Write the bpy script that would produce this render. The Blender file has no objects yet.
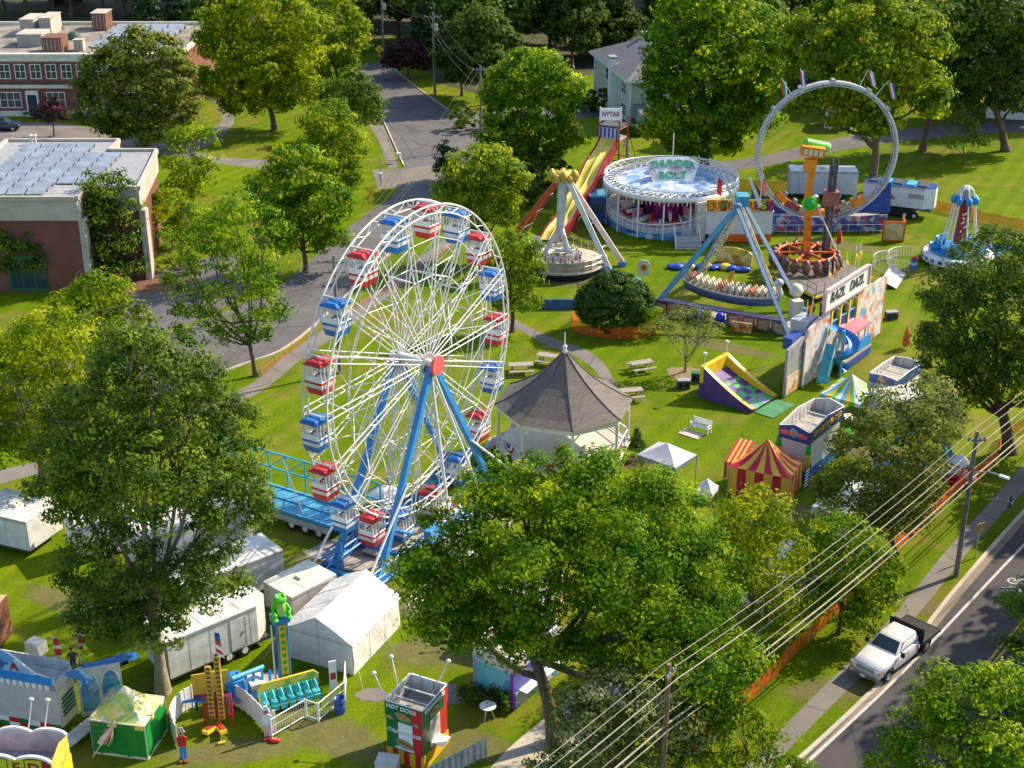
import bpy, math, random
import numpy as np
from mathutils import Vector, Matrix
R = math.radians
sc = bpy.context.scene
col = sc.collection
rnd = random.Random(7)
rng = np.random.default_rng(11)

# ---------------------------------------------------------------- camera and site survey
FPX, PITCH, CAMH = 1420.0, R(24), 44.0
cp, sp = math.cos(PITCH), math.sin(PITCH)
def ground(px, py, z=0.0):
    a = (px-512)/FPX; b = (384-py)/FPX
    t = (z-CAMH)/(-sp+b*cp)
    return Vector((a*t, (cp+b*sp)*t, z))
def zat(Y, py):
    k = (384-py)/FPX
    return CAMH-(Y*sp-k*Y*cp)/(k*sp+cp)
def at_y(px, py, Y):
    z = zat(Y, py)
    t = Y*cp+(CAMH-z)*sp
    return Vector(((px-512)*t/FPX, Y, z))
def scale_at(v):
    return FPX/(v.y*cp+(CAMH-v.z)*sp)
def fp(x1, y1, x2, y2):
    a, b = ground(x1, y1), ground(x2, y2)
    d = b-a
    return a, math.atan2(d.y, d.x), d.length

cam_d = bpy.data.cameras.new('camera')
cam_d.sensor_width = 36; cam_d.lens = FPX/1024*36
cam_d.clip_start = 0.5; cam_d.clip_end = 3000
cam = bpy.data.objects.new('camera', cam_d); col.objects.link(cam)
cam.location = (0, 0, CAMH); cam.rotation_euler = (R(90)-PITCH, 0, 0)
sc.camera = cam

# ---------------------------------------------------------------- light
SUN_EL, SUN_AZ = R(39), math.atan2(0.50, 0.87)      # direction towards the sun, measured from +X
w = bpy.data.worlds.new('World'); sc.world = w; w.use_nodes = True
nt = w.node_tree; bg = nt.nodes['Background']
sky = nt.nodes.new('ShaderNodeTexSky'); sky.sky_type = 'NISHITA'; sky.sun_disc = False
sky.sun_elevation = SUN_EL; sky.sun_rotation = R(90)-SUN_AZ
sky.air_density = 1.0; sky.dust_density = 1.2
nt.links.new(sky.outputs[0], bg.inputs[0]); bg.inputs[1].default_value = 0.15
ld = bpy.data.lights.new('sun', 'SUN'); ld.energy = 4.5; ld.angle = R(0.6); ld.color = (1.0, 0.84, 0.60)
lo = bpy.data.objects.new('sun', ld); col.objects.link(lo)
sd = Vector((math.cos(SUN_AZ)*math.cos(SUN_EL), math.sin(SUN_AZ)*math.cos(SUN_EL), math.sin(SUN_EL)))
lo.rotation_euler = (-sd).to_track_quat('-Z', 'Y').to_euler()
sc.view_settings.view_transform = 'Standard'; sc.view_settings.look = 'None'
sc.view_settings.exposure = 0.85; sc.view_settings.gamma = 1
sc.cycles.max_bounces = 6; sc.cycles.transparent_max_bounces = 12
sc.cycles.diffuse_bounces = 4; sc.cycles.glossy_bounces = 2; sc.cycles.transmission_bounces = 4
sc.cycles.use_denoising = True
sc.cycles.sample_clamp_indirect = 6

# ---------------------------------------------------------------- materials
def new_mat(name):
    m = bpy.data.materials.new(name); m.use_nodes = True
    b = m.node_tree.nodes['Principled BSDF']
    return m, m.node_tree, b
def N(nt, kind, **kw):
    n = nt.nodes.new(kind)
    for k, v in kw.items(): setattr(n, k, v)
    return n
def ramp(nt, fac, stops, interp='LINEAR'):
    r = nt.nodes.new('ShaderNodeValToRGB'); r.color_ramp.interpolation = interp
    e = r.color_ramp.elements
    while len(e) < len(stops): e.new(0.5)
    for i, (p, c) in enumerate(stops):
        e[i].position = p; e[i].color = (*c, 1)
    nt.links.new(fac, r.inputs[0]); return r
def noise(nt, scale, detail=4, rough=0.55, vec=None, dist=0.0):
    n = nt.nodes.new('ShaderNodeTexNoise'); n.inputs['Scale'].default_value = scale
    n.inputs['Detail'].default_value = detail; n.inputs['Roughness'].default_value = rough
    n.inputs['Distortion'].default_value = dist
    if vec is not None: nt.links.new(vec, n.inputs['Vector'])
    return n
def coord(nt, which='Object'):
    return nt.nodes.new('ShaderNodeTexCoord').outputs[which]
def mixc(nt, fac, a, b, mode='MIX'):
    m = nt.nodes.new('ShaderNodeMix'); m.data_type = 'RGBA'; m.blend_type = mode
    for sock, v in ((m.inputs[0], fac), (m.inputs[6], a), (m.inputs[7], b)):
        if isinstance(v, (int, float)): sock.default_value = v
        elif isinstance(v, tuple): sock.default_value = (*v, 1)
        else: nt.links.new(v, sock)
    return m.outputs[2]
_mc = {}
def paint(name, c, rough=0.5, var=0.14, metal=0.0, scale=1.3, spec=0.4, bump=0.0, dirt=None):
    """solid colour with slight wear, streaks and soiling"""
    if name in _mc: return _mc[name]
    m, nt, b = new_mat(name)
    v = coord(nt)
    n = noise(nt, scale, 6, 0.65, v)
    lo_ = tuple(x*(1-var*1.6) for x in c); hi = tuple(min(1, x*(1+var*.5)) for x in c)
    r = ramp(nt, n.outputs[0], [(0.3, lo_), (0.62, hi)])
    out = r.outputs[0]
    if dirt:
        n2 = noise(nt, scale*4, 5, 0.7, v)
        r2 = ramp(nt, n2.outputs[0], [(0.52, (0, 0, 0)), (0.75, (1, 1, 1))])
        out = mixc(nt, r2.outputs[0], out, dirt)
    nt.links.new(out, b.inputs['Base Color'])
    b.inputs['Roughness'].default_value = rough; b.inputs['Metallic'].default_value = metal
    b.inputs['Specular IOR Level'].default_value = spec
    if bump:
        bn = N(nt, 'ShaderNodeBump'); bn.inputs['Strength'].default_value = bump
        bn.inputs['Distance'].default_value = 0.05
        n3 = noise(nt, scale*6, 4, 0.6, v); nt.links.new(n3.outputs[0], bn.inputs['Height'])
        nt.links.new(bn.outputs[0], b.inputs['Normal'])
    _mc[name] = m; return m
def art(name, cols, scale=1.2, rough=0.4):
    """painted show-front artwork: blotches of several colours"""
    if name in _mc: return _mc[name]
    m, nt, b = new_mat(name)
    v = coord(nt)
    n = N(nt, 'ShaderNodeTexVoronoi'); n.inputs['Scale'].default_value = scale*1.5
    nn = noise(nt, scale*1.7, 3, .6, v); nt.links.new(mixc(nt, .35, v, nn.outputs['Color']), n.inputs['Vector'])
    sx = nt.nodes.new('ShaderNodeSeparateColor'); nt.links.new(n.outputs['Color'], sx.inputs[0])
    k = len(cols)
    stops = [(0.12+0.80*i/k, c) for i, c in enumerate(cols)]
    r = ramp(nt, sx.outputs[0], stops, 'LINEAR')
    nt.links.new(r.outputs[0], b.inputs['Base Color']); b.inputs['Roughness'].default_value = rough
    _mc[name] = m; return m
def banded(name, cols, period, axis=0, rough=0.6, cloth=False, offset=0.0):
    """stripes with hard edges along a local axis"""
    if name in _mc: return _mc[name]
    m, nt, b = new_mat(name)
    s = nt.nodes.new('ShaderNodeSeparateXYZ'); nt.links.new(coord(nt), s.inputs[0])
    d = N(nt, 'ShaderNodeMath', operation='MULTIPLY_ADD'); nt.links.new(s.outputs[axis], d.inputs[0])
    d.inputs[1].default_value = 1/period; d.inputs[2].default_value = 100+offset
    f = N(nt, 'ShaderNodeMath', operation='FRACT'); nt.links.new(d.outputs[0], f.inputs[0])
    k = len(cols)
    r = ramp(nt, f.outputs[0], [(i/k, c) for i, c in enumerate(cols)], 'CONSTANT')
    n = noise(nt, 1.5, 4, .6, coord(nt))
    rr = ramp(nt, n.outputs[0], [(0.3, (.8, .8, .8)), (.7, (1, 1, 1))])
    nt.links.new(mixc(nt, 1.0, r.outputs[0], rr.outputs[0], 'MULTIPLY'), b.inputs['Base Color'])
    b.inputs['Roughness'].default_value = rough
    _mc[name] = m; return m
def glassy(name, c=(0.03, 0.05, 0.07)):
    if name in _mc: return _mc[name]
    m, nt, b = new_mat(name)
    b.inputs['Base Color'].default_value = (*c, 1); b.inputs['Roughness'].default_value = 0.08
    b.inputs['Specular IOR Level'].default_value = 0.8
    _mc[name] = m; return m
def mesh_cloth(name, c, hole=0.35, scale=26):
    """see-through plastic netting"""
    if name in _mc: return _mc[name]
    m, nt, b = new_mat(name)
    b.inputs['Base Color'].default_value = (*c, 1); b.inputs['Roughness'].default_value = 0.6
    v = N(nt, 'ShaderNodeTexNoise'); v.inputs['Scale'].default_value = scale
    nt.links.new(coord(nt), v.inputs['Vector'])
    r = ramp(nt, v.outputs[0], [(hole, (.12,)*3), (hole+.2, (.8,)*3)])
    nt.links.new(r.outputs[0], b.inputs['Alpha'])
    tr = N(nt, 'ShaderNodeBsdfTranslucent'); tr.inputs[0].default_value = (*c, 1)
    _mc[name] = m; return m

WHITE = paint('white_paint', (.62, .62, .60), .45, .2, dirt=(.40, .37, .31))
CLEANWHITE = paint('bright_white_paint', (.78, .79, .8), .35, .06)
OFFWHITE = paint('cream_paint', (.66, .62, .52), .5, .12)
TRIMW = paint('warm_white_trim', (.7, .68, .6), .5, .1)
STEEL = paint('galvanised_steel', (.5, .52, .54), .4, .2, .6)
WSTEEL = paint('white_painted_steel', (.72, .72, .70), .4, .12)
GREY = paint('grey_paint', (.3, .31, .33), .55, .15)
DGREY = paint('dark_grey_paint', (.07, .075, .085), .6, .2)
BLACK = paint('black_rubber', (.018, .018, .02), .8, .2)
RED = paint('red_paint', (.55, .03, .03), .4, .15)
DRED = paint('deep_red_paint', (.30, .02, .035), .5, .2)
BLUE = paint('ride_blue_paint', (.035, .25, .62), .4, .15)
DBLUE = paint('deep_blue_paint', (.02, .07, .30), .45, .2)
LBLUE = paint('light_blue_paint', (.10, .42, .66), .4, .15)
CYAN = paint('turquoise_paint', (.06, .45, .55), .4, .15)
YELLOW = paint('yellow_paint', (.78, .52, .03), .45, .12)
PYELLOW = paint('pale_yellow_plastic', (.72, .58, .10), .4, .15)
ORANGE = paint('orange_paint', (.80, .24, .01), .45, .12)
DORANGE = paint('red_orange_paint', (.62, .12, .02), .45, .15)
GREEN = paint('green_paint', (.03, .42, .04), .4, .15)
LIME = paint('lime_green_paint', (.10, .62, .03), .4, .15)
DGREEN = paint('dark_green_paint', (.02, .16, .05), .4, .15)
PURPLE = paint('purple_vinyl', (.10, .045, .22), .5, .2)
MAGENTA = paint('magenta_paint', (.60, .04, .32), .5, .15)
BROWN = paint('brown_paint', (.18, .08, .04), .6, .25)
TAN = paint('tan_board', (.45, .34, .22), .7, .2)
WOOD = paint('weathered_wood', (.34, .30, .25), .8, .25, scale=3)
POLEWOOD = paint('pole_wood', (.20, .12, .07), .85, .3, scale=3)
POLEGREY = paint('weathered_grey_pole', (.22, .20, .18), .85, .25, scale=3)
DECK = paint('worn_grey_deck', (.36, .34, .31), .7, .25, scale=1.6)
VINYL = paint('white_vinyl_tent_cloth', (.70, .70, .70), .55, .12, scale=.8, bump=.9)
GREENVINYL = paint('green_vinyl_wall', (.008, .22, .035), .5, .15, bump=.5, scale=.8)
BLUETARP = paint('blue_tarp', (.03, .16, .48), .5, .2, bump=.6)
GLASS = glassy('dark_glass')
SKIN = paint('skin', (.45, .26, .18), .6, .1)
ORANGENET = mesh_cloth('orange_plastic_netting', (.85, .13, .012), .36)
WNET = mesh_cloth('white_mesh_panel', (.7, .7, .7), .46, 30)
GOLD = paint('gold_paint', (.62, .42, .06), .35, .25, .2, scale=6)
CHROME = paint('chrome', (.6, .6, .6), .2, .05, .9)
AMBER = paint('amber_lens', (.7, .25, .02), .3, .1)
LAMPG = paint('lamp_glass', (.75, .77, .78), .15, .05)

def brick_mat(name, c1, c2, mortar, scale=4.0):
    m, nt, b = new_mat(name)
    v = coord(nt)
    # turn the wall so courses run level on every wall
    s = N(nt, 'ShaderNodeSeparateXYZ'); nt.links.new(v, s.inputs[0])
    ad = N(nt, 'ShaderNodeMath', operation='ADD'); nt.links.new(s.outputs[0], ad.inputs[0]); nt.links.new(s.outputs[1], ad.inputs[1])
    cx = N(nt, 'ShaderNodeCombineXYZ'); nt.links.new(ad.outputs[0], cx.inputs[0]); nt.links.new(s.outputs[2], cx.inputs[1])
    br = N(nt, 'ShaderNodeTexBrick'); nt.links.new(cx.outputs[0], br.inputs['Vector'])
    br.inputs['Scale'].default_value = scale
    br.inputs['Color1'].default_value = (*c1, 1); br.inputs['Color2'].default_value = (*c2, 1); br.inputs['Mortar'].default_value = (*mortar, 1)
    br.inputs['Mortar Size'].default_value = 0.015
    n = noise(nt, .35, 5, .6, v)
    rr = ramp(nt, n.outputs[0], [(0.3, (.72, .72, .72)), (.7, (1.1, 1.1, 1.1))])
    nt.links.new(mixc(nt, 1.0, br.outputs[0], rr.outputs[0], 'MULTIPLY'), b.inputs['Base Color'])
    b.inputs['Roughness'].default_value = .85
    return m
BRICK = brick_mat('red_brick', (.24, .055, .035), (.17, .045, .03), (.3, .22, .18))
BRICK2 = brick_mat('brown_brick', (.21, .055, .04), (.15, .04, .03), (.25, .17, .13))
CONC = paint('concrete', (.44, .40, .34), .85, .15, scale=.5, bump=.2)

# ---------------------------------------------------------------- mesh builder
class MB:
    def __init__(s):
        s.v = []; s.f = []; s.m = []; s.sm = []; s.mats = []
    def mi(s, m):
        if m not in s.mats: s.mats.append(m)
        return s.mats.index(m)
    def add(s, vs, fs, m, smooth=False):
        o = len(s.v); s.v.extend([tuple(x) for x in vs]); k = s.mi(m)
        for f in fs:
            s.f.append(tuple(i+o for i in f)); s.m.append(k); s.sm.append(smooth)
        return s
    def poly(s, pts, m): return s.add(pts, [tuple(range(len(pts)))], m)
    def bx(s, x0, y0, z0, x1, y1, z1, m, top=None):
        vs = [(x0,y0,z0),(x1,y0,z0),(x1,y1,z0),(x0,y1,z0),(x0,y0,z1),(x1,y0,z1),(x1,y1,z1),(x0,y1,z1)]
        s.add(vs, [(0,3,2,1),(0,1,5,4),(1,2,6,5),(2,3,7,6),(3,0,4,7)], m)
        s.add(vs, [(4,5,6,7)], top or m); return s
    def box(s, c, d, m, rz=0.0, rx=0.0, ry=0.0):
        M = Matrix.Rotation(rz,3,'Z')@Matrix.Rotation(ry,3,'Y')@Matrix.Rotation(rx,3,'X')
        vs = [Vector(c)+M@Vector((sx*d[0]/2, sy*d[1]/2, sz*d[2]/2)) for sz in (-1,1) for sx,sy in ((-1,-1),(1,-1),(1,1),(-1,1))]
        return s.add(vs, [(0,3,2,1),(4,5,6,7),(0,1,5,4),(1,2,6,5),(2,3,7,6),(3,0,4,7)], m)
    def beam(s, p, q, wd, h, m, up=(0,0,1)):
        p, q = Vector(p), Vector(q); d = (q-p)
        if d.length < 1e-5: return s
        d.normalize(); u = Vector(up)
        if abs(d.dot(u)) > .98: u = Vector((0,1,0))
        a = d.cross(u).normalized(); b = a.cross(d).normalized()
        vs = [e+a*(i*wd/2)+b*(j*h/2) for e in (p,q) for i,j in ((-1,-1),(1,-1),(1,1),(-1,1))]
        return s.add(vs, [(0,1,2,3),(4,7,6,5),(0,4,5,1),(1,5,6,2),(2,6,7,3),(3,7,4,0)], m)
    def tube(s, p, q, r0, r1=None, n=6, m=None, cap=True):
        r1 = r0 if r1 is None else r1
        p, q = Vector(p), Vector(q); d = q-p
        if d.length < 1e-5: return s
        d.normalize(); u = Vector((0,0,1)) if abs(d.z) < .9 else Vector((1,0,0))
        a = d.cross(u).normalized(); b = a.cross(d)
        vs = []
        for e, r in ((p,r0),(q,r1)):
            for i in range(n):
                t = 2*math.pi*i/n; vs.append(e+a*(math.cos(t)*r)+b*(math.sin(t)*r))
        s.add(vs, [(i,(i+1)%n,n+(i+1)%n,n+i) for i in range(n)], m, n > 4)
        if cap: s.add(vs, [tuple(range(n-1,-1,-1)), tuple(range(n,2*n))], m)
        return s
    def path(s, pts, r, n, m, radii=None, closed=False):
        pts = [Vector(p) for p in pts]; k = len(pts); vs = []
        prev = None
        for i, p in enumerate(pts):
            d = (pts[(i+1) % k] if (closed or i < k-1) else p)-(pts[i-1] if (closed or i > 0) else p)
            d.normalize()
            u = Vector((0,0,1)) if abs(d.z) < .93 else Vector((0,1,0))
            if prev is None: a = d.cross(u).normalized()
            else:
                a = prev-d*prev.dot(d); a.normalize()
            prev = a; b = d.cross(a)
            rr = radii[i] if radii else r
            for j in range(n):
                t = 2*math.pi*j/n; vs.append(p+a*(math.cos(t)*rr)+b*(math.sin(t)*rr))
        fs = []
        for i in range(k if closed else k-1):
            for j in range(n):
                i2 = (i+1) % k
                fs.append((i*n+j, i*n+(j+1) % n, i2*n+(j+1) % n, i2*n+j))
        s.add(vs, fs, m, True)
        if not closed: s.add(vs, [tuple(range(n-1,-1,-1)), tuple(range((k-1)*n,k*n))], m)
        return s
    def lathe(s, prof, n, m, c=(0,0,0), a0=0.0, a1=2*math.pi, smooth=True, squash=(1,1)):
        vs = []; full = abs(a1-a0-2*math.pi) < 1e-6; k = n if full else n+1
        for r, z in prof:
            for i in range(k):
                t = a0+(a1-a0)*i/n
                vs.append((c[0]+r*math.cos(t)*squash[0], c[1]+r*math.sin(t)*squash[1], c[2]+z))
        fs = []
        for j in range(len(prof)-1):
            for i in range(n):
                i2 = (i+1) % k
                fs.append((j*k+i, j*k+i2, (j+1)*k+i2, (j+1)*k+i))
        return s.add(vs, fs, m, smooth)
    def ell(s, c, rx, ry, rz, m, nu=12, nv=8):
        prof = [(max(1e-3, math.sin(math.pi*j/nv)), -math.cos(math.pi*j/nv)) for j in range(nv+1)]
        vs = []; fs = []
        for r, z in prof:
            for i in range(nu):
                t = 2*math.pi*i/nu; vs.append((c[0]+r*math.cos(t)*rx, c[1]+r*math.sin(t)*ry, c[2]+z*rz))
        for j in range(nv):
            for i in range(nu): fs.append((j*nu+i, j*nu+(i+1)%nu, (j+1)*nu+(i+1)%nu, (j+1)*nu+i))
        return s.add(vs, fs, m, True)
    def slab(s, poly, z0, z1, m, side=None):
        """vertical-sided slab over a plan polygon (counter-clockwise)"""
        n = len(poly)
        vs = [(p[0],p[1],z0) for p in poly]+[(p[0],p[1],z1) for p in poly]
        s.add(vs, [tuple(range(n-1,-1,-1)), tuple(range(n,2*n))], m)
        s.add(vs, [(i,(i+1)%n,n+(i+1)%n,n+i) for i in range(n)], side or m); return s
    def panel(s, poly, y0, y1, m, edge=None):
        """outline in the local x-z plane, thickness along y"""
        n = len(poly)
        vs = [(p[0],y0,p[1]) for p in poly]+[(p[0],y1,p[1]) for p in poly]
        s.add(vs, [tuple(range(n)), tuple(range(2*n-1,n-1,-1))], m)
        s.add(vs, [((i+1)%n,i,n+i,n+(i+1)%n) for i in range(n)], edge or m); return s
    def lattice(s, p, q, wd, m, r=0.05, bays=8, up=(0,0,1), n=4):
        """a square truss from p to q"""
        p, q = Vector(p), Vector(q); d = (q-p).normalized(); u = Vector(up)
        if abs(d.dot(u)) > .98: u = Vector((0,1,0))
        a = d.cross(u).normalized()*wd/2; b = a.cross(d).normalized()*wd/2
        cs = [(-a-b),(a-b),(a+b),(-a+b)]
        for c in cs: s.tube(p+c, q+c, r, r, n, m)
        for i in range(bays):
            e0, e1 = p.lerp(q, i/bays), p.lerp(q, (i+1)/bays)
            for k in range(4):
                c0, c1 = cs[k], cs[(k+1)%4]
                if i % 2: c0, c1 = c1, c0
                s.tube(e0+c0, e1+c1, r*.6, r*.6, 4, m, False)
        return s
    def build(s, name, parent=None, label=None, loc=None, rz=0.0):
        me = bpy.data.meshes.new(name); me.from_pydata(s.v, [], s.f)
        for m in s.mats: me.materials.append(m)
        me.polygons.foreach_set('material_index', s.m)
        me.polygons.foreach_set('use_smooth', s.sm)
        me.update()
        o = bpy.data.objects.new(name, me); col.objects.link(o)
        if parent is not None: o.parent = parent
        if loc is not None: o.location = loc; o.rotation_euler = (0, 0, rz)
        if label: o['label'] = label
        return o
def tag(o, label=None, cat=None, group=None, kind=None):
    if label: o['label'] = label
    if cat: o['category'] = cat
    if group: o['group'] = group
    if kind: o['kind'] = kind
    return o
def thing(name, label, cat, loc=(0,0,0), rz=0.0, group=None):
    o = bpy.data.objects.new(name, None); o.empty_display_size = .3; col.objects.link(o)
    o.location = loc; o.rotation_euler = (0,0,rz)
    return tag(o, label, cat, group)
def structure(name, mb):
    return tag(mb.build(name), kind='structure')
def copy_tree(o, parent=None):
    c = o.copy(); col.objects.link(c)
    if parent is not None: c.parent = parent
    for ch in list(o.children): copy_tree(ch, c)
    return c
def lettering(parent, s, loc, size, m, rx=90.0, rz=0.0, extr=0.02, width=None, shear=0.0, name='lettering', align='CENTER', arc=0.0, space=1.0):
    cu = bpy.data.curves.new('t', 'FONT'); cu.body = s; cu.size = size; cu.extrude = extr
    cu.align_x = align; cu.align_y = 'CENTER'; cu.shear = shear; cu.offset = size*0.018; cu.space_character = space
    cu.resolution_u = 3
    to = bpy.data.objects.new('t', cu); col.objects.link(to)
    dg = bpy.context.evaluated_depsgraph_get(); dg.update()
    me = bpy.data.meshes.new_from_object(to.evaluated_get(dg)); me.name = name
    bpy.data.objects.remove(to); bpy.data.curves.remove(cu)
    n = len(me.vertices); a = np.empty(n*3, np.float32); me.vertices.foreach_get('co', a); a = a.reshape(-1, 3)
    wd = a[:, 0].max()-a[:, 0].min()
    if width: a[:, 0] *= width/wd; wd = width
    if arc: a[:, 1] += arc*(1-(2*a[:, 0]/wd)**2)-arc/2
    me.vertices.foreach_set('co', a.ravel())
    me.materials.clear(); me.materials.append(m)
    o = bpy.data.objects.new(name, me); col.objects.link(o); o.parent = parent
    o.location = loc; o.rotation_euler = (R(rx), 0, R(rz))
    return o
# ================================================================ foliage
def foliage(name, dark, mid, light, trans=0.35):
    m, nt, b = new_mat(name)
    a = N(nt, 'ShaderNodeAttribute'); a.attribute_name = 'tint'
    r = ramp(nt, a.outputs['Fac'], [(0.0, dark), (0.5, mid), (1.0, light)])
    b.inputs['Roughness'].default_value = .55; b.inputs['Specular IOR Level'].default_value = .10
    nt.links.new(r.outputs[0], b.inputs['Base Color'])
    t = N(nt, 'ShaderNodeBsdfTranslucent')
    br = N(nt, 'ShaderNodeHueSaturation'); br.inputs['Value'].default_value = 1.5; br.inputs['Hue'].default_value = .487
    nt.links.new(r.outputs[0], br.inputs['Color']); nt.links.new(br.outputs[0], t.inputs[0])
    mx = N(nt, 'ShaderNodeMixShader'); mx.inputs[0].default_value = trans
    nt.links.new(b.outputs[0], mx.inputs[1]); nt.links.new(t.outputs[0], mx.inputs[2])
    nt.links.new(mx.outputs[0], nt.nodes['Material Output'].inputs[0])
    return m
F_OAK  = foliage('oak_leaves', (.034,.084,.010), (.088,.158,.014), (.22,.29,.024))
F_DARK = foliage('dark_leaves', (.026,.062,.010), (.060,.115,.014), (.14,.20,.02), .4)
F_MAPLE= foliage('maple_leaves', (.032,.112,.005), (.112,.236,.009), (.33,.42,.014), .52)
F_LIME = foliage('yellow_green_leaves', (.075,.150,.004), (.20,.28,.006), (.40,.44,.010), .46)
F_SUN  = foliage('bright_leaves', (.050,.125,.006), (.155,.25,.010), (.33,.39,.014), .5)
F_PALE = foliage('pale_grey_green_leaves', (.07,.12,.025), (.17,.22,.05), (.40,.42,.16), .42)
F_OLIVE= foliage('olive_leaves', (.045,.080,.012), (.12,.165,.018), (.30,.32,.05), .40)
F_RED  = foliage('purple_leaves', (.035,.012,.018), (.065,.020,.028), (.11,.035,.04), .2)
F_FIR  = foliage('fir_needles', (0.016,0.041,0.013), (0.028,0.066,0.018), (0.054,0.103,0.024), .15)
F_HEDGE= foliage('hedge_leaves', (0.028,0.069,0.013), (0.046,0.110,0.018), (0.093,0.166,0.022), .2)
BARK = paint('grey_brown_bark', (.13, .095, .065), .9, .3, scale=4, bump=.6)
BARKL = paint('pale_bark', (.30, .25, .18), .9, .3, scale=4, bump=.6)

def leaf_mesh(name, C, O, D, leaf, k, cr, mat, seed, tintc=None, flat=.55):
    """C cluster centres, O outward directions; k leaf faces about each, within radius cr"""
    g = np.random.default_rng(seed)
    n = len(C)
    d = g.normal(size=(n, k, 3)); d /= np.linalg.norm(d, axis=2, keepdims=True)
    rad = g.random((n, k, 1))**.38
    crr = cr*(0.6+0.8*g.random((n, 1, 1)))
    P = C[:, None, :]+d*rad*crr*np.array([1, 1, flat])
    nn = O[:, None, :]*.5+d*.95+np.array([0, 0, .3])+g.normal(size=(n, k, 3))*.3
    nn /= np.linalg.norm(nn, axis=2, keepdims=True)
    rdir = g.normal(size=(n, k, 3))
    a = np.cross(nn, rdir); a /= np.linalg.norm(a, axis=2, keepdims=True)
    b = np.cross(nn, a)
    s = leaf*(0.65+.7*g.random((n, k, 1)))
    a = a*s*.5; b = b*s*.34
    V = np.stack([P-a, P-b*1.0+a*.1, P+a, P+b*1.0-a*.1], axis=2).reshape(-1, 3)
    nf = n*k
    t = (tintc if tintc is not None else np.clip(g.normal(.47, .28, n), 0, 1))
    T = np.clip(t[:, None]+g.normal(0, .16, (n, k)), 0, 1)
    T = np.repeat(T.reshape(-1), 4)
    me = bpy.data.meshes.new(name)
    me.vertices.add(nf*4); me.vertices.foreach_set('co', V.astype(np.float32).ravel())
    me.loops.add(nf*4); me.loops.foreach_set('vertex_index', np.arange(nf*4, dtype=np.int32))
    me.polygons.add(nf); me.polygons.foreach_set('loop_start', np.arange(0, nf*4, 4, dtype=np.int32))
    me.update(calc_edges=True)
    at = me.attributes.new('tint', 'FLOAT', 'POINT'); at.data.foreach_set('value', T.astype(np.float32))
    me.materials.append(mat)
    return me

def crown_clusters(L, ca, seed, inner=.12, skirt=-.75, rough=.16):
    """cluster centres over a set of ellipsoidal lobes (local coordinates)"""
    g = np.random.default_rng(seed); L = np.array(L, float)
    Cs, Os = [], []
    for i, l in enumerate(L):
        c, r = l[:3], l[3:6]
        area = 4*math.pi*((r[0]*r[1])**1.6/3+(r[0]*r[2])**1.6/3+(r[1]*r[2])**1.6/3)**(1/1.6)
        n = max(8, int(area/ca))
        d = g.normal(size=(n, 3)); d /= np.linalg.norm(d, axis=1, keepdims=True)
        d = d[(d[:, 2] > skirt)]
        # lumpy surface: low-frequency bumps over the lobe
        ph = g.random(6)*6.28
        bump = np.sin(d[:, 0]*4+ph[0])*np.sin(d[:, 1]*4+ph[1])+.7*np.sin(d[:, 2]*6+ph[2]+d[:, 0]*5)+.5*np.sin(d[:, 1]*9+ph[3]-d[:, 2]*7)
        rf = .93+rough*.55*bump-np.abs(g.normal(0, rough*.7, len(d)))
        rf += np.where(g.random(len(d)) < .06, g.random(len(d))*.16, 0)
        p = c+d*r*rf[:, None]
        keep = np.ones(len(p), bool)
        for j, q in enumerate(L):
            if j == i: continue
            e = np.linalg.norm((p-q[:3])/q[3:6], axis=1)
            keep &= ~((e < .80) & (g.random(len(p)) > inner))
        o = d/r; o /= np.linalg.norm(o, axis=1, keepdims=True)
        Cs.append(p[keep]); Os.append(o[keep])
        m = int(n*inner)
        d2 = g.normal(size=(m, 3)); d2 /= np.linalg.norm(d2, axis=1, keepdims=True)
        Cs.append(c+d2*r*(.3+.5*g.random((m, 1)))); Os.append(d2)
    return np.concatenate(Cs), np.concatenate(Os)

def branches(mb, base, fork, tops, r, bark, g, n=7, lean=(0,0)):
    """trunk from base to fork, limbs to every lobe centre, twigs beyond"""
    base = Vector(base); fork = Vector(fork)
    pts = []; rad = []
    for i in range(6):
        t = i/5; p = base.lerp(fork, t)+Vector((math.sin(t*5+base.x)*r*.5*t, math.cos(t*4+base.y)*r*.5*t, 0))
        pts.append(p); rad.append(r*(1-.38*t)*(1.45 if i == 0 else 1))
    mb.path(pts, r, 9, bark, rad)
    f = pts[-1]
    for tp in tops:
        tp = Vector(tp); t0 = g.uniform(.55, 1.0); s = pts[0].lerp(f, t0) if t0 < .95 else f
        s = min(pts, key=lambda q: abs((q-base).length/(f-base).length-t0))
        mid = s.lerp(tp, .5)+Vector((g.uniform(-.5, .5), g.uniform(-.5, .5), -.12*(tp-s).length))
        rr = r*.5
        mb.path([s, s.lerp(mid, .5)+Vector((0,0,-.04*(tp-s).length)), mid, tp], r, 6, bark, [rr, rr*.85, rr*.6, rr*.28])
        for _ in range(5):
            e = tp+Vector((g.uniform(-1, 1), g.uniform(-1, 1), g.uniform(-.1, 1)))*((tp-s).length*.26)
            st = mid.lerp(tp, g.uniform(0, .9))
            mb.path([st, st.lerp(e, .5)+Vector((0,0,.1)), e], r, 4, bark, [rr*.35, rr*.25, rr*.1])

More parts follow.
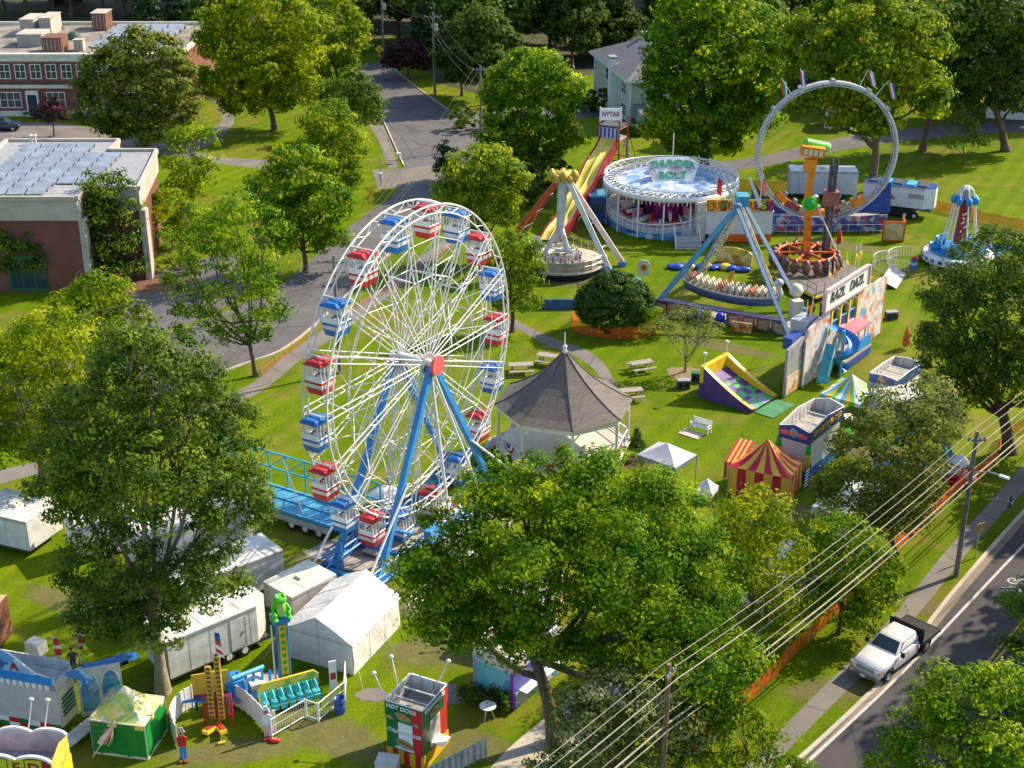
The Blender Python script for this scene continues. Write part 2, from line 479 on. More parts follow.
def tree(name, label, base, lobes, mat, leaf=.32, ca=.7, k=26, cr=.62, r=.3, fork=None, bark=None, seed=1,
         inner=.12, rough=.16, skirt=-.75, ybias=0.0, group=None, flat=.55, basez=0.0, limbs=True):
    """base: pixel of the foot on the ground; lobes: (px, py, rx px, rz px[, metres nearer/farther])"""
    b = ground(*base) if len(base) == 2 else Vector(base)
    if leaf <= .36: leaf, k, ca, cr = leaf*.66, int(k*2.8), ca*1.5, cr*1.25
    elif leaf < .7: leaf, k, ca, cr = leaf*.8, int(k*1.9), ca*1.35, cr*1.15
    T = thing(name, label, 'tree' if 'bush' not in name and 'shrub' not in name else 'shrub', b, 0, group)
    L = []
    for l in lobes:
        dy = (l[4] if len(l) > 4 else 0)+ybias
        c = at_y(l[0], l[1], b.y+dy); s = scale_at(c)
        rx, rz = l[2]/s, l[3]/s/.96
        L.append((c.x-b.x, c.y-b.y, c.z-b.z, rx, (rx+rz)/2*.95, rz))
    C, O = crown_clusters(L, ca, seed, inner, skirt, rough)
    ok = C[:, 2] > .3
    C, O = C[ok], O[ok]
    g = random.Random(seed)
    me = leaf_mesh('crown', C, O, None, leaf, k, cr, mat, seed+5, flat=flat)
    o = bpy.data.objects.new('crown', me); col.objects.link(o); o.parent = T
    if limbs:
        mb = MB()
        LA = np.array(L); cx, cy = np.average(LA[:, 0], weights=LA[:, 3]**2), np.average(LA[:, 1], weights=LA[:, 3]**2)
        zmin = (LA[:, 2]-LA[:, 5]*.5).min()
        fk = Vector(fork) if fork else Vector((cx*.75, cy*.75, max(zmin, LA[:, 2].mean()*.55)))
        branches(mb, (0,0,-.1), fk, [l[:3] for l in L], r, bark or BARK, g)
        mb.build('trunk', T)
    return T

# ---- foreground trees
tree('oak_tree', 'large dark oak with a bare lower trunk between the green striped tent and white trailers', (163, 692), [
    (150, 385, 68, 55, 1), (95, 430, 58, 58, 0), (205, 440, 62, 60, 1), (150, 470, 78, 60, -1), (75, 500, 45, 45, 0), (228, 505, 45, 52, 1),
    (110, 560, 52, 42, -1), (200, 575, 48, 36, -1), (150, 622, 52, 30, -1), (125, 350, 36, 26, 0), (95, 610, 30, 28, 0), (190, 395, 42, 42, 2)],
    F_OAK, leaf=.30, ca=.60, k=30, cr=.6, r=.33, seed=3, bark=BARKL, inner=.10, rough=.22, fork=(-.2, .3, 7.5))
tree('maple_tree', 'yellow-green maple at the left edge behind the dark oak', (38, 500), [
    (55, 345, 52, 38, 0), (15, 375, 55, 45, 1), (75, 395, 45, 42, -1), (25, 430, 48, 40, 0), (65, 450, 42, 32, 0), (-25, 400, 40, 50, 0), (100, 420, 28, 50, 0)],
    F_LIME, leaf=.34, ca=.7, k=24, r=.22, seed=5, bark=BARKL, rough=.2)
tree('ash_tree', 'bushy mid-green tree between the flat-roofed hall and the yellow-green maple', (98, 372), [
    (98, 300, 34, 30, 0), (70, 322, 30, 26, 0), (125, 325, 28, 26, 0), (100, 345, 40, 20, 0)], F_SUN, leaf=.42, ca=1.0, k=22, r=.2, seed=6, cr=.8)
tree('honey_locust', 'thin open-crowned tree leaning beside the road left of the wheel', (256, 376), [
    (235, 215, 38, 26, 0), (205, 225, 30, 20, 0), (265, 235, 26, 22, 0), (212, 250, 42, 24, 1), (252, 262, 32, 24, 0), (190, 275, 28, 14, 0), (225, 290, 52, 24, 0), (180, 290, 26, 16, 0), (190, 305, 34, 14, -1), (262, 310, 28, 26, 0), (205, 330, 34, 14, 0), (250, 335, 30, 12, 0), (175, 240, 22, 10, 0)],
    F_MAPLE, leaf=.36, ca=1.25, k=20, cr=.72, r=.2, seed=8, rough=.3, inner=.03, fork=(-.5, 0, 4.5))
tree('maple_tree', 'huge bright green maple spreading over the bottom centre of the park', (556, 742), [
    (470, 535, 50, 46, 1), (430, 570, 42, 40, 0), (520, 498, 52, 40, 2), (580, 492, 60, 40, 2), (645, 512, 58, 46, 2), (540, 560, 66, 50, 0), (610, 570, 66, 50, -1),
    (680, 565, 50, 48, 1), (455, 615, 50, 34, 0), (520, 625, 44, 38, -1), (655, 625, 60, 44, -1), (705, 610, 38, 44, 1), (600, 640, 46, 32, -1), (690, 665, 40, 34, 0)],
    F_MAPLE, leaf=.30, ca=.62, k=42, cr=.68, r=.36, seed=12, rough=.36, inner=.12, fork=(-1.2, .4, 6.0))
tree('maple_tree', 'light green young maple right of the huge maple and left of the wires', (752, 655), [
    (755, 515, 38, 26, 0), (725, 545, 32, 34, 1), (775, 548, 32, 36, 0), (748, 585, 36, 30, -1), (775, 600, 28, 24, 0)],
    F_LIME, leaf=.3, ca=.65, k=24, r=.15, seed=14, rough=.2)
tree('oak_tree', 'grey-green tree over the fairground stalls right of the striped red tent', (902, 566), [
    (870, 452, 44, 40, 0), (905, 478, 42, 40, 0), (850, 490, 38, 34, 0), (890, 515, 44, 28, 0), (845, 520, 34, 22, 0), (925, 440, 26, 32, 0)],
    F_OLIVE, leaf=.3, ca=.72, k=26, r=.2, seed=16, rough=.2)
tree('silver_maple', 'pale silvery tree in front of the low white awning at right', (930, 510), [
    (930, 398, 28, 22, 0), (905, 408, 28, 16, 0), (948, 425, 18, 22, 0), (880, 400, 22, 12, 0)], F_PALE, leaf=.3, ca=.65, k=26, r=.14, seed=17, rough=.2)
tree('maple_tree', 'deep green round tree beside the sidewalk above the parked pickup truck', (838, 634), [
    (845, 540, 34, 30, 0), (815, 560, 30, 28, 1), (870, 565, 30, 28, 0), (838, 588, 40, 24, 0), (880, 595, 20, 16, 0), (860, 618, 22, 12, -1)],
    F_MAPLE, leaf=.3, ca=.65, k=26, r=.14, seed=18, rough=.18)
tree('oak_tree', 'massive dark oak at the right edge beside the sidewalk', (1010, 452), [
    (1000, 262, 48, 36, 0), (960, 290, 38, 36, 0), (1040, 300, 50, 50, 0), (985, 320, 60, 45, -1), (950, 350, 34, 36, 0), (1010, 370, 60, 40, 0), (975, 385, 38, 24, 0), (1045, 390, 30, 26, 0)],
    F_OAK, leaf=.36, ca=.8, k=28, cr=.7, r=.45, seed=20, rough=.16)
tree('maple_tree', 'dark green tree in the bottom right corner overhanging the road', (1012, 850), [
    (960, 700, 48, 34, 0), (1010, 690, 40, 36, 1), (930, 740, 50, 34, 0), (985, 745, 55, 40, -1), (1030, 740, 40, 50, 0), (900, 765, 32, 24, 0), (960, 790, 60, 30, 0)],
    F_MAPLE, leaf=.27, ca=.5, k=28, cr=.55, r=.25, seed=22, rough=.22)
tree('maple_tree', 'small leafy branchwork of a roadside tree at the right edge by the bike marking', (1062, 700), [
    (1018, 602, 20, 16, 0), (1045, 590, 25, 20, 0), (1040, 640, 26, 28, 0), (1012, 642, 14, 8, 0)], F_MAPLE, leaf=.27, ca=.7, k=22, cr=.5, r=.15, seed=23, rough=.25)
tree('dogwood_tree', 'pale blossoming tree low at the bottom centre under the wires', (610, 800), [
    (630, 705, 50, 34, 0), (590, 735, 42, 32, 0), (650, 745, 46, 32, 0), (560, 765, 36, 22, 0), (615, 680, 34, 20, 1), (610, 770, 52, 26, -1), (575, 705, 26, 22, 0), (660, 690, 34, 22, 1), (685, 725, 30, 30, 0)],
    F_PALE, leaf=.27, ca=.6, k=26, cr=.5, r=.16, seed=24, rough=.25, bark=BARKL)
tree('maple_tree', 'green maple crowding under the wires between the huge maple and the brown pole', (672, 790), [
    (690, 668, 34, 24, 0), (725, 690, 28, 22, 0), (660, 660, 30, 22, 1), (705, 712, 34, 20, 0), (740, 660, 24, 22, 1)], F_MAPLE, leaf=.3, ca=.5, k=28, r=.15, seed=27, rough=.22)
tree('ash_tree', 'loose light green tree in front of the orange fence at the bottom', (742, 800), [
    (742, 728, 36, 22, 0), (700, 745, 34, 22, 0), (770, 750, 26, 18, 0), (735, 765, 44, 20, 0), (790, 768, 20, 14, 0)], F_SUN, leaf=.27, ca=.75, k=22, cr=.5, r=.12, seed=25, rough=.25)

# ---- mid-ground trees
tree('oak_tree', 'broad oak standing in front of the brick school', (146, 152), [
    (140, 52, 42, 22, 0), (108, 78, 36, 30, 0), (165, 78, 34, 30, 0), (135, 95, 46, 28, -1), (100, 110, 28, 22, 0), (175, 110, 26, 20, 0), (140, 125, 42, 18, 0)],
    F_OLIVE, leaf=.55, ca=1.5, k=26, cr=1.0, r=.45, seed=30)
tree('linden_tree', 'tall bright yellow-green tree on the lawn beside the curving upper path', (275, 130), [
    (262, 10, 38, 30, 0), (225, 35, 30, 34, 0), (300, 40, 34, 34, 0), (258, 55, 44, 34, -1), (222, 80, 26, 22, 0), (292, 85, 32, 24, 0), (255, 98, 40, 18, 0)],
    F_LIME, leaf=.6, ca=1.7, k=26, cr=1.1, r=.4, seed=31)
tree('linden_tree', 'bright green tree just behind the yellow-green one', (338, 85), [
    (330, 12, 30, 26, 0), (352, 35, 22, 24, 0), (318, 40, 26, 24, 0), (335, 62, 26, 18, 0)], F_SUN, leaf=.6, ca=1.7, k=24, cr=1.1, r=.3, seed=32)
tree('maple_tree', 'low dark green tree left of the upper road bend', (352, 140), [
    (352, 92, 28, 20, 0), (335, 105, 20, 16, 0), (368, 108, 18, 18, 0)], F_OAK, leaf=.5, ca=1.3, k=24, cr=.9, r=.25, seed=33)
tree('willow_tree', 'soft feathery pale green tree by the upper sidewalk', (338, 202), [
    (328, 120, 28, 22, 0), (342, 148, 26, 24, 0), (318, 150, 22, 22, 0), (335, 175, 30, 20, 0)], F_SUN, leaf=.4, ca=1.0, k=28, cr=.8, r=.22, seed=34)
tree('maple_tree', 'rounded green tree left of the yellow road sign', (306, 272), [
    (300, 168, 34, 24, 0), (272, 190, 28, 24, 0), (325, 200, 30, 24, 0), (300, 220, 38, 24, 0), (280, 238, 26, 16, 0), (330, 238, 20, 16, 0)], F_MAPLE, leaf=.45, ca=1.1, k=26, cr=.85, r=.25, seed=35)
tree('birch_tree', 'slim thin-leaved tree at the far corner of the flat-roofed hall', (192, 222), [
    (192, 138, 26, 18, 0), (188, 162, 28, 16, 0), (200, 182, 24, 14, 0), (180, 185, 20, 12, 0)], F_SUN, leaf=.45, ca=1.9, k=20, cr=.9, r=.16, seed=36, rough=.25)
tree('bushy_shrub', 'golden shrub clump beside the lit end wall of the flat-roofed hall', (172, 248), [
    (168, 205, 20, 16, 0), (185, 215, 18, 14, 0), (165, 228, 18, 14, 0)], F_LIME, leaf=.4, ca=.9, k=24, cr=.7, r=.08, seed=37)
tree('honey_locust', 'feathery green tree against the front wall of the flat-roofed hall', (107, 280), [
    (105, 185, 24, 16, 0), (92, 210, 20, 20, 0), (122, 215, 22, 20, 0), (108, 240, 32, 20, 0), (95, 258, 22, 14, 0), (125, 260, 20, 14, 0)], F_OAK, leaf=.38, ca=1.0, k=24, cr=.75, r=.16, seed=38, rough=.22)
tree('crabapple_tree', 'small dark tree at the left edge against the brown brick wall', (22, 288), [
    (18, 238, 26, 14, 0), (30, 255, 24, 14, 0), (8, 258, 20, 14, 0)], F_OAK, leaf=.38, ca=1.0, k=22, cr=.7, r=.14, seed=39)
tree('maple_tree', 'bright green tree right of the upper road end of the big wheel', (482, 262), [
    (482, 165, 32, 24, 0), (460, 190, 26, 22, 0), (505, 185, 24, 24, 0), (485, 210, 34, 24, 0), (470, 228, 22, 14, 0)], F_SUN, leaf=.45, ca=1.1, k=26, cr=.85, r=.25, seed=40)
tree('maple_tree', 'bright green low tree between the big wheel and the swinging arm ride', (512, 332), [
    (515, 250, 26, 20, 0), (522, 275, 20, 22, 0), (500, 280, 20, 22, 0), (514, 298, 26, 16, 0)], F_SUN, leaf=.42, ca=1.0, k=26, cr=.8, r=.2, seed=41)
tree('beech_tree', 'full rounded green tree behind the yellow slide', (534, 178), [
    (532, 68, 32, 20, 0), (510, 90, 28, 24, 0), (555, 92, 28, 24, 0), (530, 112, 46, 28, 0), (508, 135, 28, 18, 0), (552, 138, 30, 22, 0), (530, 155, 34, 14, 0)], F_MAPLE, leaf=.55, ca=1.4, k=28, cr=1.0, r=.35, seed=42, rough=.12)
tree('spruce_bush', 'small dark evergreen at the roadside beyond the big wheel', (446, 180), [
    (446, 150, 9, 10, 0), (446, 162, 13, 12, 0)], F_FIR, leaf=.4, ca=.8, k=22, cr=.6, r=.1, seed=43)
tree('oak_tree', 'enormous oak behind the round spinning ride', (704, 172), [
    (705, 8, 44, 30, 0), (676, 40, 34, 34, 0), (745, 40, 40, 36, 0), (700, 60, 56, 36, -2), (668, 85, 26, 28, 0), (755, 85, 36, 30, 0), (690, 110, 50, 28, -1), (745, 118, 34, 22, 0), (705, 140, 40, 16, 0), (668, 128, 26, 16, 0)],
    F_MAPLE, leaf=.62, ca=1.7, k=28, cr=1.15, r=.6, seed=44)
tree('oak_tree', 'wide oak rising behind the ring of the looping ride', (871, 192), [
    (865, 15, 48, 28, 0), (820, 35, 40, 30, 0), (905, 35, 44, 30, 0), (860, 55, 50, 32, -1), (820, 75, 40, 26, 0), (905, 72, 42, 26, 0), (930, 100, 24, 14, 0), (865, 95, 44, 22, 0), (800, 95, 26, 18, 0), (860, 118, 36, 16, 0)],
    F_SUN, leaf=.62, ca=1.8, k=28, cr=1.15, r=.5, seed=45, fork=(0, 0, 8))
tree('oak_tree', 'tall tree with a clear trunk on the sunny slope right of the ring', (922, 151), [
    (945, 20, 36, 26, 0), (925, 55, 34, 26, 0), (958, 62, 30, 26, 0), (935, 90, 34, 18, 0)], F_OAK, leaf=.62, ca=1.8, k=26, cr=1.1, r=.4, seed=46)
tree('oak_tree', 'dark spreading tree at the upper right edge casting long trunk shadow', (1006, 151), [
    (1000, 15, 44, 30, 0), (970, 45, 34, 28, 0), (1030, 50, 36, 36, 0), (990, 75, 42, 28, 0), (1020, 100, 28, 18, 0), (965, 98, 30, 18, 0)], F_DARK, leaf=.62, ca=1.8, k=26, cr=1.1, r=.5, seed=47)
tree('sapling', 'thin young tree on the sunny slope before the dark spreading tree', (964, 166), [
    (963, 128, 18, 12, 0), (955, 140, 14, 9, 0), (975, 142, 14, 8, 0)], F_OAK, leaf=.42, ca=1.8, k=18, cr=.8, r=.1, seed=48, rough=.25)
tree('maple_tree', 'small open tree with forked trunk on the lawn behind the bounce slide', (685, 372), [
    (685, 318, 22, 12, 0), (662, 328, 18, 9, 0), (708, 330, 18, 9, 0), (685, 334, 26, 10, -.5), (700, 318, 14, 8, 0)],
    F_PALE, leaf=.26, ca=.9, k=16, cr=.5, r=.13, seed=49, rough=.25, fork=(0,0,1.4), bark=BARKL)
tree('purple_plum_tree', 'dark purple-leaved tree beside the upper road', (408, 78), [
    (408, 52, 20, 12, 0), (395, 60, 14, 9, 0), (420, 62, 14, 9, 0)], F_RED, leaf=.6, ca=1.3, k=22, cr=.9, r=.2, seed=50)
tree('purple_plum_tree', 'small reddish tree at the door of the brick school', (54, 136), [
    (52, 106, 13, 9, 0), (45, 115, 10, 8, 0), (60, 116, 10, 8, 0)], F_RED, leaf=.4, ca=.9, k=20, cr=.6, r=.12, seed=51)
# the round clipped bush inside the ring of orange netting
tree('round_bush', 'dense dark green round bush ringed by orange netting', (615, 331), [
    (613, 293, 28, 22, 0), (598, 303, 24, 22, 0), (630, 302, 24, 22, 0), (614, 310, 36, 19, 0)], F_HEDGE, leaf=.28, ca=.15, k=20, cr=.34, r=.12, seed=52, rough=.05, inner=.1)
tree('bushy_shrub', 'yellow-green shrub growing at the right flank of the round dark bush', (652, 336), [
    (652, 316, 13, 11, 0), (662, 324, 10, 8, 0)], F_SUN, leaf=.28, ca=.5, k=20, cr=.4, r=.06, seed=53)

def cone_shrub(px, py, h, wpx, label, seed, mat=F_HEDGE):
    b = ground(px, py); s = scale_at(b)
    T = thing('conical_shrub', label, 'shrub', b)
    hh = h/s/.92; r = wpx/s/2
    L = [(0, 0, hh*t, r*(1.05-t), r*(1.05-t), hh*.16) for t in (.12, .3, .5, .7, .88)]
    C, O = crown_clusters(L, .10, seed, .1, -1.1, .06)
    me = leaf_mesh('foliage', C, O, None, .16, 14, .2, mat, seed)
    o = bpy.data.objects.new('foliage', me); col.objects.link(o); o.parent = T
    MB().tube((0,0,-.1), (0,0,hh*.6), .05, .02, 6, BARK).build('stem', T)
cone_shrub(637, 446, 18, 17, 'small cone-shaped shrub at the right rear of the gazebo', 61)
cone_shrub(622, 462, 20, 17, 'cone-shaped shrub by the gazebo next to the grey canopy', 62)
cone_shrub(509, 486, 32, 24, 'taller clipped shrub at the front left of the gazebo', 63)
def low_bush(px, py, rx, rz, label, seed, mat=F_HEDGE, leaf=.22, ca=.3):
    return tree('low_bush', label, (px, py), [(px, py-rz, rx, rz, 0), (px-rx*.5, py-rz*.8, rx*.7, rz*.8, 0), (px+rx*.5, py-rz*.8, rx*.7, rz*.8, 0)],
         mat, leaf=leaf, ca=ca, k=18, cr=.35, r=.05, seed=seed, limbs=False, rough=.08)
low_bush(492, 478, 15, 12, 'dark low bush left of the gazebo steps', 64)
low_bush(648, 462, 16, 6, 'low hedge behind the grey canopy', 65)
low_bush(178, 272, 22, 7, 'low shrub at the foot of the flat-roofed hall', 66, F_OLIVE, .35, .6)
low_bush(142, 274, 10, 5, 'low shrub by the corner bed of the flat-roofed hall', 67, F_OLIVE, .35, .6)
low_bush(40, 118, 14, 5, 'clipped shrub by the school door', 68, F_HEDGE, .4, .8)
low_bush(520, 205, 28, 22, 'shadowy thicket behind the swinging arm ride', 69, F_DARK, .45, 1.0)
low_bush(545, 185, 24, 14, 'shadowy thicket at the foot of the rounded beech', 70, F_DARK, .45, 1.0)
low_bush(470, 130, 22, 12, 'low roadside shrubs by the side street corner', 71, F_OAK, .45, 1.0)
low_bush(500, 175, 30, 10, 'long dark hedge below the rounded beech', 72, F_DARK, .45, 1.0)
low_bush(630, 135, 16, 8, 'shrub at the foot of the pale green house', 73, F_OAK, .45, .9)
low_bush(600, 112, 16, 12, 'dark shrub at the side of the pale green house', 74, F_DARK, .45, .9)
low_bush(205, 88, 16, 8, 'yellowish shrub at the end of the brick school', 75, F_LIME, .45, .9)

# ---- the woods along the top of the picture: every tree its own thing, sharing six meshes
def wood_mesh(seed, mat, conifer=False):
    g = random.Random(seed)
    if conifer:
        L = [(0, 0, 2+17*t, 4.2*(1.08-t), 4.2*(1.08-t), 2.0) for t in (0, .14, .28, .42, .56, .7, .84, .96)]
        C, O = crown_clusters(L, 2.4, seed, .1, -.9, .2)
        me = leaf_mesh('crown', C, O, None, .75, 20, 1.2, mat, seed, flat=.4)
    else:
        L = [(0, 0, 14.5, 4.2, 4.2, 4.2), (0, 0, 9, 6, 6, 4.8)]
        for i in range(8):
            a = i*.785+g.uniform(-.3, .3); q = g.uniform(2.8, 4.2)
            L.append((math.cos(a)*q, math.sin(a)*q, g.uniform(6.5, 13.5), g.uniform(2.6, 3.6), g.uniform(2.6, 3.6), g.uniform(2.3, 3.2)))
        C, O = crown_clusters(L, 2.4, seed, .08, -.8, .18)
        me = leaf_mesh('crown', C, O, None, .8, 24, 1.35, mat, seed)
    mb = MB(); branches(mb, (0,0,-.2), (0,0,6 if not conifer else 14), [l[:3] for l in L[:6]], .38, BARK, g)
    tr = mb.build('trunk'); trm = tr.data; bpy.data.objects.remove(tr)
    return me, trm
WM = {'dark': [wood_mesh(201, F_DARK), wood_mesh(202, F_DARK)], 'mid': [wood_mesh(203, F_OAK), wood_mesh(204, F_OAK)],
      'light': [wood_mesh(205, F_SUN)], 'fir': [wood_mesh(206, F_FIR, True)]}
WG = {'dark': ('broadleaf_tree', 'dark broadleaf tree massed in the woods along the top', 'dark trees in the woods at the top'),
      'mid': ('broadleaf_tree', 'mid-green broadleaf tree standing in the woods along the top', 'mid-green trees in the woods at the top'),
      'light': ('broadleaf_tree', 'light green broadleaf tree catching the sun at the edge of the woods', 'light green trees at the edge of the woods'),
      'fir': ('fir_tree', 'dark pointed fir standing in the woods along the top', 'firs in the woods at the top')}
def wood_tree(kind, px, py, sc_=1.0, z0=0.0):
    b = ground(px, py)
    nm, lab, grp = WG[kind]
    T = thing(nm, lab, 'tree', (b.x, b.y, z0), rnd.uniform(0, 6.28), grp)
    T.scale = (sc_*rnd.uniform(.9, 1.1), sc_*rnd.uniform(.9, 1.1), sc_)
    cm, tm = rnd.choice(WM[kind])
    for nme, me in (('crown', cm), ('trunk', tm)):
        o = bpy.data.objects.new(nme, me); col.objects.link(o); o.parent = T
    return T
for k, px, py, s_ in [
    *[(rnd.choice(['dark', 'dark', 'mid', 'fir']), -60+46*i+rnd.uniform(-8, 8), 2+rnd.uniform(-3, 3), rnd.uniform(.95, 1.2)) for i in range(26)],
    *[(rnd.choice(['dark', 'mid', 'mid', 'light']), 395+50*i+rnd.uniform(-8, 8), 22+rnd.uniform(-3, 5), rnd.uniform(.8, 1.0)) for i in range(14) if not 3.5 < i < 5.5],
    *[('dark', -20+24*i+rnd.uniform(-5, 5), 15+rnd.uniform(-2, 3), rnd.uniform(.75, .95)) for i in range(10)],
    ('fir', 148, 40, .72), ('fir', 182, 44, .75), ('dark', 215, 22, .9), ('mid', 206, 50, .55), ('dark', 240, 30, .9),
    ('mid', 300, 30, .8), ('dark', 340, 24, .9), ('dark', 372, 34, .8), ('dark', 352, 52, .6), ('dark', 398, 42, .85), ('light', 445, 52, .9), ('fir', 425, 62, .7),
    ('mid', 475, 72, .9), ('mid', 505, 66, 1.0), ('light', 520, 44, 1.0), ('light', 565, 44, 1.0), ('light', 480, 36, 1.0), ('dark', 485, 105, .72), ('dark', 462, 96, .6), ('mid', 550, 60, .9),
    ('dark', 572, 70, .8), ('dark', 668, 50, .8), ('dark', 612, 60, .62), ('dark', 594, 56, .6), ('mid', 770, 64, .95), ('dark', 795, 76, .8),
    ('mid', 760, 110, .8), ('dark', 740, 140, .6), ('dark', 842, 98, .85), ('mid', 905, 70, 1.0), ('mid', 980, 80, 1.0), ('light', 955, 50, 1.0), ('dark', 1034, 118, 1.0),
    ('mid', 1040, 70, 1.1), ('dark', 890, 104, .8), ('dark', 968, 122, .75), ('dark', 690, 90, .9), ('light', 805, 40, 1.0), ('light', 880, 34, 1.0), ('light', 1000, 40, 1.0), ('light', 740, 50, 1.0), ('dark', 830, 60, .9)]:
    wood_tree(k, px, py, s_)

for i, (px, py, q) in enumerate([(1215, 640, 1.0), (1275, 570, 1.0), (1180, 470, .8), (1230, 740, .9), (1340, 510, 1.0), (1330, 640, 1.0)]):
    T = wood_tree('mid', px, py, q); tag(T, 'street tree on the far side of the lower road beyond the right edge', 'tree', 'street trees across the lower road')
# ================================================================ ground, roads, paths
def grass_mat():
    m, nt, b = new_mat('mown_grass')
    v = coord(nt)
    n1 = noise(nt, .035, 6, .62, v, .4); n2 = noise(nt, .35, 6, .65, v); n3 = noise(nt, 6.0, 5, .75, v)
    r1 = ramp(nt, n1.outputs[0], [(0.30, (.080, .145, .004)), (0.5, (.118, .186, .004)), (.70, (.165, .218, .006))])
    r2 = ramp(nt, n2.outputs[0], [(0.3, (.74, .82, .70)), (.68, (1.16, 1.10, 1.05))])
    r3 = ramp(nt, n3.outputs[0], [(0.25, (.5, .56, .5)), (.74, (1.35, 1.28, 1.25))])
    c = mixc(nt, 1.0, r1.outputs[0], r2.outputs[0], 'MULTIPLY'); c = mixc(nt, 1.0, c, r3.outputs[0], 'MULTIPLY')
    n4 = noise(nt, .12, 5, .7, v, 1.0); r4 = ramp(nt, n4.outputs[0], [(.50, (0, 0, 0)), (.66, (.8, .8, .8))])
    c = mixc(nt, r4.outputs[0], c, (.19, .155, .035))
    # mowing stripes
    mp = N(nt, 'ShaderNodeMapping'); mp.inputs['Rotation'].default_value = (0, 0, R(28)); nt.links.new(v, mp.inputs[0])
    wv = N(nt, 'ShaderNodeTexWave'); wv.inputs['Scale'].default_value = .17; wv.inputs['Distortion'].default_value = 1.2
    nt.links.new(mp.outputs[0], wv.inputs[0]); r5 = ramp(nt, wv.outputs[0], [(.3, (.9, .93, .9)), (.7, (1.06, 1.04, 1.0))])
    c = mixc(nt, 1.0, c, r5.outputs[0], 'MULTIPLY')
    nt.links.new(c, b.inputs['Base Color']); b.inputs['Roughness'].default_value = .8; b.inputs['Specular IOR Level'].default_value = .04
    bn = N(nt, 'ShaderNodeBump'); bn.inputs['Strength'].default_value = .55; bn.inputs['Distance'].default_value = .12
    nb = noise(nt, 5.0, 5, .8, v); nt.links.new(nb.outputs[0], bn.inputs['Height']); nt.links.new(bn.outputs[0], b.inputs['Normal'])
    return m
GRASS = grass_mat()
def asphalt(name, c, patch, s=.25):
    m, nt, b = new_mat(name); v = coord(nt)
    n1 = noise(nt, s, 6, .6, v, .3); n2 = noise(nt, 14, 3, .7, v)
    r1 = ramp(nt, n1.outputs[0], [(.3, tuple(x*.8 for x in c)), (.7, patch)])
    r2 = ramp(nt, n2.outputs[0], [(.3, (.8,)*3), (.7, (1.15,)*3)])
    out = mixc(nt, 1.0, r1.outputs[0], r2.outputs[0], 'MULTIPLY')
    vo = N(nt, 'ShaderNodeTexVoronoi'); vo.feature = 'DISTANCE_TO_EDGE'; vo.inputs['Scale'].default_value = .16
    nn = noise(nt, .7, 4, .6, v); mm = mixc(nt, .25, v, nn.outputs['Color']); nt.links.new(mm, vo.inputs['Vector'])
    rc = ramp(nt, vo.outputs[0], [(0, (.55,)*3), (.012, (1, 1, 1))])
    out = mixc(nt, 1.0, out, rc.outputs[0], 'MULTIPLY')
    nt.links.new(out, b.inputs['Base Color']); b.inputs['Roughness'].default_value = .85
    bn = N(nt, 'ShaderNodeBump'); bn.inputs['Strength'].default_value = .25; bn.inputs['Distance'].default_value = .02
    nt.links.new(n2.outputs[0], bn.inputs['Height']); nt.links.new(bn.outputs[0], b.inputs['Normal'])
    return m
ASPH = asphalt('road_asphalt', (.045, .043, .052), (.065, .060, .068))
ASPHL = asphalt('old_light_asphalt', (.095, .092, .10), (.13, .122, .125))
PATHM = asphalt('path_asphalt', (.16, .145, .14), (.21, .19, .175))
SHOULD = asphalt('gritty_shoulder', (.20, .165, .125), (.26, .215, .165))
LINEW = paint('white_road_paint', (.48, .48, .47), .6, .2, scale=3, dirt=(.3, .29, .28))
LINEY = paint('yellow_road_paint', (.55, .33, .03), .6, .25, scale=3, dirt=(.2, .17, .1))
MULCH = paint('bark_mulch', (.17, .085, .045), .95, .3, scale=4, bump=.8)
DIRT = paint('worn_bare_soil', (.24, .18, .10), .95, .25, scale=3, bump=.5)

mb = MB(); n = 30
mb.add([(-500, -60, 0), (500, -60, 0), (500, 900, 0), (-500, 900, 0)], [(0,1,2,3)], GRASS)
structure('ground', mb)
LITTER = paint('woodland_leaf_litter', (.06, .068, .026), .95, .4, scale=.4, bump=.4)
def sheet(name, pts, z, m):
    mb = MB(); mb.add([(p.x, p.y, z) for p in [ground(*q) for q in pts]], [tuple(range(len(pts)))], m); return structure(name, mb)
sheet('ground_woods', [(-160, 32), (60, 20), (170, 24), (250, 40), (300, 24), (360, 40), (395, 36), (440, 84), (500, 100), (560, 84), (640, 60), (760, 70), (800, 100), (900, 90), (1010, 96), (1150, 80), (1150, -60), (-160, -60)], .003, LITTER)

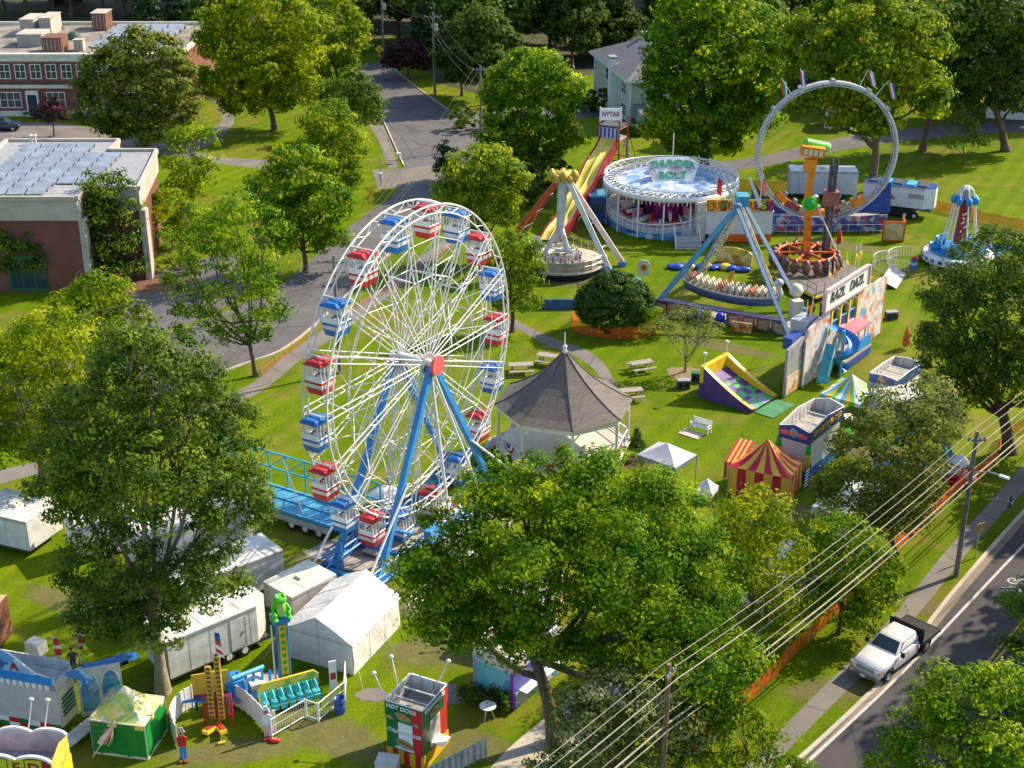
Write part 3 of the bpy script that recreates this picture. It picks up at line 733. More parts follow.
def smooth_line(pts, k=6):
    P = [Vector(p) for p in pts]; out = []
    for i in range(len(P)-1):
        p0, p1, p2, p3 = P[max(i-1, 0)], P[i], P[i+1], P[min(i+2, len(P)-1)]
        for j in range(k):
            t = j/k
            out.append(.5*((2*p1)+(-p0+p2)*t+(2*p0-5*p1+4*p2-p3)*t*t+(-p0+3*p1-3*p2+p3)*t**3))
    out.append(P[-1]); return out
def strip(name, left, right, z, m, kerb=None, k=6):
    """sheet between two surveyed edges"""
    A = smooth_line([ground(*p) for p in left], k); B = smooth_line([ground(*p) for p in right], k)
    mb = MB(); n = len(A)
    vs = [(p.x, p.y, z) for p in A]+[(p.x, p.y, z) for p in B]
    mb.add(vs, [(i, n+i, n+i+1, i+1) for i in range(n-1)], m)
    return structure(name, mb)
def ribbon(mb, pts, width, z, m, k=6, dash=None):
    P = smooth_line(pts, k)
    run = 0
    for i in range(len(P)-1):
        d = (P[i+1]-P[i]); 
        if d.length < 1e-6: continue
        nrm = Vector((-d.y, d.x, 0)).normalized()*width/2
        run += d.length
        a, b = P[i], P[i+1]
        vs = [(a+nrm), (a-nrm), (b-nrm), (b+nrm)]
        mb.add([(v.x, v.y, z) for v in vs], [(0,1,2,3)], m)
    return mb
def kerb(name, pts, z=.12, wdt=.18, m=CONC):
    P = smooth_line([ground(*p) for p in pts], 6); mb = MB()
    for i in range(len(P)-1): mb.beam(P[i]+Vector((0,0,z/2-.03)), P[i+1]+Vector((0,0,z/2-.03)), wdt, z+.06, m)
    return structure(name, mb)

# upper road, coming down from the top and turning away to the left behind the big wheel
strip('road_upper', [(352, 64), (366, 80), (378, 108), (392, 140), (404, 166), (398, 190), (372, 210), (330, 242), (285, 282), (200, 322), (100, 352), (-60, 385)],
      [(386, 62), (412, 84), (452, 112), (482, 140), (470, 170), (442, 200), (420, 226), (385, 258), (300, 338), (240, 366), (110, 410), (-60, 455)], .006, ASPHL)
strip('side_street', [(448, 112), (480, 112), (520, 108), (600, 104)], [(478, 140), (495, 126), (530, 120), (610, 116)], .010, ASPHL)
strip('crosswalk_slab', [(372, 170), (410, 168), (440, 164)], [(378, 190), (408, 186), (436, 186)], .012, asphalt('tan_paving', (.15, .135, .115), (.20, .175, .15)))
strip('sidewalk_upper', [(366, 118), (378, 140), (388, 168)], [(378, 116), (390, 140), (398, 168)], .008, PATHM)
strip('sidewalk_roadside', [(290, 352), (340, 318), (390, 282), (430, 250), (460, 228)], [(300, 360), (350, 326), (398, 289), (438, 256), (468, 234)], .009, PATHM)
strip('sidewalk_roadside_left', [(-60, 486), (110, 440), (240, 390), (288, 352)], [(-60, 500), (112, 452), (246, 400), (300, 360)], .009, PATHM)
kerb('kerb_upper', [(378, 108), (392, 140), (404, 166)])
kerb('kerb_lower', [(470, 170), (442, 200), (420, 226), (385, 258), (300, 338), (240, 366), (110, 410)], .12, .2)
kerb('kerb_right', [(386, 62), (412, 84), (448, 110)])
strip('parking_lot', [(125, 284), (165, 268), (215, 256), (235, 254)], [(118, 335), (170, 330), (228, 305), (246, 290)], .004, ASPHL)
strip('driveway_school', [(-40, 128), (40, 122), (90, 128), (140, 140)], [(-40, 150), (20, 140), (60, 148), (130, 156)], .004, PATHM)
strip('path_lawn', [(138, 146), (170, 144), (215, 156), (260, 160), (300, 166)], [(130, 158), (168, 155), (212, 163), (262, 169), (300, 176)], .007, PATHM)
strip('path_school_end', [(190, 95), (212, 100), (222, 118), (205, 135), (170, 146)], [(202, 93), (228, 104), (234, 122), (215, 142), (176, 156)], .008, PATHM)
strip('path_gazebo', [(505, 322), (540, 342), (575, 356), (598, 374), (606, 396)], [(516, 320), (552, 338), (590, 352), (610, 372), (618, 394)], .007, PATHM)
strip('road_back', [(596, 170), (680, 166), (760, 156), (860, 134), (960, 124), (1080, 116)], [(596, 182), (680, 176), (760, 167), (860, 147), (960, 136), (1080, 128)], .006, ASPHL)
# lower road at the right corner
strip('road_lower', [(720, 830), (878, 686), (953, 593), (1024, 512), (1110, 420)], [(1010, 900), (1120, 760), (1180, 690), (1250, 600), (1330, 500)], .006, ASPH, k=4)
strip('road_shoulder', [(732, 830), (879, 687), (954, 594), (1025, 513), (1108, 424)], [(736, 834), (885, 689), (960, 598), (1030, 516), (1113, 427)], .010, SHOULD, k=4)
strip('sidewalk_lower', [(715, 800), (781, 729), (883, 627), (945, 552), (981, 512), (1026, 462), (1080, 405)], [(738, 802), (799, 739), (907, 627), (968, 552), (1001, 515), (1046, 468), (1100, 410)], .008, PATHM, k=4)
kerb('kerb_lower_road', [(720, 830), (878, 686), (953, 593), (1024, 512), (1110, 420)], .12, .22)
mb = MB(); ribbon(mb, [ground(*p) for p in [(752, 815), (801, 768), (903, 672), (1024, 545), (1120, 448)]], .16, .014, LINEW)
structure('road_edge_line', mb)
mb = MB()
for o in (-.14, .14):
    P = [ground(*p) for p in [(905, 762), (946, 717), (1015, 634), (1100, 540)]]
    ribbon(mb, [p+Vector((o*.8, -o*.6, 0)) for p in P], .12, .014, LINEY)
structure('road_centre_lines', mb)
# shared-lane bicycle marking
mb = MB(); c = ground(1019, 584); d = (ground(1024, 512)-ground(953, 593)).normalized(); sx = Vector((d.y, -d.x, 0))
def mk(pts, wd=.11):
    ribbon(mb, [c+sx*p[0]+d*p[1] for p in pts], wd, .014, LINEW, k=3)
def ringp(x, y, r): return [(x+r*math.cos(t*.524), y+r*math.sin(t*.524)) for t in range(13)]
mk(ringp(-.38, .1, .28)); mk(ringp(.38, .1, .28)); mk([(-.38, .1), (-.1, .55), (.3, .55), (.38, .1)]); mk([(-.1, .55), (0, .1), (.3, .55)])
mk([(-.6, -1.0), (0, -.5), (.6, -1.0)], .14); mk([(-.6, -1.4), (0, -.9), (.6, -1.4)], .14)
structure('road_bicycle_marking', mb)
def patch(name, px, py, rx, ry, m, z, seed=1):
    g = random.Random(seed); c = ground(px, py); mb = MB()
    pts = [(c.x+rx*math.cos(i*.314)*g.uniform(.8, 1.15), c.y+ry*math.sin(i*.314)*g.uniform(.8, 1.15), z) for i in range(20)]
    mb.add(pts, [tuple(range(20))], m); return structure(name, mb)
patch('ground_mulch', 685, 373, 1.5, 1.2, DIRT, .012, 2)
patch('ground_bed', 148, 284, 4.5, 2.2, MULCH, .009, 3)
patch('ground_bed', 20, 286, 4.5, 2.0, MULCH, .009, 4)
patch('ground_bed', 640, 462, 2.2, 1.0, MULCH, .009, 5)
patch('ground_worn_patch', 368, 552, 3.4, 2.2, DECK, .012, 7)
patch('ground_worn_patch', 435, 695, 1.6, 1.2, PATHM, .012, 8)
patch('ground_worn_patch', 372, 695, .9, .6, PATHM, .012, 9)
tm, tnt, tb_ = new_mat('trampled_soil'); tv = coord(tnt, 'Object')
tn = noise(tnt, 1.1, 7, .75, tv); tn2 = noise(tnt, 9, 4, .7, tv)
tg = N(tnt, 'ShaderNodeTexGradient'); tg.gradient_type = 'SPHERICAL'; tnt.links.new(coord(tnt, 'Object'), tg.inputs[0])
ma = N(tnt, 'ShaderNodeMath', operation='MULTIPLY_ADD'); tnt.links.new(tg.outputs['Fac'], ma.inputs[0]); ma.inputs[1].default_value = .9; tnt.links.new(tn.outputs[0], ma.inputs[2])
tsub = ramp(tnt, ma.outputs[0], [(.70, (0, 0, 0)), (1.0, (.45, .45, .45))])
tnt.links.new(tsub.outputs[0], tb_.inputs['Alpha']); tc = ramp(tnt, tn2.outputs[0], [(.3, (.13, .10, .045)), (.7, (.27, .215, .12))]); tnt.links.new(tc.outputs[0], tb_.inputs['Base Color']); tb_.inputs['Roughness'].default_value = .95
tn.inputs['Scale'].default_value = 2.4
for px, py, rx, ry in [(330, 735, 5, 2.2), (460, 745, 4, 2), (440, 650, 5, 2.4), (230, 752, 5, 1.6), (390, 600, 4, 2), (585, 280, 7, 3), (720, 346, 7, 1.6), (770, 515, 6, 2), (870, 450, 4, 3), (840, 245, 9, 2), (60, 600, 4, 1.6), (350, 560, 6, 3), (900, 600, 5, 1.4), (830, 690, 4, 1.6)]:
    c = ground(px, py); mb = MB(); mb.add([(-1, -1, 0), (1, -1, 0), (1, 1, 0), (-1, 1, 0)], [(0,1,2,3)], tm); so_ = structure('ground_trampled_soil', mb); so_.location = (c.x, c.y, .0045+.0003*(px % 7)); so_.scale = (rx, ry, 1); so_.rotation_euler = (0, 0, (px*7 % 30)/30-.5)
strip('plaza_path', [(470, 800), (500, 757), (552, 712), (600, 672)], [(540, 800), (560, 768), (610, 715), (650, 680)], .012, CONC)

# ================================================================ low netting fences
def net_fence(label, pts, h=1.1, m=ORANGENET, group=None, sag=.12, step=2.4, seed=1, post=TAN, name='mesh_fence'):
    g = random.Random(seed)
    P = smooth_line([ground(*p) for p in pts], 5)
    base = P[0]; T = thing(name, label, 'fence', base, 0, group)
    mb = MB(); pm = MB(); run = 0; last = -9; stakes = []
    for i in range(len(P)-1):
        a, b = P[i]-base, P[i+1]-base
        ln = (b-a).length; ns = max(1, int(ln/.6))
        for j in range(ns):
            u0, u1 = j/ns, (j+1)/ns
            q0, q1 = a.lerp(b, u0), a.lerp(b, u1)
            z0 = h-sag*abs(math.sin((run+ln*u0)*1.3)); z1 = h-sag*abs(math.sin((run+ln*u1)*1.3))
            w0 = .06*math.sin((run+ln*u0)*3.1); w1 = .06*math.sin((run+ln*u1)*3.1)
            mb.add([(q0.x, q0.y, .03), (q1.x, q1.y, .03), (q1.x+w1, q1.y+w1, z1*.5), (q1.x, q1.y, z1), (q0.x, q0.y, z0), (q0.x+w0, q0.y+w0, z0*.5)], [(0,1,2,5), (5,2,3,4)], m)
        run += ln
        if run-last > step:
            last = run; MB().tube((a.x, a.y, 0), (a.x+g.uniform(-.05, .05), a.y, h+.1), .03, .03, 5, post).build('stake', T)
    mb.build('netting', T); return T
net_fence('sagging orange netting looped round the dark round bush', [(585, 318), (573, 325), (574, 331), (596, 337), (625, 339), (650, 336), (660, 328), (657, 318)], 1.15)
net_fence('orange netting between the upper road and the park lawn behind the big wheel', [(262, 376), (300, 345), (340, 318), (378, 298), (395, 290), (425, 268), (450, 248)], .7, mesh_cloth('faded_brown_orange_netting', (.50, .17, .05), .47))
net_fence('orange netting along the park edge beside the lower sidewalk and wires', [(1030, 432), (1006, 438), (990, 468), (958, 492), (930, 520), (895, 552), (868, 582), (838, 612), (812, 640), (795, 655), (770, 682), (745, 705), (715, 730), (680, 765)], 1.1)
net_fence('orange netting crossing the shaded slope behind the small tower ride', [(932, 210), (960, 216), (990, 224), (1030, 232)], 1.2)
net_fence('orange netting low behind the looping ride trailers', [(740, 190), (765, 190), (790, 192)], 1.2)
# ================================================================ buildings
def window(mb_frame, mb_pane, x0, x1, z0, z1, y, nx=2, nz=2, fr=.09, out=-1):
    """frame proud of the wall at y (facing -y), pane slightly recessed"""
    F, G_ = mb_frame, mb_pane
    G_.bx(x0, y-.02, z0, x1, y+.0, z1, GLASS)
    for a, b_, c, d in ((x0-fr, x0, z0-fr, z1+fr), (x1, x1+fr, z0-fr, z1+fr)): F.bx(a, y-.09, c, b_, y, d, CLEANWHITE)
    F.bx(x0, y-.09, z0-fr, x1, y, z0, CLEANWHITE); F.bx(x0, y-.09, z1, x1, y, z1+fr, CLEANWHITE)
    for i in range(1, nx): x = x0+(x1-x0)*i/nx; F.bx(x-.035, y-.06, z0, x+.035, y-.021, z1, CLEANWHITE)
    for i in range(1, nz): z = z0+(z1-z0)*i/nz; F.bx(x0, y-.05, z-.03, x1, y-.022, z+.03, CLEANWHITE)
def add_window(T, x0, x1, z0, z1, y, nx=2, nz=2):
    f, g = MB(), MB(); window(f, g, x0, x1, z0, z1, y, nx, nz)
    o = f.build('window', T); g.build('pane', o); return o

# brick school, far left top
loc, rz, wd = fp(-40, 118, 78, 118)
T = thing('school_building', 'two-storey red brick school with white-framed windows and solar panels on its flat roof', 'building', (ground(-60, 116).x, ground(0, 116).y, 0))
W_ = ground(192, 104).x-ground(-60, 116).x
SD = ground(0, 25, 7.7).y-ground(0, 116).y
mb = MB(); mb.bx(0, 0, 0, W_, SD, 7.6, BRICK)
mb.build('wall', T)
mb = MB()
for z, o, h, m in ((0, .12, .7, OFFWHITE), (3.7, .22, .5, OFFWHITE), (4.2, .3, .18, DGREY), (7.2, .2, .75, OFFWHITE), (7.95, .32, .25, TRIMW)):
    mb.bx(-.1, -o, z, W_+.1*o+.1, 0.0 if z < 7 else .5, z+h, m)
mb.bx(W_, 0.003, 7.2, W_+.2, SD, 7.95, OFFWHITE)
mb.build('cornice', T)
mb = MB(); mb.bx(.3, .52, 7.6, W_-.3, SD-.3, 7.75, paint('weathered_roof_felt', (.24, .215, .18), .9, .4, scale=.3)); mb.bx(-.1, SD-.3, 7.5, W_+.2, SD+.1, 8.2, OFFWHITE); mb.build('roof', T)
x = 1.3; i = 0
sx = ground(0, 100).x-ground(-60, 116).x
s0 = scale_at(ground(0, 110))
xo = -ground(-60, 116).x+ground(0, 116).x
for k in range(26):
    cx = xo+((11+k*15.0)-0)/s0
    if cx > W_-1: break
    add_window(T, cx-.62, cx+.62, 5.0, 6.75, -.003, 2, 2)
for k, (a, b_) in enumerate([(3, 23), (49, 66), (90, 108), (118, 136), (146, 164)]):
    add_window(T, xo+a/s0, xo+b_/s0, 1.2, 3.1, -.003, 3, 2)
mb = MB(); mb.bx(xo+29/s0, -.5, 0, xo+41/s0, -.003, 3.4, TRIMW); mb.bx(xo+30.5/s0, -.52, .1, xo+39.5/s0, -.501, 2.9, GLASS)
dr = mb.build('door', T); MB().bx(xo+35/s0, -.56, 1.1, xo+35.4/s0, -.523, 1.4, STEEL).build('handle', dr)
g = random.Random(5)
def roof_unit(label, x, y, sx, sy, sz, m, cap=None):
    mb = MB(); mb.bx(x, y, 7.753, x+sx, y+sy, 7.75+sz, m, top=cap)
    for i in range(int(sx/.5)): mb.bx(x+.2+i*.5, y-.04, 8.0, x+.3+i*.5, y-.003, 7.6+sz, GREY)
    mb.bx(x-.1, y-.1, 7.753+sz, x+sx+.1, y+sy+.1, 7.83+sz, cap or m)
    return mb.build('rooftop_unit', T, label)
roof_unit('dark brick stair head', xo+45/s0, 2.2, 19/s0, 3.2, 2.0, BROWN)
roof_unit('pale plant room', xo+9/s0, 7, 25/s0, 4, 1.6, CONC)
roof_unit('pale plant room at the rear', xo+14/s0, SD-9, 12/s0, 5, 2.4, CONC)
roof_unit('pale plant room at the left rear', xo-6/s0, SD-9, 14/s0, 5, 2.2, CONC)
roof_unit('dark stair head at the rear', xo+60/s0, SD-5, 15/s0, 3.6, 2.4, BROWN, CONC)
roof_unit('small vent box', xo+72/s0, 4, 1.2, 1.2, 1.4, CONC)
for j in range(6):
    mb = MB()
    for i in range(14):
        xx = xo+84/s0+i*2.45; yy = 6+j*3.2
        if xx > W_-3 or yy > SD-3: continue
        mb.add([(xx, yy, 7.9), (xx+2.3, yy, 7.9), (xx+2.3, yy+1.9, 8.45), (xx, yy+1.9, 8.45)], [(0,1,2,3)], STEEL)
        mb.bx(xx, yy+1.9, 7.75, xx+2.3, yy+1.95, 8.44, GREY)
    if mb.v: mb.build('solar_panel_row', T)
for k, (xx, yy, r_) in enumerate([(xo+16/s0, 13.5, 1.2), (xo+54/s0, 12.6, 1.1), (xo+22/s0, 20, .9)]):
    MB().lathe([(r_, 0), (r_*.8, .6*r_), (r_*.4, .9*r_), (.01, r_)], 10, paint('dull_green_dome', (.05, .09, .06), .7, .2), (xx, yy, 7.753)).build('rooftop_dome', T)

# flat-roofed brick hall, left
H0 = 8.6
a = ground(-70, 200, H0); b1 = ground(75, 197, H0); c1 = ground(137, 187, H0); bk = ground(155, 150, H0); bl = ground(108, 150, H0); b0 = ground(108, 140, H0)
T = thing('brick_hall', 'large flat-roofed brown brick hall with pale fascia and a roof covered in solar panels', 'building', (a.x, b1.y, 0))
o = Vector((a.x, b1.y, 0))
x1, x2 = b1.x-o.x, c1.x-o.x; y2 = c1.y-o.y; y3 = bk.y-o.y; x3 = bl.x-o.x; y4 = b0.y-o.y
poly = [(0, 0), (x1, 0), (x1, y2), (x2, y2), (bk.x-o.x, y3), (x3, y3), (x3, y4), (0, y4)]
mb = MB(); mb.slab(poly, 0, H0-2.1, BRICK2); mb.build('wall', T)
mb = MB(); big = [(-.1, -.15), (x1+.15, -.15), (x1+.15, y2-.15), (x2+.15, y2-.15), (bk.x-o.x+.15, y3+.1), (x3+.1, y3+.1), (x3+.1, y4+.1), (-.1, y4+.1)]
mb.slab(big, H0-2.1, H0-.25, CONC)
# parapet
def parapet(mb, poly, z0, z1, t, m):
    n = len(poly)
    for i in range(n):
        p, q = Vector((*poly[i], 0)), Vector((*poly[(i+1) % n], 0)); d = (q-p).normalized()
        mb.beam(p+Vector((0,0,(z0+z1)/2))-d*0, q+Vector((0,0,(z0+z1)/2))-d*(t*.5), t, z1-z0, m)
parapet(mb, big, H0-.25, H0+.12, .35, CONC); mb.build('fascia', T)
mb = MB(); ins = [(.1, .1), (x1-.15, .1), (x1-.15, y2+.1), (x2-.1, y2+.1), (bk.x-o.x-.3, y3-.2), (x3-.2, y3-.2), (x3-.2, y4-.2), (.1, y4-.2)]
mb.slab(ins, H0-.247, H0-.15, GREY); mb.build('roof', T)
PANEL = paint('solar_panel_glass', (.24, .29, .36), .45, .25, .0, scale=.6, spec=.3)
for j in range(11):
    mb = MB()
    for i in range(22):
        xx = 2.5+i*1.72; yy = .9+j*1.72
        lim = x2-2.6 if yy > y2+.6 else x1-2.5
        if xx+1.6 > lim or (yy > y3-1.5 and xx > x3-2.5) or yy > y4-1.8: continue
        mb.add([(xx, yy, H0-.02), (xx+1.62, yy, H0-.02), (xx+1.62, yy+1.25, H0+.24), (xx, yy+1.25, H0+.24)], [(0,1,2,3)], PANEL)
        mb.bx(xx, yy+1.25, H0-.15, xx+1.62, yy+1.28, H0+.235, STEEL)
    if mb.v: mb.build('solar_panel_row', T)
for px in (33, 37): vx = ground(px, 142, H0).x-o.x; mb = MB(); mb.tube((vx, y4-1.2, H0-.15), (vx, y4-1.2, H0+.7), .12, .12, 8, OFFWHITE); mb.ell((vx, y4-1.2, H0+.75), .22, .22, .13, OFFWHITE); mb.build('roof_vent', T)
mb = MB()   # pale brick piers and a glazed doorway
mb.bx(x1+.003, .0, 0, x1+.5, 1.2, H0-2.1, CONC); mb.build('pier', T)
mb = MB(); mb.bx(x2+.003, y2-.25, 0, x2+.55, y2+.9, H0-2.1, CONC); mb.build('pier', T)
mb = MB(); mb.bx(x1-6.8, -.12, 0, x1-3.4, -.003, 3.2, DGREEN)
for i in range(3): mb.bx(x1-6.6+i*1.1, -.15, .2, x1-5.65+i*1.1, -.121, 3.0, GLASS)
mb.build('door', T)

# pale green house
G1 = paint('pale_green_clapboard', (.44, .52, .44), .7, .1, scale=2)
ROOFG = paint('grey_shingle', (.16, .16, .165), .9, .2, scale=3)
p0 = at_y(612, 121, 190); 
gl, gr = ground(594, 97), ground(629, 129)
d = gr-gl; L_ = d.length
T = thing('green_house', 'pale green two-storey clapboard house with grey hipped roof and white chimney', 'house', gl, math.atan2(d.y, d.x))
Wd = 9.5; HH = 6.3
mb = MB(); mb.bx(0, 0, 0, L_, Wd, HH, G1)
mb.bx(L_-.12, -.1, 0, L_+.1, .12, HH, CLEANWHITE); mb.bx(-.1, -.1, 0, .12, .12, HH, CLEANWHITE); mb.build('wall', T)
mb = MB(); e = .7
vs = [(-e, -e, HH), (L_+e, -e, HH), (L_+e, Wd+e, HH), (-e, Wd+e, HH), (L_*.36, Wd/2, HH+2.9), (L_*.64, Wd/2, HH+2.9)]
mb.add(vs, [(0,1,5,4), (1,2,5), (2,3,4,5), (3,0,4)], ROOFG)
mb.bx(-e, -e, HH-.28, L_+e, -e+.12, HH-.01, CLEANWHITE); mb.bx(L_+e-.12, -e, HH-.28, L_+e, Wd+e, HH-.01, CLEANWHITE)
rf = mb.build('roof', T)
mb = MB(); mb.bx(L_*.55, -.75, 0, L_*.55+1.3, -.003, HH+1.3, CLEANWHITE); mb.bx(L_*.55-.1, -.85, HH+1.303, L_*.55+1.4, .1, HH+1.5, GREY); mb.build('chimney', T)
mb = MB(); mb.bx(L_*.3, Wd*.5, HH+2.2, L_*.3+1.1, Wd*.5+1.1, HH+3.6, CLEANWHITE); mb.build('chimney', T)
for x0, x1_, z0, z1 in ((.6, 1.6, 3.9, 5.3), (.6, 1.6, 1.2, 2.5), (L_*.34, L_*.5, 3.9, 5.5), (L_*.34, L_*.5, 1.0, 2.8), (L_*.78, L_*.9, 3.9, 5.3), (L_*.78, L_*.9, 1.1, 2.6)):
    add_window(T, x0, x1_, z0, z1, -.003, 2, 2)
mb = MB(); mb.bx(L_+.003, 1, 0, L_+3, Wd-1, 2.7, G1); mb.add([(L_, .5, 3.2), (L_+3.5, .5, 2.7), (L_+3.5, Wd-.5, 2.7), (L_, Wd-.5, 3.2)], [(0,1,2,3)], ROOFG); mb.build('porch', T)

def small_house(px, py, rz, W, D, Hh, label, wallm, roofm, name='house'):
    b = ground(px, py); T = thing(name, label, 'house', b, rz)
    mb = MB(); mb.bx(0, 0, 0, W, D, Hh, wallm); mb.panel([(-.0, Hh), (W, Hh), (W/2, Hh+W*.28)], .002, D-.002, wallm); mb.build('wall', T)
    mb = MB(); r = .5
    for sgn in (0, 1):
        x0, x1_ = (-r, W/2) if sgn == 0 else (W+r, W/2)
        z0 = Hh-r*.56; z1 = Hh+W*.28
        mb.add([(x0, -r, z0), (x0, D+r, z0), (x1_, D+r, z1), (x1_, -r, z1), (x0, -r, z0+.18), (x0, D+r, z0+.18), (x1_, D+r, z1+.18), (x1_, -r, z1+.18)],
               [(0,1,2,3), (4,7,6,5), (0,4,5,1), (0,3,7,4), (1,5,6,2)], roofm)
    mb.build('roof', T)
    n = max(2, int(W/2.6))
    for i in range(n):
        for z in ([1.0, 3.9] if Hh > 5 else [1.0]): add_window(T, (i+.5)*W/n-.45, (i+.5)*W/n+.45, z, z+1.3, -.003, 2, 2)
    return T
small_house(588, 44, R(-40), 6, 6, 4.4, 'distant grey-roofed house half hidden by trees behind the pale green house', paint('dull_grey_clapboard', (.20, .20, .20), .8, .2), ROOFG)
small_house(795, 95, R(5), 7, 8, 5.6, 'white house glimpsed between the oaks above the ring of the looping ride', CLEANWHITE, ROOFG)
small_house(986, 118, R(-15), 8, 8, 5.6, 'white house glimpsed between the trees near the upper right corner', CLEANWHITE, ROOFG)
small_house(824, 128, R(-20), 3.4, 3.4, 2.6, 'small white garden shed with reddish roof seen through the ring of the looping ride', CLEANWHITE, DORANGE, 'garden_shed')

# ================================================================ gazebo
gc = ground(563, 456)
T = thing('gazebo', 'large white octagonal bandstand with steep brown shingled bell-cast roof', 'gazebo', gc, R(-84.5))
SH = brick_mat('brown_roof_shingles', (.125, .108, .098), (.17, .15, .138), (.06, .052, .046), 3.2)
def octp(r, k, off=0.0): t = R(45*k+off); return (r*math.cos(t), r*math.sin(t))
FZ = .95; EZ = 4.1; RR = 4.42
mb = MB()
prof = [(4.72, EZ), (4.0, EZ+.32), (3.25, EZ+.78), (2.45, EZ+1.32), (1.7, EZ+1.93), (1.0, EZ+2.62), (.45, EZ+3.25), (.16, EZ+3.6)]
mb.lathe(prof, 8, SH, smooth=False); mb.lathe([(4.72, EZ), (4.6, EZ-.12), (3.8, EZ-.05)], 8, TRIMW, smooth=False)
for k in range(8):
    for (r0, z0), (r1, z1) in zip(prof[:-1], prof[1:]):
        a, b = octp(r0, k), octp(r1, k); mb.beam((*a, z0+.03), (*b, z1+.03), .07, .05, paint('ridge_shingle', (.13, .11, .10), .8, .2))
roof = mb.build('roof', T)
mb = MB(); mb.tube((0,0,EZ+3.5), (0,0,EZ+3.95), .2, .1, 8, TRIMW); mb.ell((0,0,EZ+4.0), .17, .17, .14, TRIMW, 8, 6); mb.tube((0,0,EZ+4.1), (0,0,EZ+5.0), .05, .03, 6, CLEANWHITE); mb.build('finial', roof)
mb = MB()
for k in range(8):
    a, b = octp(RR, k), octp(RR, k+1); mb.beam((*a, EZ-.22), (*b, EZ-.22), .14, .42, TRIMW)
mb.build('fascia_beam', T)
mb = MB(); mb.slab([octp(4.6, k) for k in range(8)], FZ-.18, FZ, OFFWHITE); mb.build('floor', T)
mb = MB(); mb.slab([octp(4.4, k) for k in range(8)], 0, FZ-.183, TRIMW)
for k in range(8):
    for j in range(1, 9):
        a, b = Vector((*octp(4.42, k), 0)), Vector((*octp(4.42, k+1), 0)); q = a.lerp(b, j/9); mb.beam(q+Vector((0,0,.05)), q+Vector((0,0,FZ-.2)), .05, .04, OFFWHITE)
mb.build('base', T)
for k in range(8):
    a = octp(RR, k); mb = MB(); mb.tube((*a, FZ), (*a, EZ-.3), .11, .10, 8, TRIMW); mb.bx(a[0]-.15, a[1]-.15, FZ, a[0]+.15, a[1]+.15, FZ+.3, TRIMW)
    for s in (-1, 1):
        b = Vector((*octp(RR, k+s), 0)); aa = Vector((*a, 0)); dd = (b-aa).normalized()
        mb.beam(aa+Vector((0,0,EZ-.95)), aa+dd*.55+Vector((0,0,EZ-.42)), .07, .07, TRIMW)
    mb.build('post', T)
for k in range(8):
    if k == 5: continue
    A, B = Vector((*octp(RR, k), 0)), Vector((*octp(RR, k+1), 0)); mb = MB()
    for z in (FZ+.12, FZ+.92): mb.beam(A+Vector((0,0,z)), B+Vector((0,0,z)), .07, .07, CLEANWHITE)
    for j in range(1, 20): q = A.lerp(B, j/20); mb.beam(q+Vector((0,0,FZ+.12)), q+Vector((0,0,FZ+.92)), .035, .035, CLEANWHITE)
    mb.build('railing', T)
for k in (6, 7, 0, 1):
    A, B = Vector((*octp(RR+.12, k), 0)), Vector((*octp(RR+.12, k+1), 0)); c = A.lerp(B, .5); dd = (B-A).normalized(); out = Vector((c.x, c.y, 0)).normalized()
    mb = MB()
    for r0, r1, m, o_ in ((.52, .72, RED, .0), (.32, .52, CLEANWHITE, .02), (.0, .32, DBLUE, .04)):
        vs = []; nn = 14
        for i in range(nn+1):
            t = math.pi*(1+i/nn); w_ = .03*math.sin(i*2.2)
            for r_ in (r0, r1): p = c+dd*(r_*math.cos(t))+Vector((0,0,FZ+.98+r_*math.sin(t)))+out*(o_+w_*r_*2); vs.append(p)
        mb.add(vs, [(2*i, 2*i+1, 2*i+3, 2*i+2) for i in range(nn)], m)
    mb.build('bunting', T)
mb = MB(); A, B = Vector((*octp(RR+.1, 5), 0)), Vector((*octp(RR+.1, 6), 0)); c = A.lerp(B, .5); dd = (B-A).normalized(); out = Vector((c.x, c.y, 0)).normalized()
for i in range(5):
    q = c+out*(1.3-.28*i-.1); mb.box((q.x, q.y, (i+.5)*.17), (2.0, .34, .17), CONC, rz=math.atan2(dd.y, dd.x))
mb.build('steps', T)
# ================================================================ big wheel
hub = Vector((-5.75, 76.6, 0)); WZ = 11.45; WR = 9.3
u = Vector((.515, .857, 0)).normalized(); WRZ = math.atan2(u.y, u.x)
# local frame: x along the wheel plane (away), y across it; the near face is -y
T = thing('ferris_wheel', 'tall white ferris wheel with red and blue cabins on blue legs', 'ferris wheel', hub, WRZ)
HW = .82
def wp(r, ang, y): return Vector((r*math.cos(ang), y, WZ+r*math.sin(ang)))
NS = 18; A0 = R(79)
for side in (-1, 1):
    y = side*HW; mb = MB()
    seg = NS*4
    for r_, th in ((WR, .06), (WR-.5, .045)):
        mb.path([wp(r_, 2*math.pi*i/seg, y) for i in range(seg)], th, 6, WSTEEL, closed=True)
    for i in range(seg):
        a, b = 2*math.pi*i/seg, 2*math.pi*(i+1)/seg
        if i % 2: mb.tube(wp(WR, a, y), wp(WR-.5, b, y), .028, .028, 4, WSTEEL, False)
        else: mb.tube(wp(WR-.5, a, y), wp(WR, b, y), .028, .028, 4, WSTEEL, False)
    # inner ring of braces
    mb.path([wp(WR*.56, 2*math.pi*i/NS+A0, y) for i in range(NS)], .04, 4, WSTEEL, closed=True)
    mb.path([wp(WR*.80, 2*math.pi*i/NS+A0, y) for i in range(NS)], .03, 4, WSTEEL, closed=True)
    mb.build('rim', T)
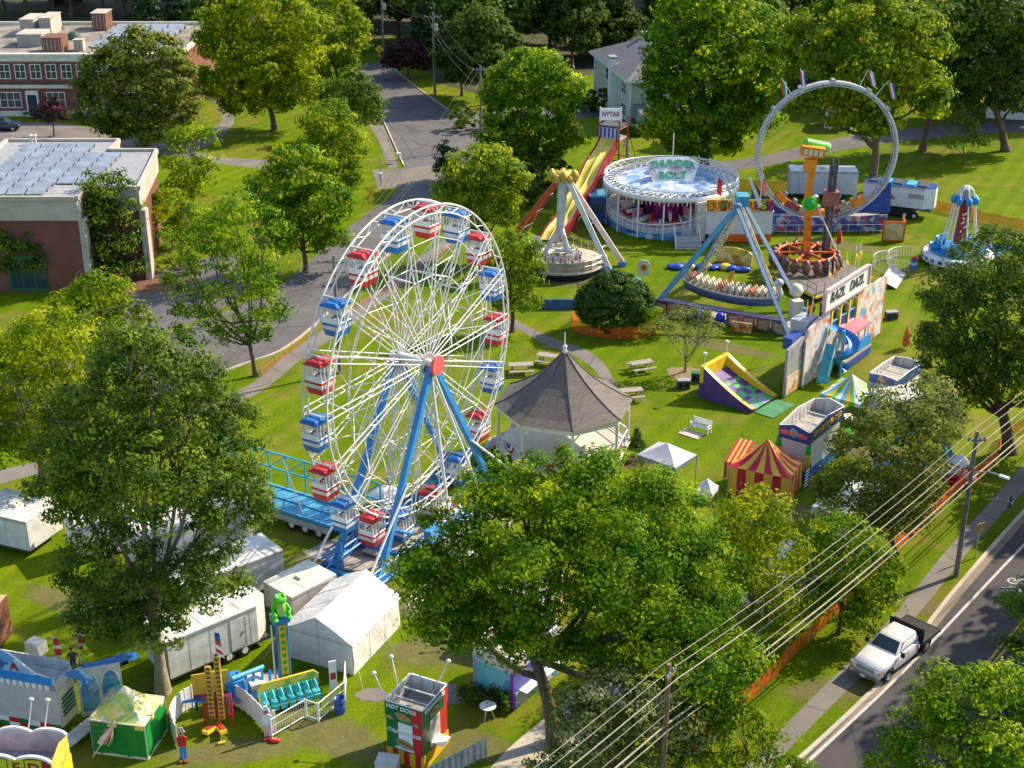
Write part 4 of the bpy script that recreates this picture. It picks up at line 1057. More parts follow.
for i in range(NS):
    a = A0+2*math.pi*i/NS; mb = MB()
    for side in (-1, 1):
        y = side*HW
        hp = wp(.42, a, side*(HW+.12))
        d = Vector((-math.sin(a), 0, math.cos(a)))*.13
        mb.tube(hp+d, wp(WR, a, y)+d*1.6, .042, .036, 5, WSTEEL); mb.tube(hp-d, wp(WR, a, y)-d*1.6, .042, .036, 5, WSTEEL)
        for t in (.3, .56, .8):
            p = hp.lerp(wp(WR, a, y), t); mb.tube(p+d*(1+.6*t), p-d*(1+.6*t)+(wp(1, a, 0)-wp(0, a, 0))*.5, .022, .022, 4, WSTEEL, False)
    mb.tube(wp(WR*.56, a, -HW), wp(WR*.56, a, HW), .04, .04, 4, WSTEEL); mb.tube(wp(WR*.8, a, -HW), wp(WR*.56, a, HW), .03, .03, 4, WSTEEL)
    mb.tube(wp(WR*.3, a, -HW), wp(WR*.56, a, HW), .03, .03, 4, WSTEEL)
    mb.tube(wp(WR, a, -HW), wp(WR, a, HW), .045, .045, 5, WSTEEL)
    b = A0+2*math.pi*(i+1)/NS
    mb.tube(wp(WR*.56, a, -HW), wp(WR*.8, b, -HW), .022, .022, 4, WSTEEL, False); mb.tube(wp(WR*.56, b, HW), wp(WR*.8, a, HW), .022, .022, 4, WSTEEL, False)
    mb.build('spoke', T)
mb = MB(); mb.tube((0, -HW-.75, WZ), (0, HW+.75, WZ), .28, .28, 12, WSTEEL)
for s in (-1, 1): mb.tube((0, s*(HW+.02), WZ), (0, s*(HW+.22), WZ), .62, .62, 16, STEEL)
mb.build('axle', T)
mb = MB(); mb.tube((0, -HW-.75, WZ), (0, -HW-.93, WZ), .62, .60, 24, paint('faded_red_disc', (.72, .12, .12), .5, .1)); mb.build('hub_cap', T)

def cabin(k):
    a = A0+2*math.pi*k/NS; c = wp(WR-.05, a, 0)
    C = MB(); m = RED if k % 2 == 0 else paint('cabin_blue', (.02, .16, .50), .4, .12)
    w_, d_ = .60, .54    # half sizes: along the wheel, across it
    m2 = m
    z0, z1 = -2.0, -.34
    # tub: tapered, coloured, with a white band
    def ring(z, sx, sy): return [(-sx, -sy, z), (sx, -sy, z), (sx, sy, z), (-sx, sy, z)]
    def loft(mbx, r0, r1, mt):
        mbx.add(r0+r1, [(0,1,5,4), (1,2,6,5), (2,3,7,6), (3,0,4,7)], mt)
    r_a, r_b, r_c, r_d = ring(z0, w_*.78, d_*.8), ring(z0+.40, w_*.98, d_*.98), ring(z0+.62, w_, d_), ring(z0+.76, w_, d_)
    C.add(r_a, [(3,2,1,0)], m); loft(C, r_a, r_b, m); loft(C, r_b, r_c, WHITE); loft(C, r_c, r_d, m2)
    r_e = ring(z0+.86, w_, d_); loft(C, r_d, r_e, CLEANWHITE)
    C.add(ring(z0+.35, w_*.95, d_*.95), [(0,1,2,3)], GREY)
    C.bx(-.1, -d_*.9, z1-.5, .1, d_*.9, z1-.05, WHITE); C.bx(-w_+.03, -d_+.06, z0+.36, -w_+.33, d_-.06, z0+.95, WHITE); C.bx(w_-.33, -d_+.06, z0+.36, w_-.03, d_-.06, z0+.72, WHITE)
    o = C.build('cabin', T); o.location = c
    F = MB()
    for sx in (-1, -.5, 0, .5, 1):
        for sy in (-1, 1): F.tube((sx*w_*.97, sy*d_*.97, z0+.76), (sx*w_*.93, sy*d_*.93, z1), .04, .04, 5, CLEANWHITE)
    for sx in (-1, 1):
        F.tube((sx*w_*.97, 0, z0+.76), (sx*w_*.93, 0, z1), .04, .04, 5, CLEANWHITE); F.bx(sx*w_-.04, -d_*.9, z0+.86, sx*w_+.0, d_*.9, z0+1.1, CLEANWHITE)
        F.tube((sx*w_*.95, -d_*.95, -1.0), (sx*w_*.95, d_*.95, -1.0), .022, .022, 4, WSTEEL)
    for sy in (-1, 1): F.tube((-w_, sy*d_, z0+.79), (w_, sy*d_, z0+.79), .035, .035, 5, CLEANWHITE)
    F.build('cage', o)
    Rf = MB(); e = .06
    r1 = ring(z1, w_+e, d_+e); r2 = ring(z1+.10, w_+e, d_+e); r3 = ring(z1+.24, w_*.85, d_*.6)
    Rf.add(r1, [(3,2,1,0)], CLEANWHITE); loft(Rf, r1, r2, m); loft(Rf, r2, r3, m); Rf.add(r3, [(0,1,2,3)], m)
    for i in range(5):
        x = -w_*.6+i*w_*.3; Rf.bx(x-.03, -d_-e-.003, z1+.141, x+.03, d_+e+.003, z1+.165, m)
    Rf.tube((0, -HW, 0), (0, HW, 0), .05, .05, 6, STEEL); Rf.build('cabin_roof', o)
    return o
for k in range(NS): cabin(k)
# legs
def loc_of(px, py):
    d = ground(px, py)-hub; c, s = math.cos(-WRZ), math.sin(-WRZ)
    return Vector((d.x*c-d.y*s, d.x*s+d.y*c, 0))
for side, ya in ((-1, -HW-.45), (1, HW+.45)):
    for dx in (-1, 1):
        mb = MB(); foot = Vector((dx*6.3, ya*1.25, .45)); top = Vector((dx*.12, ya, WZ-.1))
        mb.beam(foot, top, .34, .34, BLUE, up=(0,1,0))
        mb.tube(foot.lerp(top, .22)+Vector((0, 0, .1)), Vector((dx*2.0, ya*.8, 1.0)), .09, .09, 6, BLUE)
        mb.bx(foot.x-.35, foot.y-.3, 0, foot.x+.35, foot.y+.3, .5, BLUE)
        mb.build('leg', T)
    # slim white braces
    for dx in (-1, 1):
        mb = MB(); mb.tube((dx*2.2, ya*3.2, .3), (dx*.1, ya, WZ-.5), .08, .08, 6, WSTEEL); mb.build('brace', T)
for dx, sy in ((1, -1), (-1, 1), (-1, -1)):
    mb = MB(); mb.tube((dx*9.0, sy*2.0, .1), (dx*3.4, sy*1.7, 5.2), .10, .08, 6, WSTEEL); mb.bx(dx*9-.35, sy*2-.35, 0, dx*9+.35, sy*2+.35, .12, WOOD); mb.build('outrigger_strut', T)
# base frame and loading deck
mb = MB()
for y in (-1.9, 1.9):
    mb.lattice((-7.2, y, .75), (7.2, y, .75), .5, BLUE, .06, 12)
    mb.beam((-7.2, y, .28), (7.2, y, .28), .26, .3, BLUE); 
for x in (-7, -3.5, 3.5, 7): mb.beam((x, -2.4, .28), (x, 2.4, .28), .3, .3, BLUE)
mb.build('base_frame', T)
mb = MB(); mb.bx(-4.2, -3.6, .18, 3.6, -1.95, .32, DECK); mb.bx(-4.2, -1.3, .18, 4.2, 1.3, .28, DECK); mb.bx(-4.2, -4.6, 0.02, 3.6, -3.61, .16, DECK); mb.build('loading_deck', T)
mb = MB()
for i in range(14):
    x = -8.4+i*.75
    mb.tube((x, -4.9, 0), (x, -4.9, 1.1), .025, .025, 4, WSTEEL)
for z in (.25, .7, 1.1): mb.tube((-8.4, -4.9, z), (1.4, -4.9, z), .025, .025, 4, WSTEEL)
mb.build('queue_rail', T)
mb = MB(); mb.bx(-2.2, -2.4, .33, -1.0, -1.9, 1.6, paint('control_box_blue', (.05, .25, .5), .5, .2)); mb.build('control_box', T); mb = MB(); mb.bx(-3.4, 1.5, .33, -1.4, 2.6, 1.5, GREY); mb.build('drive_unit', T)
# outrigger arms reaching left with a blue frame
mb = MB(); mb.beam((-7.2, -1.9, 1.15), (-10.0, -.6, 1.15), .14, .14, BLUE); mb.beam((-7.2, -1.9, .5), (-10.0, -.6, .5), .14, .14, BLUE)
for t in (0, .33, .66, 1): p = Vector((-7.2, -1.9, 0)).lerp(Vector((-10.0, -.6, 0)), t); mb.beam(p+Vector((0,0,.1)), p+Vector((0,0,1.15)), .1, .1, BLUE)
mb.build('side_frame', T)
# pink and white entrance panels at the right foot, and a small domed umbrella
b = ground(452, 520)
T = thing('scrollwork_fence', 'white ride entrance fence with magenta and orange scrollwork right of the wheel deck', 'fence', b, R(62))
mb = MB(); mb.panel([(-1.8, 0), (1.8, 0), (1.8, 1.4), (.9, 1.7), (0, 1.5), (-.9, 1.7), (-1.8, 1.4)], 0, .08, CLEANWHITE)
mb.build('board', T)
mb = MB()
for i in range(5):
    c = -1.4+i*.7; pts = [(c+.28*math.cos(t*.6)*(1-t*.06), -.02, .85+.36*math.sin(t*.6)*(1-t*.06)) for t in range(12)]
    mb.path(pts, .05, 5, MAGENTA if i % 3 else DORANGE)
mb.build('scrollwork', T)
b = ground(386, 520)
T = thing('ticket_umbrella', 'small pale blue and white canopy on a dark pole behind the lowest red cabin', 'umbrella', b)
mb = MB(); cb = [CLEANWHITE, paint('lavender_cloth', (.45, .45, .62), .6, .1)]
for i in range(8): mb.lathe([(1.15, 1.75), (.8, 2.05), (.35, 2.3), (.02, 2.36)], 1, cb[i % 2], a0=R(45*i), a1=R(45*i+45))
mb.build('canopy', T); MB().tube((0,0,0), (0,0,2.4), .05, .05, 6, DBLUE).build('pole', T)
# ================================================================ swinging-arm ride (left of the round ride)
C0 = ground(566, 268)
T = thing('pendulum_ride', 'swinging arm ride with red and white legs, gold top and seats on a deck', 'fairground ride', C0)
def rel(px, py, z=0.0): p = ground(px, py, z); return Vector((p.x-C0.x, p.y-C0.y, z))
topz = zat(C0.y, 176); top = Vector((0, 0, topz))
top = at_y(563, 178, C0.y)-C0
fl1, fl2, fr1, fr2 = rel(510, 244), rel(524, 236), rel(609, 273), rel(622, 266)
ORW = paint('red_orange_leg_paint', (.60, .09, .03), .4, .15)
for f, m, s in ((fl1, ORW, -1), (fl2, paint('maroon_leg_paint', (.28, .05, .10), .45, .15), -1), (fr1, WSTEEL, 1), (fr2, paint('pinkish_white_paint', (.66, .54, .53), .45, .15), 1)):
    mb = MB(); t = top+Vector((s*.35, .25 if f in (fl2, fr2) else -.25, 0))
    mb.beam(f+Vector((0,0,.4)), t, .46, .50, m, up=(0,1,0))
    mb.beam(f.lerp(t, .06)+Vector((s*.0, -.19, .1)), f.lerp(t, .9)+Vector((0, -.19, .1)), .1, .06, RED if s > 0 else GOLD, up=(0,1,0))
    mb.bx(f.x-.35, f.y-.3, 0, f.x+.35, f.y+.3, .45, BLUE)
    mb.build('leg', T)
mb = MB()
for a_, b_ in ((fl1, fl2), (fr1, fr2)):
    for t_ in (.25, .5, .75):
        mb.tube(a_.lerp(top, t_), b_.lerp(top, t_), .06, .06, 5, WSTEEL)
mb.build('brace', T)
mb = MB()
for i in range(12):
    a = i*.5236; mb.ell((top.x+math.cos(a)*1.15, top.y+math.sin(a)*.8, top.z+.25+.2*math.sin(i*3)), .32, .3, .42, GOLD, 8, 6)
mb.tube(top+Vector((-1, 0, 0)), top+Vector((1, 0, 0)), .45, .45, 12, GOLD); mb.lathe([(1.0, .2), (.8, .5), (.3, .7), (.01, .72)], 12, GOLD, top)
mb.build('top_crown', T)
kz = 4.1; cx = top.x-.15; cy = top.y
mb = MB(); mb.tube(top, (cx, cy, kz), .46, .42, 12, WHITE); mb.ell((cx, cy, kz), .42, .42, .36, WHITE)
for a in (0, 120, 240):
    q = Vector((cx+1.5*math.cos(R(a-90+30)), cy+1.5*math.sin(R(a-90+30)), 1.35)); mb.tube((cx, cy, kz), q, .27, .21, 8, WHITE)
for z in (2.0, 2.7):
    r_ = 1.5*(kz-z)/(kz-1.35); pts = [Vector((cx+r_*math.cos(R(a-60)), cy+r_*math.sin(R(a-60)), z)) for a in (0, 120, 240)]
    for i in range(3): mb.tube(pts[i], pts[(i+1) % 3], .06, .06, 5, WHITE)
mb.build('swing_arm', T)
mb = MB(); mb.lathe([(1.1, 1.2), (1.75, 1.2), (1.75, 1.5), (1.1, 1.5), (1.1, 1.2)], 20, WHITE, (cx, cy, 0)); sr = mb.build('seat_ring', T)
mb = MB()
for i in range(16):
    a = i*math.pi/8; c = Vector((cx+1.85*math.cos(a), cy+1.85*math.sin(a), 1.1)); mb.box(c, (.28, .42, .16), OFFWHITE, rz=a); mb.box(c+Vector((-.13*math.cos(a), -.13*math.sin(a), .35)), (.12, .42, .75), OFFWHITE, rz=a)
    mb.tube(c+Vector((.1*math.cos(a), .1*math.sin(a), .5)), c+Vector((.1*math.cos(a), .1*math.sin(a), -.2)), .05, .05, 5, DRED)
mb.build('seats', sr)
mb = MB(); mb.lathe([(0.01, .85), (4.0, .85), (4.0, .7)], 24, DECK, (-.4, -.2, 0)); mb.bx(-4.8, -1.8, .5, 3.9, 1.6, .83, DECK)
mb.lathe([(3.95, .69), (3.6, .02)], 24, BLACK, (-.4, -.2, 0)); mb.build('deck', T)
mb = MB()
for i in range(30):
    a = i*.2094; p = Vector((-.4+3.9*math.cos(a), -.2+3.9*math.sin(a), .85)); q = Vector((-.4+3.9*math.cos(a+.2094), -.2+3.9*math.sin(a+.2094), .85))
    mb.tube(p, p+Vector((0,0,1.0)), .03, .03, 4, STEEL)
    for z in (.5, 1.0): mb.tube(p+Vector((0,0,z)), q+Vector((0,0,z)), .025, .025, 4, STEEL)
    if 17 < i < 27: mb.add([p+Vector((0,0,.05)), q+Vector((0,0,.05)), q+Vector((0,0,.95)), p+Vector((0,0,.95))], [(0,1,2,3)], TAN)
mb.build('railing', T)
mb = MB(); mb.beam(rel(517, 250)+Vector((0,0,.3)), rel(641, 284)+Vector((0,0,.3)), .3, .3, LBLUE, up=(0,0,1)); mb.build('outrigger', T)
mb = MB(); a_, b_ = rel(541, 309), rel(579, 309); d_ = (b_-a_).normalized()
mb.box(((a_+b_)/2+Vector((0, 0, .45))), ((b_-a_).length, .12, .9), paint('blue_skirt_panel', (.04, .14, .42), .5, .2), rz=math.atan2(d_.y, d_.x)); mb.build('skirt_panel', T)
for px, py, lab, m in ((536, 262, 'white sign board on a pole at the rear left of the swinging arm ride deck', OFFWHITE), (643, 287, 'cream and orange sign board on a yellow pole right of the swinging arm ride', OFFWHITE)):
    b = ground(px, py); S_ = thing('sign_board', lab, 'sign', b, R(-8)); MB().tube((0,0,0), (0,0,1.2), .04, .04, 6, YELLOW if px > 600 else STEEL).build('pole', S_)
    mb = MB(); mb.panel([(-.5, 1.1), (.5, 1.1), (.55, 2.2), (.3, 2.55), (-.3, 2.55), (-.55, 2.2)], -.04, .04, m); mb.build('board', S_)
    mb = MB(); mb.ell((0, -.06, 1.85), .28, .02, .3, DORANGE if px > 600 else GREY); mb.build('emblem', S_)

# ================================================================ yellow slide with red tower
A, B = ground(549, 243), ground(607, 206)
dv = (B-A); SL = dv.length; rz = math.atan2(dv.y, dv.x)
T = thing('fun_slide', 'long wavy yellow slide running down from a red tower with a lettered sign on top', 'slide', A, rz)
def sprof(t):   # height along the run
    return .25+7.0*t**1.12+.22*math.sin(t*math.pi*6)*(1-t)**.3
n = 40
for k, (y0, y1) in enumerate(((-.85, 0.0), (0.0, .85))):
    mb = MB(); vs = []
    for i in range(n+1):
        t = i/n; z = sprof(t)
        vs += [(SL*t, y0, z+.16), (SL*t, y0+.05, z), (SL*t, y1-.05, z), (SL*t, y1, z+.16)]
    mb.add(vs, [(4*i+j, 4*i+4+j, 4*i+5+j, 4*i+1+j) for i in range(n) for j in range(3)], PYELLOW, True); mb.build('slide_lane', T)
for y in (-.9, .9):
    mb = MB(); vs = []
    for i in range(n+1):
        t = i/n; z = sprof(t)
        vs += [(SL*t, y, z-1.0*min(1, t*4)), (SL*t, y, z+.3), (SL*t, y+(.1 if y > 0 else -.1), z+.3), (SL*t, y+(.1 if y > 0 else -.1), z-1.0*min(1, t*4))]
    mb.add(vs, [(4*i+j, 4*i+(j+1) % 4, 4*i+4+(j+1) % 4, 4*i+4+j) for i in range(n) for j in range(4)], DRED); mb.build('side_wall', T)
mb = MB()
for t in (.3, .5, .7, .85):
    for y in (-1, 1):
        mb.tube((SL*t, y, 0), (SL*t, y, sprof(t)-.3), .07, .07, 5, DRED)
    mb.tube((SL*t, -1, .2), (SL*t, 1, sprof(t)-.4), .05, .05, 4, DRED)
mb.tube((SL*.5, -1, .2), (SL*.85, -1, sprof(.85)-.5), .06, .06, 4, DRED)
mb.build('support', T)
mb = MB()
for x in (SL, SL+2.2):
    for y in (-1.15, 1.15): mb.tube((x, y, 0), (x, y, 9.3), .09, .09, 6, DRED)
for z in (1.5, 3.2, 5.0, 7.1, 8.3):
    for y in (-1.15, 1.15): mb.tube((SL, y, z), (SL+2.2, y, z), .05, .05, 4, DRED)
    for x in (SL, SL+2.2): mb.tube((x, -1.15, z), (x, 1.15, z), .05, .05, 4, DRED)
for z0, z1 in ((0, 3.2), (3.2, 5.0), (5.0, 7.1)): mb.tube((SL, -1.15, z0), (SL+2.2, -1.15, z1), .05, .05, 4, DRED)
mb.bx(SL, -1.1, 7.12, SL+2.2, 1.1, 7.25, DECK); mb.build('tower', T)
mb = MB(); mb.bx(SL-.06, -1.2, 7.3, SL+.04, 1.2, 8.4, paint('faded_violet_white', (.52, .44, .55), .5, .2))
for i in range(5): mb.bx(SL-.09, -1.0+i*.45, 7.35, SL-.063, -.8+i*.45, 8.35, DBLUE)
mb.build('front_panel', T)
mb = MB()
for i in range(16): mb.box((SL+2.5+i*.28, -.7, 6.95-i*.44), (.32, .7, .06), STEEL)
mb.tube((SL+2.3, -1.1, 7.9), (SL+7.0, -1.1, .9), .04, .04, 4, DRED); mb.tube((SL+2.3, -.3, 7.9), (SL+7.0, -.3, .9), .04, .04, 4, DRED); mb.build('stairs', T)
# sign at the top turned to the public
S_ = MB(); ca, sa = math.cos(-rz), math.sin(-rz)
sgn_o = bpy.data.objects.new('sign', None); bpy.data.objects.remove(sgn_o)
mb = MB(); mb.box((0, 0, 0), (2.15, .12, 1.25), CLEANWHITE); mb.bx(-1.15, -.1, -.8, -1.0, .1, .75, CLEANWHITE); mb.bx(1.0, -.1, -.8, 1.15, .1, .75, CLEANWHITE)
so = mb.build('sign', T); so.location = (SL+.3, 0, 9.75); so.rotation_euler = (0, 0, -rz+R(-3))
lettering(so, 'NYTAR', (0, -.075, 0), .72, DRED, width=1.8)
mb = MB(); mb.bx(SL, -1.2, 8.45, SL+2.2, 1.2, 8.6, DGREY); mb.build('roof_frame', T)

# ================================================================ round covered ride with undulating track
C0 = ground(669, 221)
T = thing('undulating_round_ride', 'round covered ride with blue skirt, white canopy rim and green lettering THUNDER BOLT', 'fairground ride', C0)
RC = 6.75; ZC = 4.3
art_blue = art('blue_white_artwork', [(.02, .10, .38), (.08, .30, .60), (.62, .66, .72), (.03, .16, .45), (.12, .40, .55)], 1.0)
art_canopy = art('canopy_artwork', [(.30, .44, .60), (.04, .13, .40), (.52, .58, .66), (.12, .32, .54), (.40, .50, .62), (.06, .18, .44), (.58, .62, .70)], 1.4)
def trk(a): return .9+.55*math.sin(2*a+R(150))
n = 64; mb = MB(); vs = []
for i in range(n):
    a = 2*math.pi*i/n; vs += [(RC*math.cos(a)*.97, RC*math.sin(a)*.97, 0.05), (RC*math.cos(a)*.97, RC*math.sin(a)*.97, trk(a)+.35)]
mb.add(vs, [(2*i, (2*i+2) % (2*n), (2*i+3) % (2*n), 2*i+1) for i in range(n)], art_blue); mb.build('skirt', T)
mb = MB(); vs = []
for i in range(n):
    a = 2*math.pi*i/n; z = trk(a); vs += [(6.65*math.cos(a), 6.65*math.sin(a), z+.3), (5.3*math.cos(a), 5.3*math.sin(a), z+.5), (3.4*math.cos(a), 3.4*math.sin(a), z+.6)]
mb.add(vs, [(3*i+j, (3*i+3+j) % (3*n), (3*i+4+j) % (3*n), 3*i+1+j) for i in range(n) for j in range(2)], WHITE, True)
mb.build('track', T)
mb = MB()
for i in range(n):
    a = 2*math.pi*i/n; p = Vector((6.6*math.cos(a), 6.6*math.sin(a), trk(a)+.3)); a2 = 2*math.pi*(i+1)/n; q = Vector((6.6*math.cos(a2), 6.6*math.sin(a2), trk(a2)+.3))
    mb.tube(p, p+Vector((0,0,.9)), .025, .025, 4, CLEANWHITE, False)
    mb.beam(p+Vector((0,0,.9)), q+Vector((0,0,.9)), .08, .1, CLEANWHITE); mb.beam(p+Vector((0,0,.45)), q+Vector((0,0,.45)), .03, .03, CLEANWHITE)
mb.build('railing', T)
mb = MB()   # canopy: a shallow ring of painted panels with a fringe
prof = [(RC, ZC), (6.3, ZC+.05)]
vs = []
mb.lathe([(5.5, ZC+.05), (4.2, ZC+.2), (2.6, ZC+.4), (.01, ZC+.55)], 32, art_canopy, smooth=False)
for i in range(48):
    a, b_ = 2*math.pi*i/48, 2*math.pi*(i+1)/48
    mb.tube((6.4*math.cos(a), 6.4*math.sin(a), ZC+.1), (5.4*math.cos(b_), 5.4*math.sin(b_), ZC+.1), .05, .05, 4, CLEANWHITE, False); mb.tube((6.4*math.cos(b_), 6.4*math.sin(b_), ZC+.1), (5.4*math.cos(a), 5.4*math.sin(a), ZC+.1), .05, .05, 4, CLEANWHITE, False)
mb.lathe(prof, 32, art_canopy, smooth=False)
mb.lathe([(RC+.02, ZC+.15), (RC+.12, ZC+.15), (RC+.12, ZC-.35), (RC+.02, ZC-.35), (RC+.02, ZC+.15)], 48, CLEANWHITE)
cn = mb.build('canopy', T)
mb = MB()
for i in range(40):
    a, b_ = 2*math.pi*i/40, 2*math.pi*(i+1)/40
    P_ = lambda r_, t, z: Vector((r_*math.cos(t), r_*math.sin(t), z))
    mb.tube(P_(RC, a, ZC+.28), P_(RC, b_, ZC+.75), .04, .04, 4, CLEANWHITE, False); mb.tube(P_(RC, a, ZC+.75), P_(RC, b_, ZC+.28), .04, .04, 4, CLEANWHITE, False)
    mb.tube(P_(RC, a, ZC+.75), P_(RC, b_, ZC+.75), .06, .06, 4, CLEANWHITE, False); mb.tube(P_(RC, a, ZC+.15), P_(RC, a, ZC+.75), .04, .04, 4, CLEANWHITE, False)
mb.build('canopy_lattice', cn)
mb = MB()
for i in range(96):
    a = 2*math.pi*i/96; mb.beam((math.cos(a)*(RC+.13), math.sin(a)*(RC+.13), ZC-.36), (math.cos(a)*(RC+.13), math.sin(a)*(RC+.13), ZC-.66), .10, .03, GREY if i % 2 else CLEANWHITE, up=(math.cos(a), math.sin(a), 0))
mb.build('fringe', cn)
for i in range(16):
    a = 2*math.pi*(i+.5)/16; MB().tube((math.cos(a)*(RC-.05), math.sin(a)*(RC-.05), .05), (math.cos(a)*(RC-.05), math.sin(a)*(RC-.05), ZC), .085, .085, 6, CLEANWHITE).build('post', T)
mb = MB(); mb.lathe([(2.2, .9), (2.3, 2.6), (2.5, ZC+.2)], 20, MAGENTA, smooth=False)
for i in range(20): a = i*.314; mb.tube((2.45*math.cos(a), 2.45*math.sin(a), .9), (2.6*math.cos(a), 2.6*math.sin(a), ZC), .12, .12, 5, MAGENTA if i % 2 else DRED)
mb.build('centre_curtain', T)
CARM = [RED, WHITE, paint('pink_paint', (.65, .25, .35), .4, .1)]
for i in range(16):
    a = 2*math.pi*i/16; z = trk(a)+.55; c = Vector((4.5*math.cos(a), 4.5*math.sin(a), z)); mb = MB()
    t = Vector((-math.sin(a), math.cos(a), 0)); rr_ = Vector((math.cos(a), math.sin(a), 0))
    mb.box(c+Vector((0,0,.25)), (1.5, 1.0, .4), CARM[i % 3], rz=a); mb.box(c-t*.45+Vector((0,0,.75)), (1.4, .2, .8), CARM[(i+1) % 3], rz=a); mb.box(c+t*.55+Vector((0,0,.5)), (1.4, .15, .35), CLEANWHITE, rz=a)
    mb.tube(c-rr_*2.4+Vector((0,0,1.2)), c+rr_*.2+Vector((0,0,.5)), .07, .07, 5, DBLUE)
    mb.build('car', T)
GRL = paint('green_letter_paint', (.05, .34, .16), .5, .1)
lettering(cn, 'THUNDER', (0, -.58, ZC+1.80), 1.15, GRL, rx=45, width=4.5, extr=.04, arc=.3)
lettering(cn, 'BOLT', (0, -1.45, ZC+.93), 1.15, GRL, rx=45, width=2.8, extr=.04)
mb = MB(); mb.add([(-2.0, -2.0, ZC+.3), (2.0, -2.0, ZC+.3), (2.7, -.4, ZC+1.9), (1.6, .1, ZC+2.4), (-1.6, .1, ZC+2.4), (-2.7, -.4, ZC+1.9)], [(0,1,2,3,4,5)], art('sign_back_artwork', [(.62, .64, .68), (.70, .70, .70), (.45, .30, .36), (.68, .68, .70)], .8))
mb.add([(-1.5, .2, ZC+.3), (1.5, .2, ZC+.3), (1.6, .16, ZC+2.38), (-1.6, .16, ZC+2.38)], [(0,1,2,3)], GREY); mb.build('sign_panel', cn)
mb = MB(); mb.tube((.2, 1.0, ZC), (.2, 1.0, ZC+4.6), .07, .05, 6, CLEANWHITE); mb.build('mast', cn)
mb = MB()
for i in range(5): mb.box((.9, -7.3-.35*i, (4.5-i)*.17*.9), (2.4, .35, .16), STEEL)
for x in (-.3, 2.1):
    mb.tube((x, -6.9, 1.9), (x, -9.0, 1.0), .04, .04, 4, CLEANWHITE); mb.tube((x, -9.0, 0), (x, -9.0, 1.0), .04, .04, 4, CLEANWHITE); mb.tube((x, -6.9, .8), (x, -6.9, 1.9), .04, .04, 4, CLEANWHITE)
mb.bx(-.3, -9.3, 0, 2.1, -9.0, .12, TAN); mb.build('steps', T)
mb = MB(); mb.bx(-8.2, -1.6, .2, -6.6, .6, 3.0, DBLUE); mb.bx(-8.3, -1.7, 3.0, -6.5, .7, 3.2, LBLUE); mb.bx(-8.0, -1.66, 1.3, -6.9, -1.603, 2.3, GLASS); mb.build('operator_booth', T)

# ================================================================ candy stand behind the boat ride: bright letters over a white side
a, rz, wdt = fp(705, 243, 771, 243)
T = thing('game_trailer', 'white trailer with multicoloured balloon letters along its roof and red skirt', 'trailer', a, rz)
mb = MB(); mb.bx(0, 0, .9, wdt, 2.6, 3.1, paint('bluish_white_panel', (.60, .63, .68), .45, .08)); mb.bx(-.1, -.1, 3.1, wdt+.1, 2.7, 3.22, WHITE); mb.build('body', T)
MB().bx(.3, -.03, .1, wdt-.1, .05, .9, DORANGE).build('skirt', T)
mb = MB(); mb.bx(.3, 1.0, 0, 1, 1.6, .9, BLACK); mb.bx(wdt-1, 1.0, 0, wdt-.4, 1.6, .9, BLACK); mb.build('wheel', T)
mb = MB(); mb.bx(0, .1, 3.223, wdt, .2, 4.35, YELLOW); sb = mb.build('sign_board', T)
for i, (ch, m) in enumerate(zip('SUPERDRESSY'[:10], [YELLOW, MAGENTA, GREEN, RED, YELLOW, BLUE, RED, DBLUE, YELLOW, MAGENTA])):
    x = .35+i*(wdt-.7)/9; cm = [DORANGE, YELLOW, DRED, PYELLOW, PURPLE, ORANGE, YELLOW, ORANGE, DGREEN, DRED][i]
    MB().bx(x-.33, .04, 3.28, x+.33, .097, 4.28, cm).build('letter_tile', sb)
    lettering(sb, ch, (x, .02, 3.78), 1.0, m, extr=.02, width=.5)
mb = MB(); mb.bx(-.9, .3, .1, -.003, 2.4, 3.8, WHITE); mb.bx(-.95, .2, 3.8, 0.0, 2.5, 4.0, WHITE); mb.build('end_cabinet', T)
for i, (px, hh) in enumerate(((713, 210), (757, 206))):
    p = ground(px, 238)-a; MB().tube((p.x, 1.2, 3.2), (p.x, 1.2, 6.3), .03, .03, 5, CLEANWHITE).build('flag_pole', T)
    mb = MB(); vs = [(p.x+.05+.12*j*(1), 1.2+.08*math.sin(j*1.5), 6.2-.05*j) for j in range(5)]+[(p.x+.05+.12*j, 1.2+.08*math.sin(j*1.5), 4.6-.05*j) for j in range(5)]
    mb.add(vs, [(j, j+1, j+6, j+5) for j in range(4)], RED if i == 0 else paint('striped_flag_cloth', (.60, .20, .20), .6, .3)); mb.build('flag', T)

# folded yellow banner and heap of blue and yellow inflatable
a, rz, wdt = fp(716, 262, 751, 268)
T = thing('banner_panel', 'long ornate yellow and gold painted panel standing on the grass behind the boat ride', 'panel', a, rz)
mb = MB(); mb.panel([(0, 0), (wdt, 0), (wdt, 1.3), (wdt*.9, 1.55), (wdt*.5, 1.75), (wdt*.1, 1.55), (0, 1.3)], 0, .12, art('gold_scroll_artwork', [(.42, .20, .03), (.70, .50, .10), (.55, .36, .05), (.74, .60, .22)], 2.0)); mb.build('board', T)
mb = MB(); mb.bx(-.1, -.06, -.02, wdt+.1, -.003, .12, RED); mb.build('trim', T)
b = ground(710, 270)
T = thing('deflated_inflatable', 'crumpled blue and yellow inflatable lying on the grass behind the boat ride', 'inflatable', b)
mb = MB(); g = random.Random(4)
IB = paint('glossy_blue_vinyl', (.03, .10, .45), .3, .2, bump=.5); IY = paint('glossy_yellow_vinyl', (.75, .50, .04), .3, .2, bump=.5)
